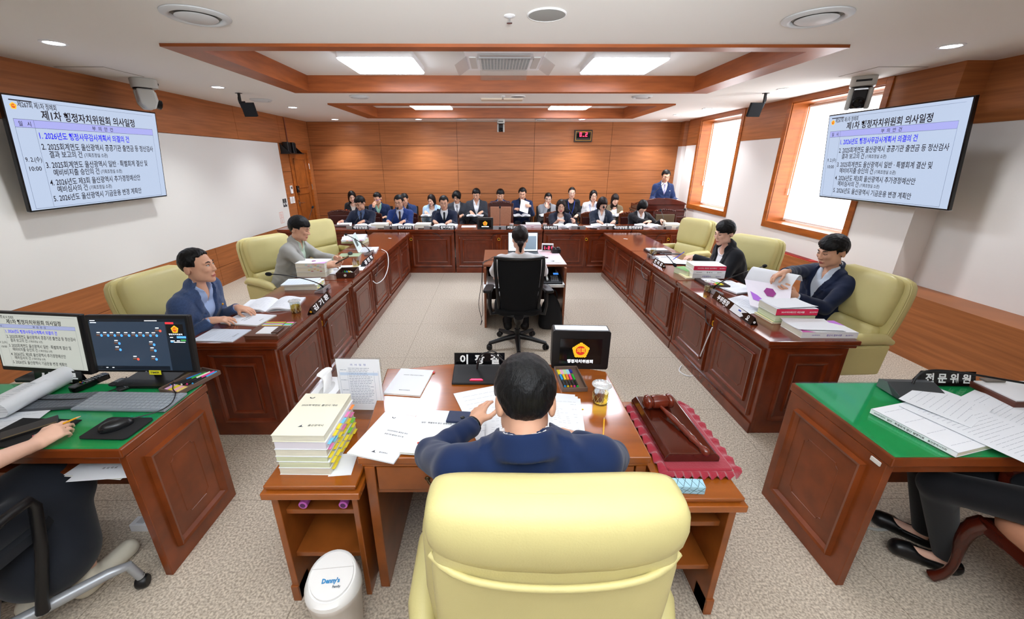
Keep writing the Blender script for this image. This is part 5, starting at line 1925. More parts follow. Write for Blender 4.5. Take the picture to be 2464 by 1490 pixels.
def desk_mic(label, loc, rz, tip, mid=None, body=alu, L_=.17, W_=.085, group='silver desk microphones', dark=False, h=.045, r=.0045, head=.017):
    """housing with its long side along local x; gooseneck ends at world point tip"""
    t = thing('desk_microphone', label, 'microphone', loc, rz, group)
    MB().m(body).prism([(-W_ / 2, 0), (W_ / 2, 0), (W_ / 2, h * .35), (-W_ / 2, h)], -L_ / 2, L_ / 2, 'x').build('base', t, bevel=.004)
    MB().m(black).at((0, 0, 0)).prism([(-W_ / 2 + .02, h * .86 + .001), (W_ / 2 - .008, h * .42 + .001), (W_ / 2 - .008, h * .42 - .001), (-W_ / 2 + .02, h * .86 - .001)], -L_ / 2 + .012, L_ / 2 - .012, 'x').build('control_panel', t)
    MB().m(black).box(-.02, .02, -W_ / 2 - .003, -W_ / 2 + .004, .004, h * .55).build('socket', t)
    M = Matrix.Translation(loc) @ Matrix.Rotation(rz, 4, 'Z')
    tip = M.inverted() @ Vector(tip)
    p0 = Vector((0, -W_ * .1, h * .7))
    md = M.inverted() @ Vector(mid) if mid else Vector((0, 0, max(.12, tip.z * .6)))
    ptsl = bez(p0, p0 + Vector((0, 0, .05)), md, tip, 14)
    MB().m(black).tube(ptsl, [r * 1.8] * 3 + [r] * 12, 8).build('gooseneck', t, 50)
    dr = (ptsl[-1] - ptsl[-3]).normalized()
    MB().m(blackmatte).tube([tip - dr * .012, tip, tip + dr * .012, tip + dr * .03, tip + dr * .042], [head * .5, head * .9, head, head * .85, head * .3], 12).build('windscreen', t, 60)
    return t


def tea_glass(label, loc, lid=True, s=1, level=.6):
    t = thing('tea_glass', label, 'glass', loc, 0, 'glasses of tea')
    r, h = .038 * s, .095 * s
    pr = [(.001, .0), (r * .9, 0), (r * .93, .004), (r, h), (r - .0035, h), (r * .9 - .002, .008), (.001, .008)]
    g = MB().m(glassmat).lathe(pr, 28)
    g.build('tumbler', t, 40)
    MB().m(tea).lathe([(.001, .0085), (r * .9 - .0035, .0085), (r * .95 - .0035, h * level), (.001, h * level)], 24).build('tea', t, 40)
    cut = MB().m(M_('e6d890', .1))
    for i in range(10):
        a = 2 * PI * i / 10
        cut.tube([((r * .955 + .001) * math.cos(a + q * .5), (r * .955 + .001) * math.sin(a + q * .5), h * (.12 + .4 * q)) for q in (0, .5, 1)], .0006, 4)
        cut.tube([((r * .955 + .001) * math.cos(a - q * .5), (r * .955 + .001) * math.sin(a - q * .5), h * (.12 + .4 * q)) for q in (0, .5, 1)], .0006, 4)
    cut.build('cut_pattern', t)
    if lid:
        MB().m(M_('eceff0', .12, trans=.5, ior=1.3)).lathe([(.001, h + .006), (r * .8, h + .006), (r * 1.18, h + .002), (r * 1.2, h - .001), (r * .5, h + .0), (.001, h + .0)], 28).build('lid', t, 30)
        k = MB().m(M_('dfe4e6', .1))
        for i in range(18):
            a, q = i * 2.4, .2 + .8 * (i / 18) ** .5
            k.ball((r * q * math.cos(a), r * q * math.sin(a), h + .006), (.004, .004, .003), 6)
        k.build('lid_facets', t, 40)
    return t


def cable(label, pts_, r=.004, mt=None, name='cable', n=8, group=None):
    P = [Vector(p) for p in pts_]
    out = []
    for i in range(len(P) - 1):
        a, b, c, d = P[max(i - 1, 0)], P[i], P[i + 1], P[min(i + 2, len(P) - 1)]
        for k in range(n):
            q = k / n
            out.append(.5 * ((2 * b) + (-a + c) * q + (2 * a - 5 * b + 4 * c - d) * q * q + (-a + 3 * b - 3 * c + d) * q ** 3))
    out.append(P[-1])
    return MB().m(mt or black).tube(out, r, 6).build(name, smooth=50, label=label, cat='cable', group=group)


def ulogo(x, y, s=.012):
    def f(m, w, l, z):
        cx, cy = x * w - w / 2, l / 2 - y * l
        m.m(ink)
        for i in range(10):
            a, b = PI + PI * i / 10, PI + PI * (i + 1) / 10
            m.add([(cx + s * math.cos(q) * rr_, cy + s * math.sin(q) * rr_, z) for q, rr_ in ((a, .6), (a, 1), (b, 1), (b, .6))], [(0, 1, 2, 3)])
    return f


def trilogo(x, y, s=.012, more=None):
    def f(m, w, l, z):
        cx, cy = x * w - w / 2, l / 2 - y * l
        m.m(M_('4a4f58', .7)).add([(cx - s, cy - s * .5, z), (cx + s, cy - s * .5, z), (cx, cy + s * .8, z), (cx + s * .2, cy - s * .1, z)], [(0, 1, 3), (0, 3, 2)])
        if more:
            more(m, w, l, z)
    return f


def multi(*fs):
    def f(m, w, l, z):
        for g in fs:
            g(m, w, l, z)
    return f


# ------------------------------------------------------------------ chairman's desk top
T_ = ((.034, pageedge, 'lowest volume of the tall pile, cream fore-edge, on the left side cabinet'), (.030, pagegreen, 'second volume from the bottom of the tall tabbed pile'), (.026, pagegreen, 'third volume from the bottom of the tall tabbed pile, greenish edge'), (.034, pageedge, 'fourth volume from the bottom of the tall tabbed pile'), (.036, M_('e8e4ee', .8), 'fifth volume from the bottom of the tall tabbed pile, pale edge'), (.030, pageedge, 'topmost cream volume of the tall tabbed pile, printed title cover'))
z = ZSD + .0006
tabc = [sticky_y, sticky_o, sticky_p, sticky_b, sticky_y, sticky_g]
for i, (h, e, lab) in enumerate(T_):
    tabs = None
    if i < 5:
        tabs = [(random.choice(tabc[:4] if i > 2 else [sticky_y, sticky_y, sticky_g]), '+x', .02 + .155 * q + random.uniform(0, .04), h * random.uniform(.2, .85), .038) for q in range(6)]
    ttl = None
    lg = None
    if i == 5:
        ttl = [('2025회계연도 결산서 개요', .5, .33, .0105, 'c'), ('울산광역시', .56, .80, .010, 'l')]
        lg = multi(ulogo(.22, .10), trilogo(.44, .80, .012))
    booklet(lab, (-.765 + .003 * math.sin(i * 2), 1.435, z), -.02 + .01 * math.sin(i * 3), .208, .30, h, cover=paperwarm if i == 5 else paper, title=ttl, logo=lg, group='volumes of the tall tabbed pile', name='bound_volume', cat='book', edge=e, tabs=tabs, seed=i)
    z += h + .0004
sheet('white sheet sticking out from under the tall tabbed book pile', (-.635, 1.345, ZSD + .0001), .1, .09, .13, rows=0)
# tissue box
t = thing('tissue_box', 'white tissue box with a pulled tissue behind the tall book pile', 'tissue box', (-.872, 1.80, ZSD), -.05)
MB().m(white).box(-.065, .065, -.125, .125, 0, .085).m(M_('c9d3d8', .6)).box(.0652, .0656, -.11, -.02, .02, .06).build('box', t, bevel=.002)
MB().m(M_('cfcfcf', .8)).at((0, 0, .0852)).prism([(.03 * math.cos(a) , .075 * math.sin(a)) for a in [2 * PI * i / 20 for i in range(20)]], 0, .0006).build('opening', t)
m = MB().m(M_('fbfbfb', .8))
m.loft([[(w_ * math.cos(a) + ox + .004 * math.sin(3 * a + z_ * 80), d_ * math.sin(a) + oy, z_) for a in [2 * PI * i / 16 for i in range(16)]] for z_, w_, d_, ox, oy in ((.083, .008, .05, 0, 0), (.11, .006, .045, .005, .01), (.14, .012, .04, -.005, .03), (.155, .02, .05, -.02, .045), (.150, .03, .055, -.03, .06))]).build('tissue', t, 60)
# clear stand with the schedule
t = thing('schedule_stand', 'upright clear acrylic stand holding the printed day schedule', 'sign holder', (-.655, 1.70, ZSD + .0), -.03)
MB().m(clearplastic).box(-.11, .11, -.004, .0045, .004, .315).box(-.11, .11, -.045, .045, 0, .004).build('acrylic', t)
s_ = MB().m(M_('f3f6fb', .7)).box(-.105, .105, -.0052, -.0042, .03, .312)
s_.m(inkblue).text('의  사  일  정', (0, -.0056, .278), .008, .075, (1, 0, 0), (0, 0, 1), .0, 'c')
s_.m(M_('cfe0f4', .7)).box(-.092, .092, -.0056, -.0053, .225, .240)
rnd = random.Random(5)
s_.m(M_('8d97ab', .8))
for i in range(22):
    zz = .262 - i * .0092
    for x0, x1 in ((-.09, -.06), (-.05, .035 + rnd.uniform(0, .03))):
        if x0 > -.06 or i % 6 == 1:
            x = x0
            while x < x1:
                q = x + rnd.uniform(.006, .018)
                s_.box(x, min(q, x1), -.0058, -.0053, zz, zz + .0022)
                x = q + .003
for x in (-.095, -.056, .072, .094):
    s_.box(x, x + .0007, -.0056, -.0053, .07, .25)
s_.build('schedule_sheet', t)

booklet('white booklet lying flat on the honey desk, left of the microphone', (-.455, 1.865, ZCH), -.12, .19, .26, .008, rows=0, title=[('2026년도 행정사무감사계획서', .5, .27, .0065, 'c'), ('행정자치위원회', .5, .86, .0065, 'c')], tabs=[(M_('d84a4a', .7), '+x', .9, .004, .018)])
# microphone unit
t = thing('conference_unit', 'black conference microphone unit with a red lit button before the chairman', 'microphone', (-.10, 1.935, ZCH), 0)
MB().m(black).prism([(-.10, .012), (-.10, 0), (.075, 0), (.075, .032), (.045, .036)], -.13, .13, 'x').build('housing', t, bevel=.006)
g = MB().m(M_('2b2c2e', .7))
for i in range(22):
    for j in range(7):
        a, b = -.105 + i * .01, -.02 + j * .0115
        zz = .012 + (b + .10) / .145 * .024 + .0012
        g.add([(a, b, zz), (a + .005, b, zz), (a + .005, b + .006, zz + .001), (a, b + .006, zz + .001)], [(0, 1, 2, 3)])
g.build('grille', t)
MB().m(mat('lit_button', 'ff2038', .4, emit=2.5)).prism([(-.035, -.078), (.035, -.078), (.026, -.066), (-.026, -.066)], .0175, .0195).build('talk_button', t)
MB().m(black).tube(bez((0, .02, .03), (.0, .03, .17), (.09, .02, .14), (.16, -.05, .10), 12), .005, 8).tube(bez((0, .02, .03), (.02, .03, .13), (.08, .10, .14), (.14, .10, .06), 10), .003, 6).build('gooseneck', t, 50)
nameplate('black nameplate standing behind the conference microphone unit', (-.235, 2.045, ZCH), (.055, 2.045, ZCH), '이  장  걸', .075, .05, .042, None, width=.225)
# emblem display box
def display(label, loc, rz, w, h, d, txt_h):
    t = thing('display_box', label, 'display', loc, rz, 'emblem display boxes')
    MB().m(black).at((0, 0, 0), (PI / 2, 0, 0)).rbox(-w / 2, w / 2, 0, h, -d, 0, .014).build('casing', t, 40)
    MB().m(alu).box(-w / 2 + .014, w / 2 - .014, .012, d - .012, h - .001, h + .0012).build('top_band', t)
    MB().m(blackgloss).box(-w * .365, w * .365, -.003, .001, h * .15, h * .80).build('screen', t)
    m = MB()
    emblem(m, (0, -.0042, h * .50), h * .235, (1, 0, 0), (0, 0, 1), (0, -1, 0))
    m.build('emblem', t)
    MB().m(mat('emblem_words', 'f4f6ff', .5, emit=.8)).text('행정자치위원회', (0, -.0042, h * .18), txt_h, w * .45, (1, 0, 0), (0, 0, 1), .012, 'c').build('lettering', t)
    return t


display('black display box with glowing emblem at the front of the honey desk', (.478, 2.01, ZCH), -.05, .318, .235, .085, .017)
display('small black display with glowing emblem on the middle back desk', (-.17, 6.93, ZBK), 0, .275, .19, .06, .013)
# tray with markers
t = thing('pen_tray', 'brown plastic tray in front of the emblem display box', 'tray', (.403, 1.885, ZCH), .05)
tr = MB().m(M_('6b574c', .4)).rbox(-.062, .062, -.115, .115, 0, .004, .012)
for a, b, c_, d_ in ((-.065, .065, -.118, -.112), (-.065, .065, .112, .118), (-.065, -.060, -.112, .112), (.060, .065, -.112, .112)):
    tr.box(a, b, c_, d_, 0, .024)
tr.build('tray', t, bevel=.002)
t = thing('sticky_notes', 'pad of pastel sticky note strips at the back of the marker tray', 'sticky notes', (.385, 1.955, ZCH + .0045), .05)
for i, c_ in enumerate((sticky_y, M_('f4b8d8', .7), M_('bfe6b0', .7), M_('a9dcee', .7))):
    MB().m(c_).box(-.04 + .017 * i, -.023 + .017 * i, -.02, .03, 0, .006).build('strip', t)
MB().m(M_('1d2f9a', .5)).box(.03, .045, 0, .03, 0, .0062).build('brand_label', t)


def marker(label, loc, rz, col, group='capped markers', L_=.115):
    o = thing('marker', label, 'marker', loc, rz, group)
    MB().m(black).tube([(0, -L_ / 2, .0065), (0, .005, .0065)], .006, 10).build('barrel', o, 40)
    MB().m(M_(col, .35)).tube([(0, .0, .0065), (0, L_ / 2, .0065)], .0068, 10).build('cap', o, 40)
    MB().m(M_(col, .35)).tube([(0, -L_ / 2 - .004, .0065), (0, -L_ / 2 + .008, .0065)], .0055, 10).build('end_plug', o, 40)
    return o


for i, (c_, nm) in enumerate((('1f9ae0', 'blue'), ('f2d21a', 'yellow'), ('f28a2a', 'orange'), ('ee3a9a', 'pink'), ('1fb83a', 'green'))):
    marker(nm + ' capped marker in the tray before the emblem display', (.36 + .0165 * i, 1.865, ZCH + .0045), .05, c_, 'markers in the brown tray')
MB().m(M_('4b2318', .4)).box(-.02, .10, -.09, .09, 0, .012).build('leather_case', loc=(.205, 1.87, ZCH), label='brown leather case half hidden beside the marker tray', cat='case', bevel=.003)
tea_glass('crystal lidded glass of tea at the right end of the honey desk', (.515, 1.675, ZCH), True, 1.05)
def pencil(label, a, b, col='f2b21a', r=.0036):
    a, b = Vector(a), Vector(b)
    d = (b - a).normalized()
    o = thing('pencil', label, 'pencil', a, 0, None)
    q = b - a
    MB().m(M_(col, .4)).tube([d * .012, q - d * .018], r, 6).build('shaft', o)
    MB().m(M_('e6c49a', .6)).tube([q - d * .018, q - d * .003], [r, r * .25], 6).build('tip', o)
    MB().m(M_('e2727a', .6)).tube([d * 0, d * .008], r, 8).build('eraser', o)
    MB().m(alu).tube([d * .007, d * .0145], r * 1.1, 8).build('ferrule', o)
    return o


pencil('yellow pencil lying by the tea glass on the honey desk', at(1451, 1060, ZCH + .005), at(1454, 1004, ZCH + .005))
# chairman's papers
booklet('leftmost white report on the honey desk, overhanging its near edge', (-.455, 1.42, ZCH + .0005), -.28, .21, .297, .006, rows=0, title=[('2025회계연도 출연금 정산', .62, .42, .0065, 'c'), ('공공기관 출연금 검사 및', .6, .50, .0065, 'c'), ('울산광역시', .58, .87, .006, 'l')], logo=multi(ulogo(.3, .10, .009), trilogo(.48, .87, .011)))
booklet('white report of special accounts, lapping over the leftmost report', (-.265, 1.435, ZCH + .008), -.10, .21, .297, .009, rows=0, title=[('일반 · 특별회계 결산 설명자료', .5, .34, .008, 'c'), ('울산광역시의회', .62, .80, .008, 'c')], logo=lambda m, w, l, z: m.m(M_('d8402a', .6)).add([(-w * .2 + .007 * math.cos(2 * PI * i / 12), -l * .29 + .007 * math.sin(2 * PI * i / 12), z) for i in range(12)], [tuple(range(12))]))
sheet('large loose sheet slanting across the desk under the chairman\'s hand', (.0, 1.60, ZCH + .004), .35, .297, .42, rows=10, title=[('의 안 보 고 서', .3, .6, .009, 'l')])
open_book('thick open report lying between the chairman\'s hands', (.16, 1.50, ZCH + .006), 0, .40, .28, .012, rows=14)
for i in range(3):
    sheet(('sheet with stepped corner nearest the pencil', 'sheet with stepped corner in the middle of the fan', 'sheet with stepped corner farthest up the desk')[i], (.30 - .012 * i, 1.565 + .022 * i, ZCH + .003 - .0009 * i), -.12 - .02 * i, .21, .297, rows=12, group=None)
MB().m(M_('1f2d50', .5)).box(-.06, .06, -.04, .04, 0, .012).m(black).ball((.01, -.01, .013), (.012, .012, .004), 8).build('document_case', loc=(-.155, 1.52, ZCH + .018), rot=(0, 0, -.1), label='dark blue document case under the chairman\'s watch hand', cat='case', bevel=.003)
MB().m(sticky_y).box(-.012, .012, -.004, .004, 0, .001).build('index_flag', loc=at(1398, 985, ZCH + .001), label='tiny yellow index flag beside the fanned sheets', cat='sticky note')
# gavel and cushion
t = thing('gavel_cushion', 'crimson velvet cushion with ruffled edge under the sound block', 'cushion', (.835, 1.515, ZSD), .0)
velvet = mat('velvet', 'a01830', .75, sheen=.6, bump=.3, bscale=120)
MB().m(velvet).rbox(-.135, .135, -.23, .24, 0, .022, .02).build('pad', t, bevel=.008)
rf = MB().m(velvet)
per = []
for i in range(160):
    u = i / 160 * 4
    s_, f = int(u), u % 1
    c4 = [(.135, -.23), (.135, .24), (-.135, .24), (-.135, -.23), (.135, -.23)]
    x = c4[s_][0] + (c4[s_ + 1][0] - c4[s_][0]) * f
    y = c4[s_][1] + (c4[s_ + 1][1] - c4[s_][1]) * f
    per.append((x, y, math.atan2(y, x)))
vs, fs = [], []
for i, (x, y, a) in enumerate(per):
    n_ = Vector((x / .135 if abs(abs(x) - .135) < 1e-3 else 0, y / .235 if abs(abs(y) - .235) < .02 and abs(abs(x) - .135) > 1e-3 else 0, 0))
    if n_.length < .1:
        n_ = Vector((x, y, 0))
    n_.normalize()
    wv = math.sin(i * 1.25)
    for k, (o_, zz) in enumerate(((0, .016), (.014, .020 + .008 * wv), (.032, .012 + .010 * wv))):
        vs.append((x + n_.x * o_, y + n_.y * o_, zz))
n3 = len(per)
for i in range(n3):
    for k in range(2):
        a, b = i * 3 + k, ((i + 1) % n3) * 3 + k
        fs.append((a, b, b + 1, a + 1))
rf.add(vs, fs).add([(v[0], v[1], v[2] - .003) for v in vs], [f[::-1] for f in fs])
rf.build('ruffle', t, 60)
t = thing('sound_block', 'dark polished rectangular sound block on the crimson cushion', 'sound block', (.815, 1.545, ZSD + .0225), -.0)
MB().m(mat('polished_rosewood', '4d1a0d', .12, var=.25, vscale=3, coat=.8)).prism([(-.115, .0), (.115, .0), (.115, .022), (.095, .042), (-.095, .042), (-.115, .022)], -.215, .215, 'y').build('block', t, bevel=.004)
t = thing('gavel', 'turned dark wood gavel lying across the sound block', 'gavel', (.79, 1.655, ZSD + .0655 + .036), 0)
gw = mat('gavel_wood', '6e2512', .12, var=.2, vscale=8, coat=.9)
hd = [(.001, -.073), (.02, -.072), (.034, -.062), (.036, -.05), (.030, -.042), (.024, -.040), (.024, -.036), (.031, -.034), (.033, -.02), (.034, 0), (.033, .02), (.031, .034), (.024, .036), (.024, .040), (.030, .042), (.036, .05), (.034, .062), (.02, .072), (.001, .073)]
MB().m(gw).at((0, 0, 0), (0, PI / 2, .10)).lathe(hd, 28).build('head', t, 50)
hl = [(.009, 0), (.009, .03), (.012, .07), (.015, .11), (.012, .15), (.016, .165), (.012, .18), (.014, .20), (.012, .22), (.016, .235), (.012, .25), (.011, .285), (.017, .30), (.018, .315), (.012, .327), (.001, .330)]
MB().m(gw).at((.0, -.02, -.008), (R(90 + 4.0), 0, R(14))).lathe(hl, 20).build('handle', t, 50)
t = thing('glasses_case', 'pale blue geometric patterned glasses case at the desk edge', 'case', (.715, 1.205, ZSD), -.06)
MB().m(M_('a9d4e4', .5)).prism([(-.022, 0), (.028, 0), (.028, .02), (.015, .042), (-.022, .036)], -.085, .085, 'x').build('case', t, bevel=.003)
ln = MB().m(M_('22333c', .5))
rnd = random.Random(3)
for i in range(6):
    x0 = -.08 + i * .027
    for q in range(2):
        ln.tube([(x0, -.0228, .002 + .02 * q), (x0 + .027, -.0228, .034 - .02 * q)], .0007, 4)
    for a, b in (((-.022, .0365), (.015, .0425)),):
        ln.tube([(x0, a[0], a[1]), (x0 + .02, b[0], b[1])], .0007, 4)
        ln.tube([(x0 + .027, a[0], a[1]), (x0 + .008, b[0], b[1])], .0007, 4)
ln.build('line_pattern', t)
# bottles on the left cabinet shelf
for x, y, lab in ((-.79, 1.343, 'clear bottle with pink cap lying on the upper shelf, outer one'), (-.625, 1.343, 'clear bottle with pink cap lying on the upper shelf beside the desk leg')):
    o = thing('water_bottle', lab, 'bottle', (x, y, .4945), 0, 'bottles on the cabinet shelf')
    MB().m(M_('e9eef2', .1, trans=.85, ior=1.2)).at((0, -.06, .032), (-PI / 2, 0, 0)).lathe([(.012, 0), (.013, .02), (.03, .05), (.032, .07), (.032, .20), (.025, .21), (.001, .211)], 20).build('bottle', o, 40)
    MB().m(M_('c765c0', .35)).at((0, -.085, .032), (-PI / 2, 0, 0)).lathe([(.012, 0), (.018, .002), (.0185, .032), (.012, .034)], 20).m(M_('5a2a58', .6)).lathe([(.001, -.0006), (.011, -.0006), (.011, .002), (.001, .002)], 16).build('cap', o, 40)
# waste bin
t = thing('waste_bin', 'white swing lid waste bin beside the chairman desk', 'waste bin', (-.645, 1.115, 0), .1)
binm = M_('e9e2dc', .35)
MB().m(binm).lathe([(.001, 0), (.082, 0), (.086, .01), (.103, .235), (.107, .24), (.107, .262), (.10, .262)], 36).build('bin_body', t, 40)
lid = MB().m(M_('f1efec', .3))
N_ = 36
lid.loft([[((rr) * math.cos(2 * PI * i / N_), (rr) * math.sin(2 * PI * i / N_), zz + (rr * math.sin(2 * PI * i / N_)) * sl) for i in range(N_)] for rr, zz, sl in ((.108, .262, 0), (.106, .285, .06), (.094, .315, .30), (.090, .318, .30), (.088, .312, .30), (.001, .312, .30))]).build('lid', t, 40)
lid = MB().m(M_('f6f4f2', .3))
lid.loft([[((rr) * math.cos(2 * PI * i / N_) * .97, (rr) * math.sin(2 * PI * i / N_) * .97, zz + (rr * math.sin(2 * PI * i / N_)) * .30) for i in range(N_)] for rr, zz in ((.085, .313), (.084, .321), (.001, .322))])
lid.m(M_('d8d4d0', .5)).tube([(-.08, .022, .331), (.08, .022, .331)], .0012, 4)
up = Vector((0, 1, .30)).normalized()
lid.m(M_('3a8fc8', .5)).text("Denny's", (-.032, -.028, .3158), .016, .068, (1, 0, 0), up, .05).m(M_('5c6c78', .5)).text('Family', (.012, -.045, .3105), .008, .03, (1, 0, 0), up, .03)
lid.build('swing_flap', t, 40)

# ------------------------------------------------------------------ left row desk
booklet('pale blue printed report at the near end of the left desk', at(535, 808, ZD), PI / 2 - .05, .20, .28, .006, cover=M_('dfe8f6', .7), rows=9, title=[('주요업무보고', .5, .85, .008, 'c')])
o = thing('memo_box', 'brown leather memo box with white note sheets at the desk corner', 'memo box', (-1.535, 2.495, ZD), .0)
bl = M_('6b4432', .4)
MB().m(bl).box(-.12, .10, -.085, .085, 0, .022).build('box', o, bevel=.003)
MB().m(bl).box(-.122, .102, -.088, .088, .023, .030).build('lid', o, bevel=.002)
MB().m(white).box(-.06, .075, -.055, .06, .030, .034).build('note_sheets', o)
MB().m(M_('4f2f22', .4)).box(.045, .085, -.06, .045, .034, .042).build('flap', o, bevel=.003)
o = thing('sticky_notes', 'rainbow sticky note strips in a tray beside the leather memo box', 'sticky notes', (-1.56, 2.655, ZD), .0)
MB().m(M_('7b655a', .4)).box(-.12, .11, -.055, .055, 0, .008).build('tray', o, bevel=.002)
for i, c_ in enumerate((sticky_p, sticky_y, sticky_b, M_('f06a9a', .6), sticky_g, sticky_o)):
    MB().m(c_).box(-.10, .04, -.045 + .015 * i, -.031 + .015 * i, .008, .013).build('strip', o)
for i, c_ in enumerate((sticky_y, sticky_b, sticky_g, sticky_p)):
    MB().m(c_).box(.05, .10, -.045 + .022 * i, -.025 + .022 * i, .008, .012).build('strip', o)
booklet('white report with printed cover under the hands of the man in blue blazer', at(600, 770, ZD), PI / 2 - .15, .21, .30, .008, rows=0, title=[('공공기관 출연금', .5, .4, .008, 'c'), ('정산검사 결과보고', .5, .48, .008, 'c'), ('울산광역시', .5, .85, .007, 'c')], logo=ulogo(.12, .1, .01))
open_book('wide open booklet in front of the man in blue blazer', at(655, 735, ZD), .15, .44, .30, .014, rows=12, curl=.03)
tea_glass('lidded glass of tea beside the first nameplate, left row', (-1.555, 2.925, ZD), True, 1.0, .62)
nameplate('black nameplate nearest the viewer on the left desk row', at(757, 757, ZD), at(797, 716, ZD), '김 기 환', .06, .055, .034, emb=1)
desk_mic('silver desk microphone of the man in blue blazer', at(790, 700, ZD) + Vector((-.05, 0, 0)), PI / 2, at(650, 660, .98), at(700, 660, 1.0))
# stack by man 1
def stack(specs, loc, rz, group, w=.21, l=.297):
    z = loc[2]
    for i, (h, lab, kw) in enumerate(specs):
        q = dict(w=w, l=l)
        ww, ll = kw.pop('w', w), kw.pop('l', l)
        dx, dy, da = kw.pop('off', (0, 0, 0))
        booklet(lab, (loc[0] + dx, loc[1] + dy, z + .0003), rz + da, ww, ll, h, group=group, cat='book', name='bound_volume', seed=i + 5, **kw)
        z += h + .0005
    return z


sy = [(sticky_y, '-y', .1 + .2 * i, .01, .02) for i in range(4)]
p = at(735, 690, ZD)
z = stack([(.045, 'thick volume at the bottom of the near left stack, yellow edge tabs', dict(tabs=[(c_, '-y', .12 * i + .05, .012 + .012 * (i % 3), .018) for i, c_ in enumerate((sticky_y, sticky_g, sticky_o, sticky_y, sticky_g, sticky_y))])),
           (.012, 'pale blue report lying open-edged on the near left stack', dict(cover=M_('e2ecf8', .7), rows=10, off=(-.02, -.02, .08)))], p, PI / 2 + .05, 'books in the near left stack')
p = at(760, 660, ZD)
stack([(.05, 'bottom volume of the stack with the purple logo cover', dict()), (.045, 'middle volume of the stack with the purple logo cover, reddish tabs', dict(tabs=[(c_, '-x', .10 * i + .1, .010 + .012 * (i % 3), .02) for i, c_ in enumerate((inkred, sticky_y, sticky_o, inkred, sticky_y))])),
       (.045, 'top volume with a purple logo on its cover, left row stack', dict(tabs=[(c_, '-x', .08 * i + .1, .008 + .01 * (i % 4), .02) for i, c_ in enumerate((sticky_p, sticky_b, sticky_o, sticky_p, sticky_b, sticky_p, sticky_b))], title=[('예산안', .5, .5, .012, 'c')], logo=lambda m, w, l, z: m.m(M_('a23a8a', .6)).add([(.0 + .03 * math.cos(PI / 3 * i), .03 * math.sin(PI / 3 * i) * .8, z - .0002) for i in range(6)], [tuple(range(6))]).m(M_('d9a4e4', .6)).add([(-w / 2, -l / 2, z - .0002), (-w / 2 + .09, -l / 2, z - .0002), (-w / 2, -l / 2 + .13, z - .0002)], [(0, 1, 2)])))], p, PI / 2, 'books in the stack with the purple logo')
# man 2 area
o = thing('pen_box', 'dark leather pen box with a round white sticker, left row', 'pen box', at(838, 662, ZD), .1)
MB().m(M_('3b2019', .35)).box(-.09, .09, -.115, .115, 0, .006).box(-.09, .09, -.115, -.108, 0, .055).box(-.09, .09, .108, .115, 0, .055).box(-.09, -.083, -.108, .108, 0, .055).box(.083, .09, -.108, .108, 0, .055).build('box', o, bevel=.002)
MB().m(M_('e6e2dc', .6)).at((.0, -.1155, .028), (PI / 2, 0, 0)).lathe([(.001, 0), (.014, 0), (.014, .0008), (.001, .0008)], 20).build('round_sticker', o)
for i, (c_, nm) in enumerate((('1c1c1e', 'black'), ('1fb83a', 'green'), ('2a8fe0', 'blue'), ('f2d21a', 'yellow'), ('e8e8e8', 'white'))):
    marker(nm + ' pen lying in the dark leather pen box, left row', at(838, 662, ZD) + Vector((-.055 + .026 * i, .0, .0065 + .012)), .3 + .1 * i, c_, 'pens in the dark leather box', .14)
tea_glass('glass of tea without lid beside the second nameplate, left row', at(857, 641, ZD), False, 1.05, .6)
nameplate('black nameplate farther along the left desk row', at(879, 642, ZD), at(900, 622, ZD), '공 진 혁', .06, .055, .034, emb=2)
desk_mic('silver desk microphone before the man with the phone', at(898, 612, ZD) + Vector((-.05, 0, 0)), PI / 2, at(833, 565, .98), at(858, 575, 1.02))
sheet('loose white sheets under the phone, left row', at(840, 645, ZD), PI / 2 + .1, .24, .34, rows=12)
sheet('single sheet by the tea glass, left row', at(815, 655, ZD) + Vector((0, 0, .003)), PI / 2 - .2, .21, .297, rows=10)
o = thing('laptop', 'white laptop open at the far part of the left desk', 'laptop', at(888, 603, ZD), PI / 2 + .15)
MB().m(M_('e3e5e8', .35)).rbox(-.16, .16, -.11, .11, 0, .016, .012).build('base', o, 40)
kb = MB().m(M_('c9ccd0', .5))
for i in range(13):
    for j in range(5):
        kb.box(-.145 + i * .0225, -.126 + i * .0225, -.02 + j * .024, -.001 + j * .024, .016, .0175)
kb.build('keyboard', o)
M = Matrix.Translation((0, .0, .0)) @ Matrix.Translation((0, .112, .014)) @ Matrix.Rotation(R(-18), 4, 'X')
ld = MB().m(M_('d7dade', .35)); ld.M = M
ld.box(-.16, .16, -.003, .004, 0, .215).build('display_lid', o, bevel=.003)
ld = MB().m(mat('laptop_screen', 'aab8b4', .3, emit=.25)); ld.M = M
ld.box(-.15, .15, -.0045, -.003, .012, .205).m(M_('4d5a58', .5)).box(-.1, .02, -.005, -.0045, .06, .16).build('screen', o)
cable('white charging cable drooping from the laptop over the desk front', [at(918, 600, .76), at(932, 610, .74) , at(934, 640, .62), at(925, 668, .55), at(908, 682, .52), at(897, 676, .55)], .0045, white)
MB().m(M_('9fae8c', .7)).box(-.13, .13, -.1, .1, 0, .003).build('mouse_pad', loc=at(842, 614, ZD), rot=(0, 0, .1), label='sage green mouse pad on the left desk', cat='mouse pad')
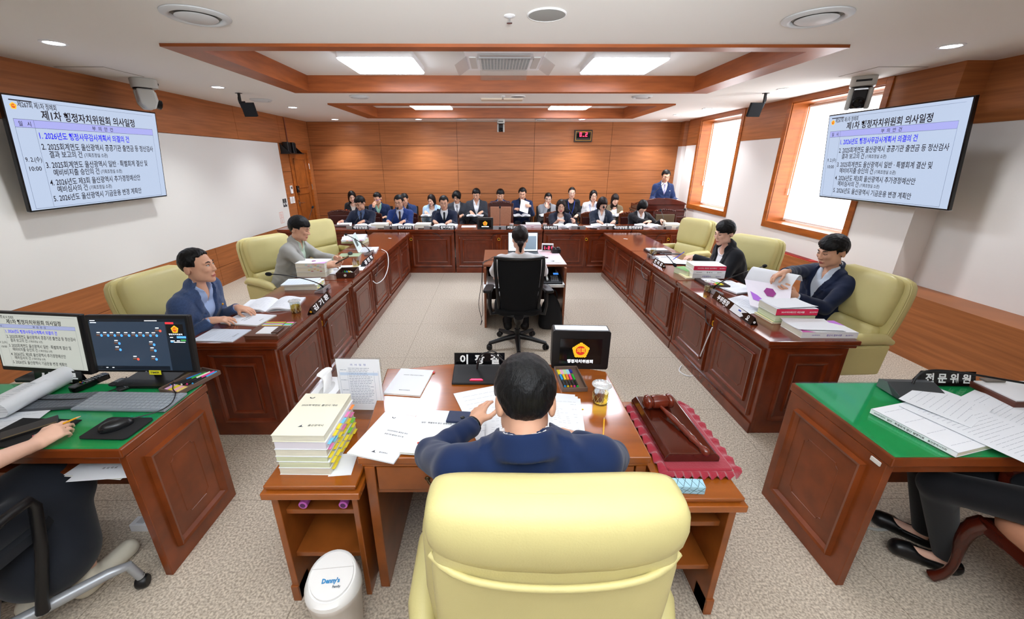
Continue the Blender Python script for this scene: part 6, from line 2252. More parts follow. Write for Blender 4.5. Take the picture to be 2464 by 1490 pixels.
def mouse(label, loc, rz, mt=black, s=1):
    o = thing('computer_mouse', label, 'mouse', loc, rz)
    MB().m(mt).loft([[(w_ * s * math.cos(a), d_ * s * math.sin(a) + oy * s, z_ * s) for a in [2 * PI * i / 20 for i in range(20)]] for z_, w_, d_, oy in ((0, .029, .052, 0), (.012, .031, .055, 0), (.024, .027, .046, -.004), (.032, .018, .030, -.008), (.035, .006, .012, -.01))]).build('shell', o, 60)
    MB().m(M_('6a6d70', .4)).tube([(0, .018 * s, .028 * s), (0, .034 * s, .021 * s)], .0035 * s, 8).build('scroll_wheel', o, 60)
    return o


mouse('black mouse on the sage green pad, left row', at(843, 612, ZD + .003), .2, M_('2a2d30', .35))
p = at(855, 583, ZD)
stack([(.05, 'green covered thick volume under the open tabbed book, left row', dict(edge=pagegreen, w=.23, l=.32)),], p, PI / 2 - .1, 'books before the empty left chair', )
TB = open_book('open tabbed volume lying on the green covered book, left row', p + Vector((0, 0, .052)), PI / 2 + .2, .44, .31, .03, rows=8, curl=.04)
for i, c_ in enumerate((sticky_p, sticky_b, sticky_p, sticky_o)):
    MB().m(c_).box(-.225 - .01, -.215, -.12 + .06 * i, -.09 + .06 * i, .012, .0135).build('index_tab', TB)

# ------------------------------------------------------------------ right row desk
redc = M_('e02350', .5)
def purple(m, w, l, z):
    m.m(M_('b03a9a', .6)).add([(.02 + .028 * math.cos(PI / 3 * i), .05 + .028 * math.sin(PI / 3 * i), z) for i in range(6)], [tuple(range(6))])
    m.m(M_('c77be0', .6)).add([(w / 2, l / 2, z), (w / 2 - .1, l / 2, z), (w / 2, l / 2 - .1, z)], [(0, 1, 2)])
    m.m(M_('d86ab8', .6)).add([(-w / 2, -l / 2, z), (-w / 2 + .09, -l / 2, z), (-w / 2 + .02, -l / 2 + .05, z)], [(0, 1, 2)])


p = at(1930, 765, ZD)
stack([(.012, 'thin cream and blue pamphlet at the bottom of the red spined stack', dict(cover=M_('e9dfae', .7), off=(-.02, .0, .02))), (.05, 'green edged volume under the red spined book', dict(edge=pagegreen, cover=M_('5f9a4e', .6))), (.05, 'thick white book with red spine, nearest stack on the right desk', dict(spine='-y', spine_mt=redc, spine_text=(wtext, [('2026회계연도', .12, .009), ('예산안 세입세출', .34, .011), ('울산광역시', .80, .009)]), w=.30, l=.21)), ], (2.18, 2.79, ZD), 0, 'books in the red spined stack', w=.29, l=.21)
sheet('printed sheets lying loosely on the red spined book', (2.19, 2.80, ZD + .114), .12, .30, .20, rows=8, curl=.012)
o = booklet('thick white volume with violet spine letters at the near corner, right desk', (2.235, 2.535, ZD), -.02, .37, .215, .042, spine='-y', cover=white, spine_text=(inkviolet, [('2025회계연도', .18, .007), ('결산서 첨부서류', .44, .011), ('울산광역시', .78, .008)]), logo=purple, cat='book', name='bound_volume')
sheet('loose printed sheet on the thick white violet lettered volume', (2.20, 2.555, ZD + .0425), -.08, .30, .215, rows=9, curl=.015)
nameplate('long black nameplate with taped paper on the right desk row', at(1713, 716, ZD), at(1805, 783, ZD), '', .06, .055, .034, emb=2, parts=(('부위원장', .27, .20), ('요', .89, .036)))
s_ = MB().m(white)
s_.at(at(1713, 716, ZD), (0, 0, math.atan2((at(1805, 783, ZD) - at(1713, 716, ZD)).y, (at(1805, 783, ZD) - at(1713, 716, ZD)).x)))
L_ = (at(1805, 783, ZD) - at(1713, 716, ZD)).length
tp_ = ((.50, .004), (.76, .004), (.80, .022), (.74, .034), (.83, .056), (.52, .058))
for e_, o_ in ((.0016, 1), (.0009, -1)):
    s_.add([(L_ * u, z_ * .4125 - e_, z_) for u, z_ in tp_], [tuple(range(6))[::o_]])
s_.m(inkblue).add([(L_ * .66, .0125, .036), (L_ * .72, .0125, .036), (L_ * .72, .0165, .046), (L_ * .66, .0165, .046)], [(0, 1, 2, 3)])
s_.build('taped_paper', label='torn white paper taped on the long black nameplate', cat='paper')
desk_mic('silver desk microphone of the man turning pages', at(1716, 708, ZD) + Vector((.03, .05, 0)), -PI / 2 + .05, at(1838, 641, .97), at(1770, 660, .98))
tea_glass('lidded glass of tea before the man turning pages', at(1704, 702, ZD), True, 1.0, .55)
o = thing('notebook', 'white spiral notebook on the right desk', 'notebook', at(1782, 700, ZD + .004), .25)
MB().m(paper).box(-.12, .12, -.08, .08, 0, .012).build('pages', o)
sp = MB().m(M_('3a3d42', .4))
for i in range(30):
    sp.tube([(-.115 + i * .0079, -.081 + .006 * math.cos(a), .006 + .008 * math.sin(a)) for a in [PI * 2 * k / 8 for k in range(9)]], .001, 4)
sp.build('spiral', o)
for i, (u, v, a, lab) in enumerate(((1790, 725, .5, 'loose sheet under the spiral notebook'), (1800, 742, .3, 'loose sheet beneath the book held by the man turning pages'), (1815, 730, .7, 'loose sheet partly under the held book'), (1765, 690, .2, 'spread sheet behind the spiral notebook'), (1740, 683, .1, 'printed sheet between the notebook and the leather tray'))):
    sheet(lab, at(u, v, ZD + .0003 + .0013 * i), a, .297, .21, rows=10, seed=i)
o = thing('memo_tray', 'dark leather tray with notes and sticky strips before the woman in black', 'tray', at(1690, 683, ZD), -.02)
MB().m(M_('2f1c18', .35)).box(-.02, .20, -.13, .13, 0, .02).build('box', o, bevel=.003)
MB().m(white).box(.03, .18, -.02, .11, .02, .026).build('note_sheets', o)
for i, c_ in enumerate((sticky_p, sticky_o, sticky_g, sticky_y)):
    MB().m(c_).box(.03 + .03 * i, .055 + .03 * i, -.11, -.04, .02, .025).build('sticky_strip', o)
p = (2.14, 3.95, ZD)
stack([(.012, 'yellow and blue pamphlet at the bottom of the second red spined stack', dict(cover=M_('e9dfae', .7), off=(-.06, .02, .05))), (.04, 'white volume with violet letters, bottom of the second red spined stack', dict(spine='-y', cover=white, spine_text=(inkviolet, [('사업설명서', .3, .013), ('울산광역시', .72, .008)]))), (.04, 'middle white volume of the second red spined stack', dict(spine='-y', cover=white, spine_text=(ink, [('2026회계연도', .1, .007), ('명 세 서', .42, .012), ('울산광역시', .75, .007)]))), (.045, 'red spined book on top before the woman in black', dict(spine='-y', spine_mt=redc, cover=white, spine_text=(wtext, [('2026회계연도', .12, .008), ('예산안 성과계획서', .34, .011), ('울산광역시', .80, .008)])))], p, -.08, 'books in the second red spined stack', w=.31, l=.215)
booklet('green covered booklet leaning at the second red spined stack', (1.99, 4.05, ZD), .25, .12, .20, .06, cover=M_('7db06a', .6), edge=pagegreen)
nameplate('black nameplate of the woman in black on the right desk row', at(1570, 632, ZD), at(1592, 645, ZD), '천 미 경', .055, .05, .03, emb=2)
desk_mic('silver desk microphone of the woman in black', at(1568, 622, ZD) + Vector((.02, .02, 0)), -PI / 2, at(1622, 636, .86), at(1590, 590, 1.02))
tea_glass('glass of tea by the leather folder, far right desk', at(1571, 613, ZD), False, 1.0, .6)
o = thing('memo_tray', 'dark leather folder tray with papers at the far part of the right desk', 'tray', at(1560, 607, ZD), .0)
MB().m(M_('2f1c18', .35)).box(-.02, .26, -.11, .12, 0, .022).build('box', o, bevel=.003)
MB().m(white).box(.0, .24, -.02, .11, .022, .034).build('note_sheets', o)
sheet('spread sheet under the pen hand of the woman in black', at(1600, 622, ZD), .1, .297, .3, rows=10)
sheet('folded report before the woman in black', at(1625, 632, ZD + .002), -.2, .297, .21, rows=8, curl=.02)
MB().m(M_('40454a', .4)).box(-.12, .12, -.02, .02, 0, .01).build('pencil_case', loc=at(1612, 612, ZD + .036), rot=(0, 0, -.05), label='thin dark ruler case on the leather folder tray', cat='case')

# cables from the desk fronts
cable('black microphone cables from the second silver microphone into the right desk front', [at(1703, 712, .75), at(1697, 740, .66), at(1700, 775, .58), at(1712, 785, .575)], .004)
cable('white video cable hanging from the right desk front to the carpet', [at(1714, 788, .57), at(1700, 820, .42), at(1688, 870, .15) + Vector((-.03, 0, 0)), at(1672, 900, .01), at(1655, 905, .006), at(1635, 893, .006), at(1640, 880, .006)], .005, white)
cable('black microphone cable of the near left microphone into the desk front', [at(793, 705, .75), at(798, 725, .68), at(790, 765, .57), at(780, 786, .56)], .004)
cable('black microphone cable of the second left microphone into the desk front', [at(903, 625, .75), at(909, 640, .66), at(905, 665, .58)], .004)
cable('dark microphone cable of the far right microphone into the desk front', [at(1554, 625, .75), at(1543, 645, .68), at(1550, 670, .60), at(1562, 675, .575)], .004)

# ------------------------------------------------------------------ back row desk things
BM = [(742, 548, 'silver microphone at the far left end of the back row', 752, 500), (852, 549, 'silver microphone before the man in glasses, back row', 880, 500), (942, 549, 'silver microphone before the man in royal blue, back row', 956, 503), (1038, 549, 'silver microphone before the man with the dark tie, back row', 1053, 506), (1203, 550, 'silver microphone before the empty tan chair', 1203, 500), (1391, 551, 'silver microphone before the short sleeved woman, back row', 1372, 508), (1460, 551, 'silver microphone before the woman with bobbed hair, back row', 1453, 500), (1597, 551, 'silver microphone before the khaki chair', 1590, 507), (1648, 545, 'silver microphone at the far right end of the back row', 1648, 505)]
for u, v, lab, tu, tv_ in BM:
    p = aty(u, v - 5, 6.98)
    p.z = ZBK
    tip = aty(tu, tv_, 7.22)
    desk_mic(lab, p, 0, tip, (p.x * .4 + tip.x * .6, 7.1, 1.0), L_=.24, W_=.11, h=.055, group='silver microphones of the back row', r=.004, head=.018)
    q = p + Vector((0, -.1, -.02))
    cable('thin cable of the ' + lab, [p + Vector((.01, -.058, .02)), q + Vector((.02, .0, -.03)), Vector((p.x + (.12 if u < 1200 else -.1), 6.862, .68)), Vector((p.x + (.2 if u < 1200 else -.16), 6.87, .60))], .004, group='microphone cables of the back row')
for a, b, txt, lab in ((848, 886, '예정담당관', 'black nameplate before the man in glasses, back row'), (956, 993, '정보화담당관', 'black nameplate before the man in royal blue, back row'), (1058, 1094, '정책기획관', 'black nameplate before the man with the dark tie, back row'), (1218, 1258, '재정기획관', 'black nameplate half hidden by the recorder, back row'), (1306, 1343, '법무통계담당관', 'black nameplate before the short sleeved woman, back row'), (1475, 1512, '예산담당관', 'black nameplate to the left of its twin, before the bowed woman'), (1511, 1548, '회계담당관', 'black nameplate to the right of its twin, before the bowed woman')):
    A, B = aty(a, 552, 6.89), aty(b, 552, 6.89)
    A.z = B.z = ZBK
    nameplate(lab, A, B, txt, .062, .05, .036, 'nameplates of the back row', width=(B - A).length * .88)
rnd = random.Random(11)
BP = [(880, 541, 'open', 'open report before the man in glasses, back row'), (915, 540, 'book', 'thick report at the elbow of the man in glasses, back row'), (968, 541, 'open', 'open report before the man in royal blue, back row'), (1018, 541, 'book', 'thick closed report between two men, back row'), (1072, 540, 'open', 'open report under the hands of the man with the dark tie'), (1128, 544, 'sheet', 'white note pad left of the small emblem display'), (1262, 543, 'sheet', 'white sheets just right of the recorder\'s head'), (1283, 543, 'book', 'pink edged book stack right of the recorder\'s head'), (1362, 544, 'open', 'open report before the short sleeved woman, back row'), (1425, 543, 'sheet', 'sheet to the left of the woman with bobbed hair'), (1452, 543, 'open', 'open report before the woman with bobbed hair'), (1560, 543, 'open', 'open report before the woman bending down'), (1618, 541, 'book', 'stack of reports at the khaki chair place'), (826, 541, 'sheet', 'white sheet curling up at far left of the back row'), (1640, 545, 'sheet', 'white sheet at the far right end of the back row')]
for i, (u, v, kind, lab) in enumerate(BP):
    p = aty(u, v, 7.22)
    p.z = ZBK
    if kind == 'open':
        open_book(lab, p, rnd.uniform(-.12, .12), .42, .28, .03, rows=8, curl=.02, group='open reports on the back row desks')
    elif kind == 'book':
        booklet(lab, p, rnd.uniform(-.1, .1), .26, .26, .055, group='thick reports on the back row desks', cover=white, tabs=[(sticky_p, '-y', .3, .02, .05)] if i == 7 else None, edge=M_('ead8da', .8) if i == 7 else pageedge)
    else:
        sheet(lab, p, rnd.uniform(-.2, .2), .26, .22, rows=5, curl=.0 if i != 13 else .1)
for u, lab in ((1231, 'small clear glass at the tan chair place'), (1311, 'small white cup behind the short sleeved woman\'s nameplate')):
    p = aty(u, 544, 7.06)
    p.z = ZBK
    o = thing('tea_cup', lab, 'cup', p, 0, 'cups on the back row')
    MB().m(M_('eceae6', .2, trans=.4)).lathe([(.001, 0), (.03, 0), (.036, .07), (.033, .07), (.027, .006), (.001, .006)], 20).build('cup', o, 40)
    MB().m(M_('d9b0a4', .3)).lathe([(.036, .07), (.038, .07), (.038, .078), (.001, .08)], 20).build('lid', o, 40)
for u, lab in ((918, 'flat dark phone on the back row desk, before the man in royal blue'), (1015, 'flat dark phone on the back row desk, left of the third nameplate'), (1360, 'flat dark phone on the back row desk before the short sleeved woman'), (1428, 'flat dark phone on the back row desk before the woman with bobbed hair')):
    p = aty(u, 550, 6.96)
    p.z = ZBK
    MB().m(blackgloss).box(-.06, .06, -.03, .03, 0, .009).build('phone', loc=p, label=lab, cat='phone', group='phones on the back row', bevel=.002)

# ------------------------------------------------------------------ recorder's desk
o = thing('laptop', 'dark laptop with pale document window in front of the recorder', 'laptop', (.355, 4.90, .757), 0)
MB().m(M_('3a3d42', .4)).rbox(-.19, .19, -.13, .13, 0, .018, .012).build('base', o, 40)
M = Matrix.Translation((0, .13, .016)) @ Matrix.Rotation(R(-14), 4, 'X')
ld = MB().m(M_('2b2d31', .4)); ld.M = M
ld.box(-.19, .19, -.004, .004, 0, .245).build('display_lid', o, bevel=.003)
ld = MB().m(mat('recorder_screen', 'c6d4de', .3, emit=.55)); ld.M = M
ld.box(-.182, .182, -.0055, -.004, .012, .237)
ld.m(M_('9fb6c6', .4)).box(.02, .17, -.006, -.0055, .03, .2).m(M_('6f8496', .4))
for i in range(9):
    ld.box(-.16, -.02, -.0062, -.0055, .05 + i * .019, .053 + i * .019)
ld.build('screen', o)
o = thing('desk_clock', 'white framed digital desk clock with red digits on the recorder desk', 'clock', aty(1317, 606, 5.12) * 1, -.12)
o.location.z = .757
MB().m(white).box(-.075, .075, -.02, .02, 0, .105).build('frame', o, bevel=.006)
MB().m(blackgloss).box(-.062, .062, -.022, -.019, .02, .09).build('face', o)
seven(MB(), '1:21', -.052, .035, .038, -.0245, ledred).build('digits', o)
p = at(1337, 608, .757)
o = thing('stamp_case', 'black box shaped device with round knobs at the desk corner', 'device', p, .1)
MB().m(black).rbox(-.055, .055, -.05, .05, 0, .05, .012).build('body', o, 40)
for x in (-.028, .028):
    MB().m(M_('26282b', .3)).at((x, 0, .05)).lathe([(.001, .0), (.024, 0), (.024, .012), (.018, .02), (.001, .02)], 18).build('knob', o, 40)
mouse('white mouse on the pale pad of the recorder desk', at(1328, 628, .761), .1, white, 1.05)
MB().m(M_('e8e6e4', .6)).box(-.10, .09, -.075, .075, 0, .003).build('mouse_pad', loc=at(1330, 629, .7575), label='pale mouse pad on the recorder desk', cat='mouse pad')
MB().m(black).box(-.03, .03, -.012, .012, 0, .012).build('usb_stick', loc=at(1313, 621, .757), rot=(0, 0, -.4), label='small black memory stick beside the mouse pad', cat='memory stick', bevel=.003)
o = thing('desk_telephone', 'black desk telephone with blue display on the tray of the recorder desk', 'telephone', (.66, 4.45, .538), 0)
MB().m(black).prism([(-.10, 0), (.10, 0), (.10, .09), (-.10, .03)], -.11, .11, 'x').build('body', o, bevel=.006)
MB().m(M_('3f7fd0', .4, emit=.4)).at((0, 0, 0)).prism([(.055, .079), (.09, .0895), (.09, .091), (.055, .0805)], .02, .08, 'x').build('display', o)
kb = MB().m(M_('9a9ea2', .5))
for i in range(4):
    for j in range(5):
        y = -.07 + j * .024
        zz = .03 + (y + .10) / .2 * .06 + .002
        kb.cbox((-.01 + i * .022, y, zz), (.015, .015, .004))
kb.build('keypad', o)
MB().m(M_('d8dcd8', .4)).tube([(-.065, -.08, .055), (-.065, .08, .10)], .012, 8).build('handset', o, 40)
sheet('white papers on the keyboard tray left of the recorder', (-.03, 4.35, .5375), .05, .2, .25, rows=6)
o = thing('shoulder_bag', 'black soft shoulder bag leaning under the recorder desk', 'bag', (.66, 4.42, 0), 0)
MB().m(M_('101114', .8)).loft([ring(w_, d_, 0, z_, p=.6) for z_, w_, d_ in ((0, .24, .2), (.02, .28, .26), (.15, .27, .24), (.28, .2, .16), (.36, .12, .08), (.40, .05, .03))]).build('bag', o, 60)
MB().m(black).tube(bez((-.06, 0, .35), (-.1, .02, .5), (.1, .02, .5), (.06, 0, .35), 10), .008, 6).build('strap', o, 50)
cable('thin black cables hanging down at the left side of the recorder desk', [(-.02, 4.8, .762), (-.09, 4.6, .762), (-.14, 4.45, .75), (-.155, 4.42, .55), (-.19, 4.38, .3), (-.16, 4.36, .12), (-.17, 4.34, .05), (-.15, 4.36, .1)], .0035)
cable('second thin black cable looping over the recorder desk top', [(.05, 4.62, .762), (-.05, 4.62, .765), (-.125, 4.55, .762), (-.145, 4.5, .70), (-.15, 4.42, .4), (-.145, 4.36, .2), (-.16, 4.35, .14)], .003)

# recorder's mesh office chair
o = thing('mesh_office_chair', 'black mesh office chair under the recorder, seen from behind', 'chair', (.235, 3.88, 0), 0)
def bk(x, z):
    return -.16 - .045 * math.sin(PI * min(1, max(0, (z - .42) / .55))) * .6 - .06 * (z - .4) + .10 * (x / .24) ** 2
def hw(z):
    return .185 + .05 * min(1, max(0, (z - .38) / .5))
m = MB().m(mesh_black)
P = []
for i in range(17):
    z = .44 + .53 * i / 16
    P.append([(hw(z) * .9 * (j / 8 - 1), bk(hw(z) * .9 * (j / 8 - 1), z), z) for j in range(17)])
vs = [p_ for r in P for p_ in r] + [(p_[0], p_[1] + .006, p_[2]) for r in P for p_ in r]
fs = []
for i in range(16):
    for j in range(16):
        q = (i * 17 + j, i * 17 + j + 1, (i + 1) * 17 + j + 1, (i + 1) * 17 + j)
        fs += [q, tuple(x + 289 for x in q[::-1])]
m.add(vs, fs).build('mesh_back', o, 60)
fp = []
for i in range(11):
    z = .46 + .50 * i / 10
    fp.append((hw(z), bk(hw(z), z), z))
top_ = [(hw(.975) * (1 - 2 * j / 10), bk(hw(.975) * (1 - 2 * j / 10), .975), .985) for j in range(11)]
lp = fp + top_ + [(-x, y, z) for x, y, z in fp[::-1]]
bt = [(-hw(.43) * (1 - 2 * j / 10), bk(-hw(.43) * (1 - 2 * j / 10), .43) - .005, .43 - .03 * math.sin(PI * j / 10)) for j in range(11)]
MB().m(black).tube(lp + bt + [lp[0]], .017, 8).build('back_frame', o, 60)
MB().m(black).tube([(0, -.19, .41), (0, -.16, .35), (0, -.02, .34)], [.05, .045, .05], 10).build('back_support', o, 60)
MB().m(mesh_black).loft([ring(w_, d_, .06, z_, p=.45) for z_, w_, d_ in ((.40, .44, .44), (.42, .49, .48), (.455, .48, .47), (.47, .40, .38))]).build('seat', o, 60)
for q in (-1, 1):
    MB().m(black).tube([(q * .20, .0, .38), (q * .275, -.01, .37), (q * .29, .0, .46), (q * .29, .02, .60)], [.018, .02, .02, .02], 8).build('arm_post', o, 50)
    MB().m(black).at((q * .30, .05, .61), (0, 0, q * .15)).rbox(-.045, .045, -.12, .12, 0, .03, .03).build('arm_pad', o, 40, bevel=.008)
MB().m(black).lathe([(.03, .09), (.03, .2), (.02, .2), (.02, .36)], 14).build('gas_lift', o, 40)
b = MB().m(black)
for i in range(5):
    a = 2 * PI * i / 5 - PI / 2 + .0
    c_, s_ = math.cos(a), math.sin(a)
    b.tube([(0, 0, .12), (.14 * c_, .14 * s_, .105), (.31 * c_, .31 * s_, .075)], [.034, .026, .02], 8)
b.build('star_base', o, 50)
for i in range(5):
    a = 2 * PI * i / 5 - PI / 2
    x, y = .31 * math.cos(a), .31 * math.sin(a)
    ca = MB().m(black)
    for q in (-.016, .016):
        ca.at((x + q * math.cos(.4 * i), y + q * math.sin(.4 * i), .03), (0, PI / 2, .4 * i)).lathe([(.001, -.012), (.022, -.012), (.03, -.006), (.03, .006), (.022, .012), (.001, .012)], 16)
    ca.at().tube([(x, y, .03), (x, y, .075)], .012, 8)
    ca.build('caster', o, 40)

# ------------------------------------------------------------------ left green desk
def monitor(label, TL, TR, BR, BL, zbase, content, foot):
    O = (TL + TR + BR + BL) / 4
    ux = ((TR - TL) + (BR - BL)).normalized()
    up = ((TL - BL) + (TR - BR))
    up = (up - ux * up.dot(ux)).normalized()
    nz = ux.cross(up)
    W_ = ((TR - TL).length + (BR - BL).length) / 2
    H_ = ((TL - BL).length + (TR - BR).length) / 2
    t = thing('computer_monitor', label, 'monitor', (O.x, O.y, zbase), 0, 'monitors on the left green desk')
    m4 = Matrix.Translation((0, 0, O.z - zbase)) @ Matrix((ux, up, nz)).transposed().to_4x4()
    mb = MB().m(black)
    mb.M = m4
    mb.box(-W_ / 2, W_ / 2, -H_ / 2, H_ / 2, -.03, 0).build('casing', t, bevel=.006)
    mb = MB()
    mb.M = m4
    content(mb, W_, H_)
    mb.build('screen', t)
    st = MB().m(black).tube([(foot[0], foot[1] + .02, .012), (foot[0], foot[1] + .02, O.z - zbase)], .02, 10).rbox(foot[0] - .13, foot[0] + .13, foot[1] - .11, foot[1] + .09, 0, .012, .02)
    st.build('stand', t, 40)
    return t, m4, W_, H_


def ppt(mb, W_, H_):
    b = .012
    slide(mb, W_ - 2 * b, H_ - 2 * b - .012, (-W_ / 2 + b, H_ / 2 - b, .0004), (1, 0, 0), (0, 1, 0), (0, 0, 1), mon_bg, mon_band)


def ctrl(mb, W_, H_):
    X = lambda u: (u - .5) * W_
    Y = lambda v: (.5 - v) * H_
    def rect(u0, v0, u1, v1, mt, k=.0008):
        mb.m(mt).box(X(u0), X(u1), Y(v1), Y(v0), 0, k)
    navy = mat('console_screen', '2a3a4c', .25, glow=.38, spec=.4)
    dk = mat('console_dark', '111a26', .3, emit=.1)
    rect(.035, .06, .965, .96, navy, .0006)
    rect(.035, .06, .965, .11, dk, .0008)
    rect(.77, .11, .965, .96, mat('console_side', '16222f', .3, emit=.15), .0008)
    rect(.78, .15, .94, .345, blackgloss, .001)
    rect(.035, .885, .75, .955, dk, .0009)
    rect(.775, .115, .855, .148, M_('c42c34', .4, emit=.5), .0012)
    rect(.866, .355, .954, .391, M_('4a90d8', .4, emit=.5), .0012)
    rect(.9, .414, .949, .441, M_('3a8a48', .4, emit=.4), .0012)
    rect(.80, .445, .825, .465, M_('4a90d8', .4, emit=.5), .0012)
    emblem(mb, (X(.859), Y(.24), .0014), .075 * H_, (1, 0, 0), (0, 1, 0), (0, 0, 1), False)
    lw = mat('console_words', 'dfe6ee', .4, emit=.5)
    mb.m(lw).text('행정자치위원회', (X(.859), Y(.335), .0014), .022 * H_, .13 * W_, (1, 0, 0), (0, 1, 0), .01, 'c')
    for u0, v, u1 in ((.05, .085, .10), (.05, .12, .11), (.58, .085, .7), (.80, .37, .83), (.80, .43, .84), (.86, .43, .89), (.83, .455, .94), (.12, .91, .14), (.18, .91, .2)):
        rect(u0, v, u1, v + .012, lw, .0011)
    spots_ = [(u, .335) for u in (.113, .178, .243, .309, .382, .456, .522, .59, .65)] + [(.692, .253), (.272, .474), (.27, .586), (.609, .493), (.61, .598), (.427, .751), (.606, .75)]
    for i, (u, v) in enumerate(spots_):
        rect(u - .025, v - .012, u + .022, v + .022, mat_icon, .0011)
        rect(u - .018, v - .045, u + .014, v - .030, lw, .0011)
        rect(u - .02, v - .008, u + .01, v - .0, M_('b9c4cc', .4), .0013)
        mb.m(M_('e04a3a', .4, emit=.5) if i in (9, 14) else M_('3f86e8', .4, emit=.6)).add([(X(u + .026) + .007 * math.cos(2 * PI * k / 12), Y(v + .012) + .007 * math.sin(2 * PI * k / 12), .0014) for k in range(12)], [tuple(range(12))])


mat_icon = M_('5a3a2a', .4, emit=.2)
mon_pts = [aty(u, v, y) for u, v, y in ((189, 759, 1.93), (440, 761, 1.90), (484, 896, 1.85), (241, 895, 1.88))]
t, m4, W_, H_ = monitor('dark computer monitor with a seat map on screen and a TIMER note', *mon_pts, ZGR, ctrl, (.01, .015))
mb = MB().m(M_('f2ea2a', .6)); mb.M = m4
mb.box(.02, .085, -H_ / 2 - .012, -H_ / 2 + .012, 0, .002).m(ink).text('TIMER', (.0525, -H_ / 2 - .004, .0026), .0085, .05, (1, 0, 0), (0, 1, 0), .03, 'c')
mb.build('note_label', t)
mb = MB().m(lightgrey); mb.M = m4
mb.text('LG', (.0, -H_ / 2 + .003, .0012), .006, None, (1, 0, 0), (0, 1, 0), .03)
mb.build('badge', t)
tr_, br_ = aty(180, 758, 1.93), aty(228, 903, 1.88)
dx = Vector((-.54, .06, 0))
t, m4, W_, H_ = monitor('computer monitor at the picture edge showing the agenda slide', tr_ + dx, tr_, br_, br_ + dx, ZGR, ppt, (.0, .03))
mb = MB().m(M_('f2ea2a', .6)); mb.M = m4
mb.box(.12, .175, -H_ / 2 - .008, -H_ / 2 + .012, 0, .002).box(.18, .215, -H_ / 2 + .002, -H_ / 2 + .010, 0, .002).m(ink).text('PPT용', (.148, -H_ / 2 - .002, .0026), .0085, .04, (1, 0, 0), (0, 1, 0), .03, 'c')
mb.build('note_label', t)
cable('black monitor cables between the two monitors', [(-2.10, 1.95, .86), (-2.14, 1.96, .81), (-2.17, 1.97, .78), (-2.2, 1.95, .76)], .005)


def keyboard(label, loc, rz, w, l, mt, keys, rows=6, cols=19, h=.012):
    o = thing('keyboard', label, 'keyboard', loc, rz, 'keyboards on the left green desk')
    MB().m(mt).at((0, 0, 0), (R(2), 0, 0)).box(-w / 2, w / 2, -l / 2, l / 2, 0, h).build('base', o, bevel=.003)
    k = MB().m(keys).at((0, 0, 0), (R(2), 0, 0))
    kw, kl = w * .96 / cols, l * .90 / rows
    for i in range(cols):
        for j in range(rows):
            if j == 0 and 3 < i < 8:
                continue
            x, y = -w * .48 + kw * i, -l * .45 + kl * j
            k.box(x + kw * .06, x + kw * .94, y + kl * .06, y + kl * .94, h, h + .0025)
    k.box(-w * .48 + kw * 4.06, -w * .48 + kw * 7.94, -l * .45 + kl * .06, -l * .45 + kl * .94, h, h + .0025)
    k.build('keycaps', o)
    return o


keyboard('slim grey keyboard on the left green desk', (-1.765, 1.665, ZGR), -.03, .45, .145, M_('8f97a0', .4), M_('9ea6ae', .45))
keyboard('dark keyboard half covered by the curling booklet', (-2.14, 1.66, ZGR), .12, .36, .13, M_('4a4e54', .4), M_('6a7078', .45))
MB().m(M_('1d1d1f', .85)).at((0, 0, 0)).prism([(.21 / 2 * x, .15 / 2 * y) for x, y in ((-1, -.85), (-.88, -1), (.88, -1), (1, -.85), (1, .85), (.88, 1), (-.88, 1), (-1, .85))], 0, .004).m(M_('c9ccd0', .6)).box(-.07, -.045, .048, .053, .004, .0043).build('mouse_pad', loc=(-1.655, 1.465, ZGR), rot=(0, 0, -.03), label='black mouse pad at the corner of the left green desk', cat='mouse pad')
mouse('glossy black mouse on the black pad, left green desk', (-1.655, 1.465, ZGR + .0045), -.75, M_('1b1c1f', .25), 1.1)
cable('thin black mouse cable running behind the grey keyboard', [(-1.625, 1.505, .775), (-1.56, 1.56, .77), (-1.535, 1.62, .775), (-1.57, 1.70, .78), (-1.63, 1.76, .775), (-1.7, 1.86, .77)], .0025)
cable('black cable snaking over the left green desk to the far remote', [(-2.2, 1.66, .775), (-2.02, 1.67, .772), (-1.98, 1.72, .76), (-1.93, 1.82, .76), (-1.99, 1.9, .76)], .003)
MB().m(M_('161617', .85)).prism([(-.14, -.09), (.12, -.09), (.14, -.07), (.14, .10), (-.14, .10)], 0, .004).build('mouse_pad', loc=(-2.01, 1.43, ZGR), rot=(0, 0, -.05), label='black mouse pad under the writing hand', cat='mouse pad')
MB().m(M_('1c1a1a', .3)).box(-.04, .04, -.085, .085, 0, .010).m(M_('6d5a34', .4)).box(.028, .036, -.08, .08, .010, .0112).build('phone', loc=(-2.02, 1.455, ZGR + .0045), rot=(0, 0, -.75), label='dark phone in a case beside the writing hand', cat='phone', bevel=.003)


def remote(label, a, b, w, th=.02, glossy=True):
    a, b = Vector(a), Vector(b)
    d = b - a
    o = thing('remote_control', label, 'remote control', (a + b) / 2, math.atan2(d.y, d.x) - PI / 2, 'remote controls on the green desk')
    L_ = d.length
    MB().m(blackgloss if glossy else M_('202224', .5)).rbox(-w / 2, w / 2, -L_ / 2, L_ / 2, 0, th, w * .3).build('shell', o, 40, bevel=.003)
    k = MB().m(M_('8c9095', .5))
    n = 6
    for i in range(3):
        for j in range(n):
            k.cbox((-w * .28 + w * .28 * i, -L_ * .1 + L_ * .085 * j, th + .0005), (w * .16, L_ * .04, .003))
    if glossy:
        for i, c_ in enumerate(('d0b020', 'c03030', '3060c0', '30a040')):
            k.m(M_(c_, .5)).cbox((-w * .3 + w * .2 * i, -L_ * .18, th + .0005), (w * .13, L_ * .03, .003))
    k.build('buttons', o)
    return o


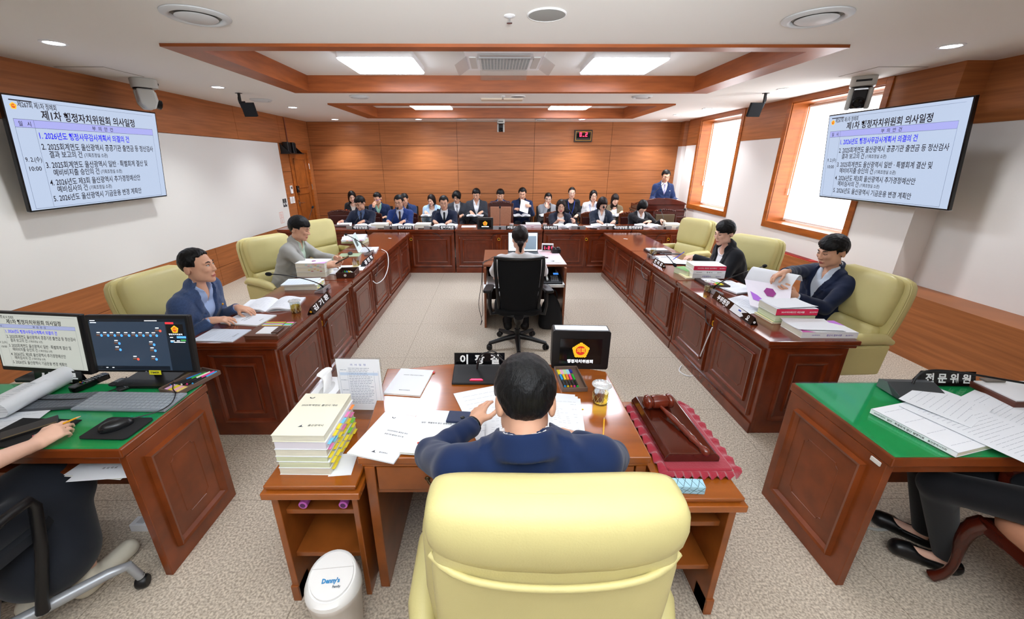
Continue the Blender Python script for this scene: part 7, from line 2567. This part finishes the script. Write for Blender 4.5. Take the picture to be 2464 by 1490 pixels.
remote('long glossy black television remote on the left green desk', at(172, 945, ZGR), at(262, 908, ZGR), .05, .028)
remote('small flat black remote, the farther of two beside the monitor foot', at(266, 930, ZGR), at(300, 913, ZGR), .04, .010, False)
remote('small flat black remote, the nearer of two beside the monitor foot', at(282, 942, ZGR), at(328, 924, ZGR), .04, .010, False)
o = thing('pen_tray', 'brown plastic tray of highlighters at the far corner of the left green desk', 'tray', (-1.605, 1.85, ZGR), -.30)
tr = MB().m(M_('6b574c', .4)).rbox(-.065, .065, -.115, .115, 0, .004, .012)
for a, b, c_, d_ in ((-.065, .065, -.118, -.112), (-.065, .065, .112, .118), (-.068, -.062, -.112, .112), (.062, .068, -.112, .112)):
    tr.box(a, b, c_, d_, 0, .022)
tr.build('tray', o, bevel=.002)
for i, (c_, nm) in enumerate((('1f7fd0', 'blue'), ('28b430', 'green'), ('f4f0e0', 'cream'), ('ee3a8a', 'pink'), ('38a8e8', 'sky blue'))):
    marker(nm + ' highlighter in the tray at the left green desk corner', (-1.64 + .022 * i, 1.865 + .006 * i, ZGR + .0045), -.55 + .05 * i, c_, 'highlighters in the left desk tray', .14)
o = thing('sticky_notes', 'pastel sticky strips in the highlighter tray on the left green desk', 'sticky notes', (-1.625, 1.775, ZGR + .0045), -.30)
for i, c_ in enumerate((M_('f0b8e0', .7), sticky_y, M_('f6b4c0', .7), M_('f4d27a', .7))):
    MB().m(c_).box(-.05 + .025 * i, -.027 + .025 * i, -.025, .025, 0, .010).build('strip', o)
# curling papers
def curl_sheet(label, loc, rz, w, l, rr, rows=9, flip=1, ang=200):
    o = MB().m(paper)
    n = 16
    P = []
    for i in range(n + 1):
        u = i / n
        x = w * u
        if u < .55:
            px, pz = x, .001
        else:
            a = R(ang) * (u - .55) / .45
            px, pz = w * .55 + rr * math.sin(a), rr * (1 - math.cos(a)) + .001
        P.append([(px * flip, -l / 2, pz), (px * flip, l / 2, pz)])
    P2 = [[(0 + q[0], q[1], q[2]) for q in r] for r in P]
    vs = [p for r in P2 for p in r]
    fs = [(2 * i, 2 * i + 1, 2 * i + 3, 2 * i + 2) for i in range(n)]
    o.add(vs, fs).add([(p[0], p[1], p[2] + .0012) for p in vs], [f[::-1] for f in fs])
    o.m(inkfaint)
    rnd = random.Random(rows)
    for i in range(rows):
        y = l / 2 - l * (.1 + .8 * i / rows)
        o.box(.03 * flip if flip > 0 else -w * .5, w * .5 if flip > 0 else -.03, y, y + .0016, .0024, .0028)
    return o.build('booklet', None, 60, loc=loc, rot=(0, 0, rz), label=label, cat='booklet')


curl_sheet('open booklet with its page rolled over the dark keyboard', (-2.44, 1.62, ZGR + .014), .05, .40, .22, .035)
curl_sheet('larger rolled booklet standing under the agenda monitor', (-2.48, 1.77, ZGR), .05, .42, .16, .045)
sheet('white printed sheet next to the sleeve of the woman in black, left desk', (-2.17, 1.50, ZGR + .0005), .25, .21, .27, rows=6)
nameplate('dark nameplate behind the agenda monitor, mostly hidden', (-2.42, 1.845, ZGR), (-2.16, 1.835, ZGR), '사  무', .07, .03, .04)
sheet('loose printed sheets on the shelf under the left green desk', (-1.70, 1.47, .585), .1, .24, .26, rows=0, title=[('회 의 자 료', .5, .75, .01, 'c')], tilt=(0, 0))
booklet('cream booklet on the shelf under the left green desk', (-1.72, 1.48, .5755), -.08, .26, .24, .009)
MB().m(white).box(-.2, .2, -.03, .03, 0, .045).m(M_('c9ccd0', .5)).box(-.17, -.13, -.02, .02, .045, .05).box(-.09, -.05, -.02, .02, .045, .05).box(-.01, .03, -.02, .02, .045, .05).m(black).box(.04, .08, -.02, .02, .045, .075).build('power_strip', loc=(-1.74, 1.62, .0), label='white power strip on the carpet under the left green desk', cat='power strip', bevel=.004)

# ------------------------------------------------------------------ right green desk
t = thing('conference_unit', 'dark grey conference microphone with long gooseneck, right green desk', 'microphone', (2.10, 1.725, ZGR), -.05)
MB().m(M_('3c4043', .45)).prism([(-.09, .008), (-.09, 0), (.075, 0), (.075, .045), (.03, .055)], -.115, .115, 'x').build('housing', t, bevel=.005)
MB().m(M_('5b6a66', .3)).prism([(-.02, .003), (.075, .003), (.075, .045), (.03, .054)], -.117, -.1145, 'x').build('end_cap', t)
MB().m(black).tube(bez((0, .02, .05), (.03, .05, .16), (.12, .02, .13), (.50, -.03, .09), 16), .0055, 8).build('gooseneck', t, 50)
MB().m(blackmatte).tube([(.48, -.026, .091), (.50, -.03, .09), (.52, -.034, .089), (.55, -.038, .087), (.57, -.04, .086)], [.008, .018, .021, .02, .008], 12).build('windscreen', t, 60)
nameplate('black nameplate of the staff member on the right green desk', (2.225, 1.815, ZGR), (2.50, 1.80, ZGR), '전 문 위 원', .075, .05, .038)
o = thing('note_tray', 'dark wooden note tray with clip and blank sheets, right green desk', 'tray', (2.62, 1.70, ZGR), -.02)
MB().m(M_('5a2a1c', .35)).prism([(-.16, -.10), (.16, -.10), (.16, .11), (-.15, .11)], 0, .028).build('box', o, bevel=.003)
MB().m(white).box(-.14, .15, -.085, .10, .028, .034).build('note_sheets', o)
MB().m(M_('6f675f', .4)).box(-.10, .0, .08, .115, .034, .044).build('clip', o, bevel=.003)
booklet('thick printed report with text on its spine at the right green desk', (1.90, 1.45, ZGR), .25, .24, .31, .022, spine='-x', spine_text=(ink, [('2025회계연도', .05, .006), ('일반 · 특별회계 결산 설명자료', .22, .008), ('울산광역시의회', .70, .007)]), rows=4, cover=M_('f4f6fb', .7))
booklet('second report beneath the thick printed report, bluish edge', (1.895, 1.455, ZGR - .0), .27, .01, .01, .001) if False else None
sheet('large printed table sheet sweeping over the desk edge, right green desk', (2.11, 1.435, ZGR + .026), .30, .33, .42, rows=20, curl=0, seed=8)
sheet('printed sheet lifted at its upper corner beside the microphone, right green desk', (2.12, 1.60, ZGR + .030), .5, .32, .24, rows=9, seed=9, curl=0, tilt=(.04, .02))
sheet('printed sheet with red heading at the right green desk', (2.40, 1.53, ZGR + .004), .42, .28, .38, rows=18, seed=4)
cb = []
rnd = random.Random(4)
for k in range(5):
    pts_ = []
    for i in range(12):
        a = i * .9 + k
        pts_.append((1.86 + .13 * math.cos(a) + rnd.uniform(-.05, .05), 1.72 + .03 * math.sin(a * 1.3), .27 + .06 * math.sin(a) + rnd.uniform(-.03, .03) - .05 * (k > 3)))
    cable(('light grey cable looping high in the tangle under the right green desk', 'light grey cable winding through the middle of the tangle, right green desk', 'light grey cable crossing the front of the tangle, right green desk', 'light grey cable at the back of the tangle, right green desk', 'light grey cable hanging lowest in the tangle, right green desk')[k], pts_, .0045, M_('a9a9a2', .5), group='tangled cables under the right desk')
cable('pale cable looping on the carpet under the right green desk', [(1.66, 1.60, .19), (1.78, 1.62, .17), (1.82, 1.60, .08), (1.74, 1.55, .01), (1.66, 1.50, .006), (1.64, 1.46, .006)], .0055, M_('c4c4bd', .5), group='tangled cables under the right desk')
cable('pale cable bundle lying along the carpet under the right green desk', [(1.84, 1.62, .01), (1.95, 1.60, .02), (2.05, 1.58, .01), (2.2, 1.6, .01)], .008, M_('b4b4ac', .5), group='tangled cables under the right desk')

# ------------------------------------------------------------------ the assistant's silver office chair (left edge)
o = thing('office_chair', 'office chair with silver frame and black loop arm at the left edge', 'chair', (-1.93, 1.02, 0), 0)
sil = M_('a9adb2', .35, metal=.4)
MB().m(sil).tube([(-.12, -.10, .46), (-.10, -.10, .20), (-.06, -.06, .135), (.06, .06, .14), (.24, .22, .16), (.285, .265, .15), (.30, .28, .06)], [.026, .026, .028, .026, .022, .02, .018], 10).build('frame_leg', o, 60)
MB().m(sil).tube([(-.0, -.02, .14), (-.02, -.14, .10), (-.0, -.3, .07)], [.024, .022, .018], 10).build('rear_leg', o, 60)
MB().m(sil).tube([(-.0, -.02, .14), (-.25, .2, .10)], [.024, .018], 10).build('hidden_leg', o, 60)
for x, y in ((.30, .28), (0, -.32), (-.27, .22)):
    MB().m(black).at((x, y, .03), (0, PI / 2, .3)).lathe([(.001, -.022), (.024, -.022), (.03, -.014), (.03, .014), (.024, .022), (.001, .022)], 16).at().tube([(x, y, .03), (x, y, .075)], .016, 8).build('caster', o, 40)
MB().m(M_('1b1e24', .8)).loft([ring(w_, d_, .05, z_, p=.45, cx=-.12) for z_, w_, d_ in ((.42, .40, .44), (.44, .46, .48), (.475, .45, .47), (.49, .36, .38))]).build('seat', o, 60)
MB().m(black).tube([(.12, -.28, .56), (.13, -.10, .595), (.135, .10, .625), (.135, .17, .625), (.135, .18, .59), (.13, .14, .40), (.115, .08, .20), (.11, .07, .15)], [.017, .018, .018, .02, .02, .02, .019, .022], 8).build('loop_arm', o, 60)
MB().m(black).loft([ring(w_, .04, -.30 - .05 * (z_ - .5), z_, p=.5, cx=-.12) for z_, w_ in ((.5, .36), (.55, .42), (.8, .44), (.95, .42), (1.0, .36))]).build('backrest', o, 60)

# ================================================================== the people
def suit(c, r=.8):
    return mat('cloth_' + c, c, r, spec=.2, sheen=.15, bump=.05, bscale=900)


navy, dnavy, royal, charcoal, blk = suit('1c2a4c'), suit('141c34'), suit('1e3570'), suit('3a3d44'), suit('1a1b20')
blazer = mat('cloth_blazer', '3d5075', .85, spec=.2, sheen=.2, var=.18, vscale=90)
greyj = suit('9b9a94')
SH_W, SH_BLUE, SH_LB = suit('f0f1f4', .7), suit('a9c0ea', .7), suit('d9e4f2', .7)
SM = dict(kind='short', front=.070, peak=.10, temple=.040, thick=.015)
down = (0, 0, -1)
FC = PI

# the chairman, from behind
person('man in a navy suit seen from behind at the honey desk, head bowed', (.085, .985, 1.205), .0, (.13, .86, .56), .0, hpitch=.50, hair=dict(kind='short', thick=.013, nape=.082, ear=.012), hairm=hairgrey, top='jacket', topm=suit('13254a'), shirtm=SH_W,
       hands=dict(L=((-.085, 1.335, .865), (.25, 1, .25), (.55, .2, -1), .35), R=((.33, 1.33, .80), (-.85, .45, .0), down, .45)), res=.0052, girth=1.08, sw=.205, watch='L', elbow=dict(L=(-1, -.15, -.35), R=(1, -.25, -.25)), neckdrop=-.045, stoop=.02, wrinkle=.0045)

# left row
h1 = at(478, 642, 1.16)
person('man in a blue blazer and light blue shirt gazing across the room', tuple(h1), -PI / 2 + .12, (h1.x - .30, h1.y + .04, .54), -PI / 2 + .05, hpitch=-.02, hair=dict(kind='short', front=.088, peak=-.25, temple=.046, thick=.010, ear=.015), hairm=hairblack, skinm=skin, top='jacket', topm=blazer, shirtm=SH_BLUE, V=.26, vw=.085,
       hands=dict(R=(tuple(at(508, 772, .80)), (.85, .35, 0), (.1, .2, -1), .5), L=(tuple(at(572, 741, .80)), (.95, -.15, -.1), down, .35)), res=.0052, lids=False, pin=1, girth=1.06, brow=1.05)
h2 = at(722, 552, 1.16)
person('man in a light grey jacket looking down at his phone', tuple(h2), -PI / 2 + .05, (h2.x - .24, h2.y - .02, .54), -PI / 2 + .05, hpitch=.30, hair=dict(kind='short', front=.050, thick=.022, temple=.030, ear=.018, nape=.085), skinm=skin, top='jacket', topm=greyj, shirtm=suit('bccfba', .7), V=.26, vw=.08,
       hands=dict(R=(tuple(at(787, 640, .84)), (.9, .35, .1), (.2, .8, -.5), .6), L=(tuple(at(806, 622, .86)), (.85, -.3, .05), (-.1, -.8, -.4), .6)), res=.0055, pin=1, girth=1.12)
p = at(824, 626, .885)
o = MB().m(blackgloss).box(-.036, .036, -.075, .075, 0, .009).build('phone', loc=p, rot=(R(25), 0, -PI / 2 + .3), label='black phone held by the man in the light grey jacket', cat='phone', bevel=.002)

# right row
h3 = at(1742, 562, 1.15)
person('woman with short black hair in a black blazer, writing', tuple(h3), PI / 2 + .30, (h3.x + .26, h3.y + .04, .53), PI / 2, hpitch=.22, sex='f', hair=dict(kind='short', front=.060, sweep=.5, part=.02, temple=.020, ear=.010, nape=.10, thick=.020), top='jacket', topm=blk, shirtm=SH_W, collar=False, V=.25, vw=.075,
       hands=dict(R=(tuple(at(1668, 618, .79)), (-.95, -.1, -.1), (.1, .3, -1), .7), L=(tuple(at(1690, 650, .80)), (-.9, .3, 0), down, .4)), res=.0055, pin=1, girth=1.12)
pencil('blue pen in the hand of the woman in the black blazer', at(1618, 626, .76), at(1650, 604, .88), '1f3fd0', .0042)
h4 = at(2000, 607, 1.16)
person('man in a dark navy jacket and white shirt turning pages', tuple(h4), PI / 2 + .12, (h4.x + .10, h4.y + .03, .54), PI / 2 + .05, hpitch=.24, hair=dict(kind='short', front=.050, sweep=.35, part=.0, thick=.022, temple=.034, ear=.018, nape=.085), top='jacket', topm=suit('18223c'), shirtm=SH_LB, V=.27, vw=.085,
       hands=dict(R=(tuple(at(1888, 656, 1.01)), (-.95, -.1, -.3), (-.2, -.3, -.9), .6), L=(tuple(at(1916, 715, .85)), (-.9, .25, .35), (-.2, .9, .3), .55)), res=.0052, girth=1.05, elbow=dict(R=(.1, .8, -.25)))
# the book he holds
o = thing('held_book', 'white report with violet hexagon logo held open by the man turning pages', 'book', at(1862, 722, .80), 0)
c0 = [at(1792, 672, .90), at(1905, 690, .93), at(1897, 760, .78), at(1805, 735, .78)]
m = MB().m(M_('efeaf3', .7))
cc = sum(c0, Vector()) / 4
L0 = at(1862, 722, .80)
nn = (c0[1] - c0[0]).cross(c0[3] - c0[0]).normalized()
if nn.dot(CAM - cc) < 0:
    nn = -nn
q4 = [c - L0 for c in c0]
m.add(q4 + [c - nn * .012 for c in q4], [(0, 1, 2, 3), (7, 6, 5, 4), (0, 4, 5, 1), (1, 5, 6, 2), (2, 6, 7, 3), (3, 7, 4, 0)])
bl_ = lambda u, v, k=.001: (q4[0] * (1 - u) + q4[1] * u) * (1 - v) + (q4[3] * (1 - u) + q4[2] * u) * v + nn * k
m.m(M_('9a2f86', .6)).add([bl_(.55 + .14 * math.cos(PI / 3 * i), .35 + .17 * math.sin(PI / 3 * i)) for i in range(6)], [tuple(range(6))])
m.m(M_('b06ad8', .6)).add([bl_(.08, .45), bl_(.25, .55), bl_(.48, .78), bl_(.12, .75)], [(0, 1, 2, 3)])
m.m(inkviolet).text('명 세 서', bl_(.45, .93, .0015), .014, None, (q4[2] - q4[3]).normalized(), (q4[0] - q4[3]).normalized(), .02)
m.build('cover', o)
c1 = [at(1806, 655, .93), at(1850, 668, .99), at(1872, 686, .95), at(1905, 692, .93)]
m = MB().m(paper)
P = []
for i in range(9):
    t_ = i / 8
    a = c0[0] * (1 - t_) + c0[1] * t_ - L0
    r_ = []
    for j in range(7):
        s_ = j / 6
        r_.append(a + Vector((.10 * s_, .035 * s_, .10 * math.sin(PI * s_ * .8) - .02 * s_)) + Vector((0, 0, .03 * s_ * (1 - t_))))
    P.append(r_)
m.sheet(P, .004).build('turned_pages', o, 60)

# recorder
h5 = aty(1251, 575, 4.02)
person('woman in a white puff sleeved blouse with tied hair, seen from behind', tuple(h5), .0, (h5.x, 3.98, .52), 0, hpitch=.18, sex='f', hair=dict(kind='short', front=.075, thick=.014, nape=.075, ear=-.01, temple=.02, extra=[((0, -.115, -.05), (.034, .03, .032)), ((0, -.122, -.09), (.016, .016, .05))]), hairm=hairbrown,
       top=None, shirtm=suit('eeedf0', .7), collar=False, sleeve=.5, hands=dict(L=((h5.x - .24, 4.36, .62), (.25, 1, -.1), down, .4), R=((h5.x + .26, 4.36, .62), (-.2, 1, -.1), down, .4)), res=.0065, elbow=dict(L=(-1.2, -.3, -.8), R=(1.2, -.3, -.8)), sw=.20, knees=((h5.x + .1, 4.36, .5), (h5.x - .1, 4.36, .5)), girth=1.05)

# lectern
h6 = aty(1602, 425, 9.12)
person('man in a navy suit with striped tie reading at the lectern', tuple(h6), FC - .12, (h6.x, 9.22, .94), FC, hpitch=.28, hair=dict(SM, thick=.017), top='jacket', topm=suit('17284f'), girth=.93, sw=.17, shirtm=SH_W, tiem=mat('striped_tie', '2a2f7a', .6, var=.8, vscale=3, stretch=(26, 26, 26), col2='c9c6e0'), V=.24, vw=.075, hands=dict(R=((h6.x - .22, 8.86, 1.07), (.2, -1, 0), down, .3), L=((h6.x + .22, 8.86, 1.07), (-.2, -1, 0), down, .3)), res=.0065, legs='stand', glasses=1, pin=2, mouth=1)
cable('thin lectern microphone stalk before the speaking man', [aty(1569, 468, 8.8), aty(1582, 456, 8.84), aty(1598, 441, 8.9)], .005, name='lectern_microphone')

# back row, front line
ROW = [
    ('man in glasses and a dark suit reading, back row', 866, 490, -.45, .38, 'm', dict(kind='short', front=.055, thick=.020, temple=.032), hairblack, suit('1b2338'), suit('5b6f96', .7), suit('20283e', .6), 1, dict(glasses=1, girth=1.14, skinm=skin)),
    ('man in a royal blue suit and brown tie reading, back row', 960, 487, -.12, .22, 'm', dict(SM), hairgrey, royal, suit('cfd6ea', .7), suit('4a3a34', .6), 1, dict(glasses=1, pin=2)),
    ('man in a dark suit with black tie and white shirt, back row', 1068, 489, .08, .20, 'm', dict(SM, peak=.16), hairgrey, dnavy, SH_W, suit('23252a', .6), 1, dict(glasses=1, pin=2, glassm=M_('8a8078', .3))),
    ('woman in a short sleeved navy jacket and white top, back row', 1350, 497, -.05, .20, 'f', dict(kind='bob', length=.115, front=.070, fw=.058, wide=.100, fx=.006), hairbrown, suit('161c2e'), SH_W, None, .5, dict(glasses=1, glassm=M_('7a6a58', .3), lip='red', collar=False, open_front=True)),
    ('woman with a brown bob and round glasses in a dark blazer, back row', 1450, 491, .12, .30, 'f', dict(kind='bob', length=.105, front=.060, fw=.055, wide=.108, bangs=.028), hairbrown, suit('1e2738'), SH_W, None, 1, dict(glasses=2, V=.27)),
    ('woman bending her head far over the papers, back row', 1546, 498, .18, .62, 'f', dict(kind='bob', length=.09, front=.060, fw=.056, wide=.092, bangs=.015), hairblack, suit('17181d'), SH_W, None, 1, dict(V=.28)),
]
for i, (lab, u, v, dy, pit, sx, hr, hm, tm, sm, tie, slv, kw) in enumerate(ROW):
    h = aty(u, v, 7.80)
    px = h.x
    hd = dict(R=((px - .15, 7.45, ZBK + .06), (.45, -1, -.05), down, .45), L=((px + .15, 7.45, ZBK + .06), (-.45, -1, -.05), down, .4))
    if i == 0:
        hd['R'] = ((px - .24, 7.44, ZBK + .06), (-.3, -1, 0), down, .5)
    if i == 3:
        hd = dict(R=((px - .08, 7.46, ZBK + .08), (.5, -1, .2), (.3, 0, -1), .6), L=((px + .20, 7.46, ZBK + .07), (-.2, -1, .2), (-.8, 0, -.3), .7))
    if i == 5:
        hd['L'] = ((px + .27, 7.48, ZBK + .07), (.25, -1, 0), down, .6)
        hd['R'] = ((px + .02, 7.42, ZBK + .06), (-.9, -.4, 0), down, .3)
    person(lab, tuple(h), FC + dy, (px + .0, 7.93, .52), FC, hpitch=pit, sex=sx, hair=hr, hairm=hm, top='jacket', topm=tm, shirtm=sm, tiem=tie, sleeve=slv, hands=hd, res=.0068, **kw)
MB().m(white).tube([(0, 0, 0), (.0, -.03, .03)], .02, 8).build('wrist_cuff', loc=aty(1573, 537, 7.44), label='pale watch band at the wrist of the bending woman', cat='watch') if False else None

# rear line against the timber wall
REAR = [
    ('woman with long black hair and an orange marker, rear line', 847, 474, .35, .32, 'f', dict(kind='bob', length=.13, front=.075, fw=.054, wide=.092), hairblack, blk, suit('d8cfc4', .7), None, 1, 'write', dict(collar=False)),
    ('man in a navy suit with his hand at his mouth, rear line', 908, 478, -.25, .35, 'm', dict(kind='short', front=.068, thick=.014, temple=.04), hairblack, navy, suit('a6dcc4', .7), None, 1, 'chin', dict()),
    ('man in a blue jacket half hidden behind the royal blue suit, rear line', 973, 480, -.15, .45, 'm', dict(kind='short', front=.072, thick=.012), hairgrey, suit('22355e'), suit('22242c', .7), None, 1, 'write', dict()),
    ('woman in a light blue jacket leaning over her notes, rear line', 1038, 482, -.35, .35, 'f', dict(kind='bob', length=.115, front=.072, fw=.056, wide=.09, fx=-.006), hairbrown, suit('a9c6de'), suit('e2d9cf', .7), None, 1, 'write', dict(collar=False, open_front=True)),
    ('man with wavy hair, grey suit and striped tie, rear line', 1099, 475, -.25, .30, 'm', dict(kind='wavy', front=.055, thick=.022), hairblack, charcoal, SH_W, mat('rep_tie', '16171c', .6, var=.8, vscale=3, stretch=(28, 28, 28), col2='d0d0d6'), 1, 'lap', dict(glasses=1, V=.26)),
    ('man in a charcoal suit and white shirt turning a page, rear line', 1146, 469, -.15, .30, 'm', dict(kind='short', front=.055, thick=.018), hairblack, charcoal, SH_W, None, 1, 'write', dict(glasses=1, V=.28, girth=1.08)),
    ('man in navy and light blue behind the tan chair, rear line', 1204, 470, .0, .38, 'm', dict(kind='short', front=.055, thick=.016), hairblack, suit('1d2a52'), SH_BLUE, None, 1, 'lap', dict(V=.24)),
    ('man in a navy suit holding a white sheet, rear line', 1257, 467, -.08, .26, 'm', dict(kind='short', front=.072, thick=.017, peak=.05), hairblack, navy, suit('1c1d22', .7), None, 1, 'hold', dict()),
    ('woman in a grey blazer with a pen at her lips, rear line', 1319, 479, -.10, .22, 'f', dict(kind='short', front=.078, thick=.016, ear=-.02, nape=.09, temple=.03), hairblack, suit('8d8f93'), suit('1c1d22', .7), None, 1, 'lips', dict(glasses=2, glassm=M_('a09890', .3), collar=False, open_front=True)),
    ('woman in black with a blue lanyard, rear line', 1376, 465, -.05, .14, 'f', dict(kind='short', front=.092, peak=-.3, thick=.011, ear=-.02, nape=.08, temple=.04), hairblack, None, blk, None, 1, 'lap', dict(glasses=1, glassm=M_('b0a8a0', .3), collar=False, lanyard=M_('2b4fc0', .6))),
    ('woman in a white blouse with a blue lanyard, rear line', 1428, 472, .0, .14, 'f', dict(kind='bob', length=.10, front=.085, fw=.056, wide=.088), hairblack, None, mat('striped_blouse', 'eceaea', .7, var=.25, vscale=5, stretch=(14, 14, .6)), None, 1, 'lap', dict(glasses=1, glassm=M_('9a8a80', .3), lanyard=M_('4a78c8', .6))),
    ('woman with long hair in a khaki cardigan, rear line', 1480, 481, .05, .24, 'f', dict(kind='bob', length=.16, front=.062, fw=.052, wide=.086, bangs=.035, extra=[((.062, .03, -.15), (.034, .035, .09))]), hairbrown, suit('7a6a52'), SH_W, None, 1, 'write', dict(collar=False, open_front=True)),
]
TG = 'black tablet chairs along the back wall'
for i, (lab, u, v, dy, pit, sx, hr, hm, tm, sm, tie, slv, pose, kw) in enumerate(REAR):
    h = aty(u, v, 9.32)
    px = h.x
    pw = (px, 9.52, .52)
    if pose == 'write':
        hd = dict(R=((px - .12, 9.16, .80), (.3, -1, -.1), down, .5), L=((px + .13, 9.14, .80), (-.5, -1, -.1), down, .35))
    elif pose == 'chin':
        hd = dict(R=((px - .05, 9.14, h.z - .16), (.35, .3, 1), (.2, 1, 0), .7), L=((px + .18, 9.2, .68), (-.5, -1, 0), down, .3))
    elif pose == 'lips':
        hd = dict(R=((px - .05, 9.17, h.z - .17), (.2, .25, 1), (.1, 1, 0), .8), L=((px + .15, 9.18, .74), (-.6, -1, 0), down, .3))
    elif pose == 'hold':
        hd = dict(R=((px - .16, 9.14, .86), (.5, -1, .2), (.6, 0, -1), .5), L=((px + .16, 9.10, .93), (-.5, -.7, .2), (-.7, .3, -.4), .6))
    else:
        hd = dict(R=((px - .12, 9.2, .72), (.5, -1, -.1), down, .4), L=((px + .13, 9.2, .72), (-.5, -1, -.1), down, .4))
    person(lab, tuple(h), FC + dy, pw, FC, hpitch=pit, sex=sx, hair=hr, hairm=hm, top='jacket' if tm else None, topm=tm, shirtm=sm, tiem=tie, sleeve=slv, hands=hd, res=.0076, **kw)
    c = TC if i == 0 else dup(TC)
    c.location = (px, 9.56, 0)
    c.rotation_euler = (0, 0, PI)
    tag(c, 'tablet chair under the ' + lab.replace(', rear line', ''), None, TG)
    if pose in ('write', 'hold', 'lips'):
        o = thing('writing_tablet', 'tablet of the ' + lab.replace(', rear line', ''), 'tablet', (px - .02, 9.08, .70), 0, 'folding writing tablets')
        MB().m(blackmatte).rbox(-.20, .20, -.12, .14, 0, .018, .04).build('board', o, 40)
        MB().m(black).tube([(.17, .1, 0), (.22, .22, -.06), (.25, .36, -.06)], .012, 8).build('hinge_arm', o, 50)
        open_book('report before the ' + lab.replace(', rear line', ''), (px - .02, 9.08, .719), .1 * math.sin(i), .36, .22, .03, rows=0, curl=.03, group='reports on the writing tablets')
p = aty(1262, 497, 9.04)
sheet('white sheet held up by the man in navy, rear line', p, .3, .21, .28, rows=8, tilt=(R(62), R(20)))
p = aty(836, 506, 9.08)
marker('orange highlighter in the hand of the long haired woman', p, .9, 'f2603a', None, .12)
for u, v, c_, lab in ((911, 481, '5a2fb0', 'purple pen held at the mouth of the man in navy'), (1315, 477, '2a2a2e', 'dark pen held at the lips of the woman in grey')):
    p = aty(u, v, 9.16)
    MB().m(M_(c_, .4)).tube([(-.06, 0, -.015), (.06, -.01, .012)], .0045, 8).build('pen', loc=p, label=lab, cat='pen')

# assistants, cut off by the picture edges
person('person in a black short sleeved top writing at the left green desk', (-2.03, 1.02, 1.24), .0, (-2.0, .92, .56), -.1, hpitch=.3, sex='f', hair=dict(kind='bob', length=.12, front=.07), top=None, topm=None, shirtm=suit('22262e'), collar=False, sleeve=.42, legm=suit('20242c'), skirt=True,
       hands=dict(R=((-1.845, 1.325, .785), (.45, .9, .25), (-.5, .2, -.8), .8), L=((-2.5, 1.25, .80), (-.6, 1, -.1), down, .4)), res=.0055, sw=.185, girth=1.1, elbow=dict(R=(.7, -.3, -1)), knees=((-1.93, 1.42, .47), (-2.1, 1.45, .47)), feet=((-1.86, 1.30, .09), (-2.02, 1.22, .09)), shoem=M_('d9d2c0', .6))
pencil('yellow pencil in the hand at the left green desk', at(79, 1050, .775), at(196, 1001, .835))
person('person in black trousers at the right green desk, only a hand in view', (2.46, 1.18, 1.24), 1.0, (2.43, 1.14, .57), 1.0, hpitch=.3, sex='f', hair=dict(kind='bob', length=.12, front=.07), top='jacket', topm=blk, shirtm=SH_W, legm=suit('0f1014'),
       hands=dict(R=((2.32, 1.26, .805), (-.95, .25, -.1), down, .2, .4), L=((2.5, .95, .72), (.3, .6, -.1), down, .3)), res=.0055, knees=((2.02, 1.50, .52), (1.93, 1.36, .53)), feet=((2.20, 1.52, .09), (2.16, 1.38, .09)), shoem=M_('0e0e10', .35), shoecut=True)
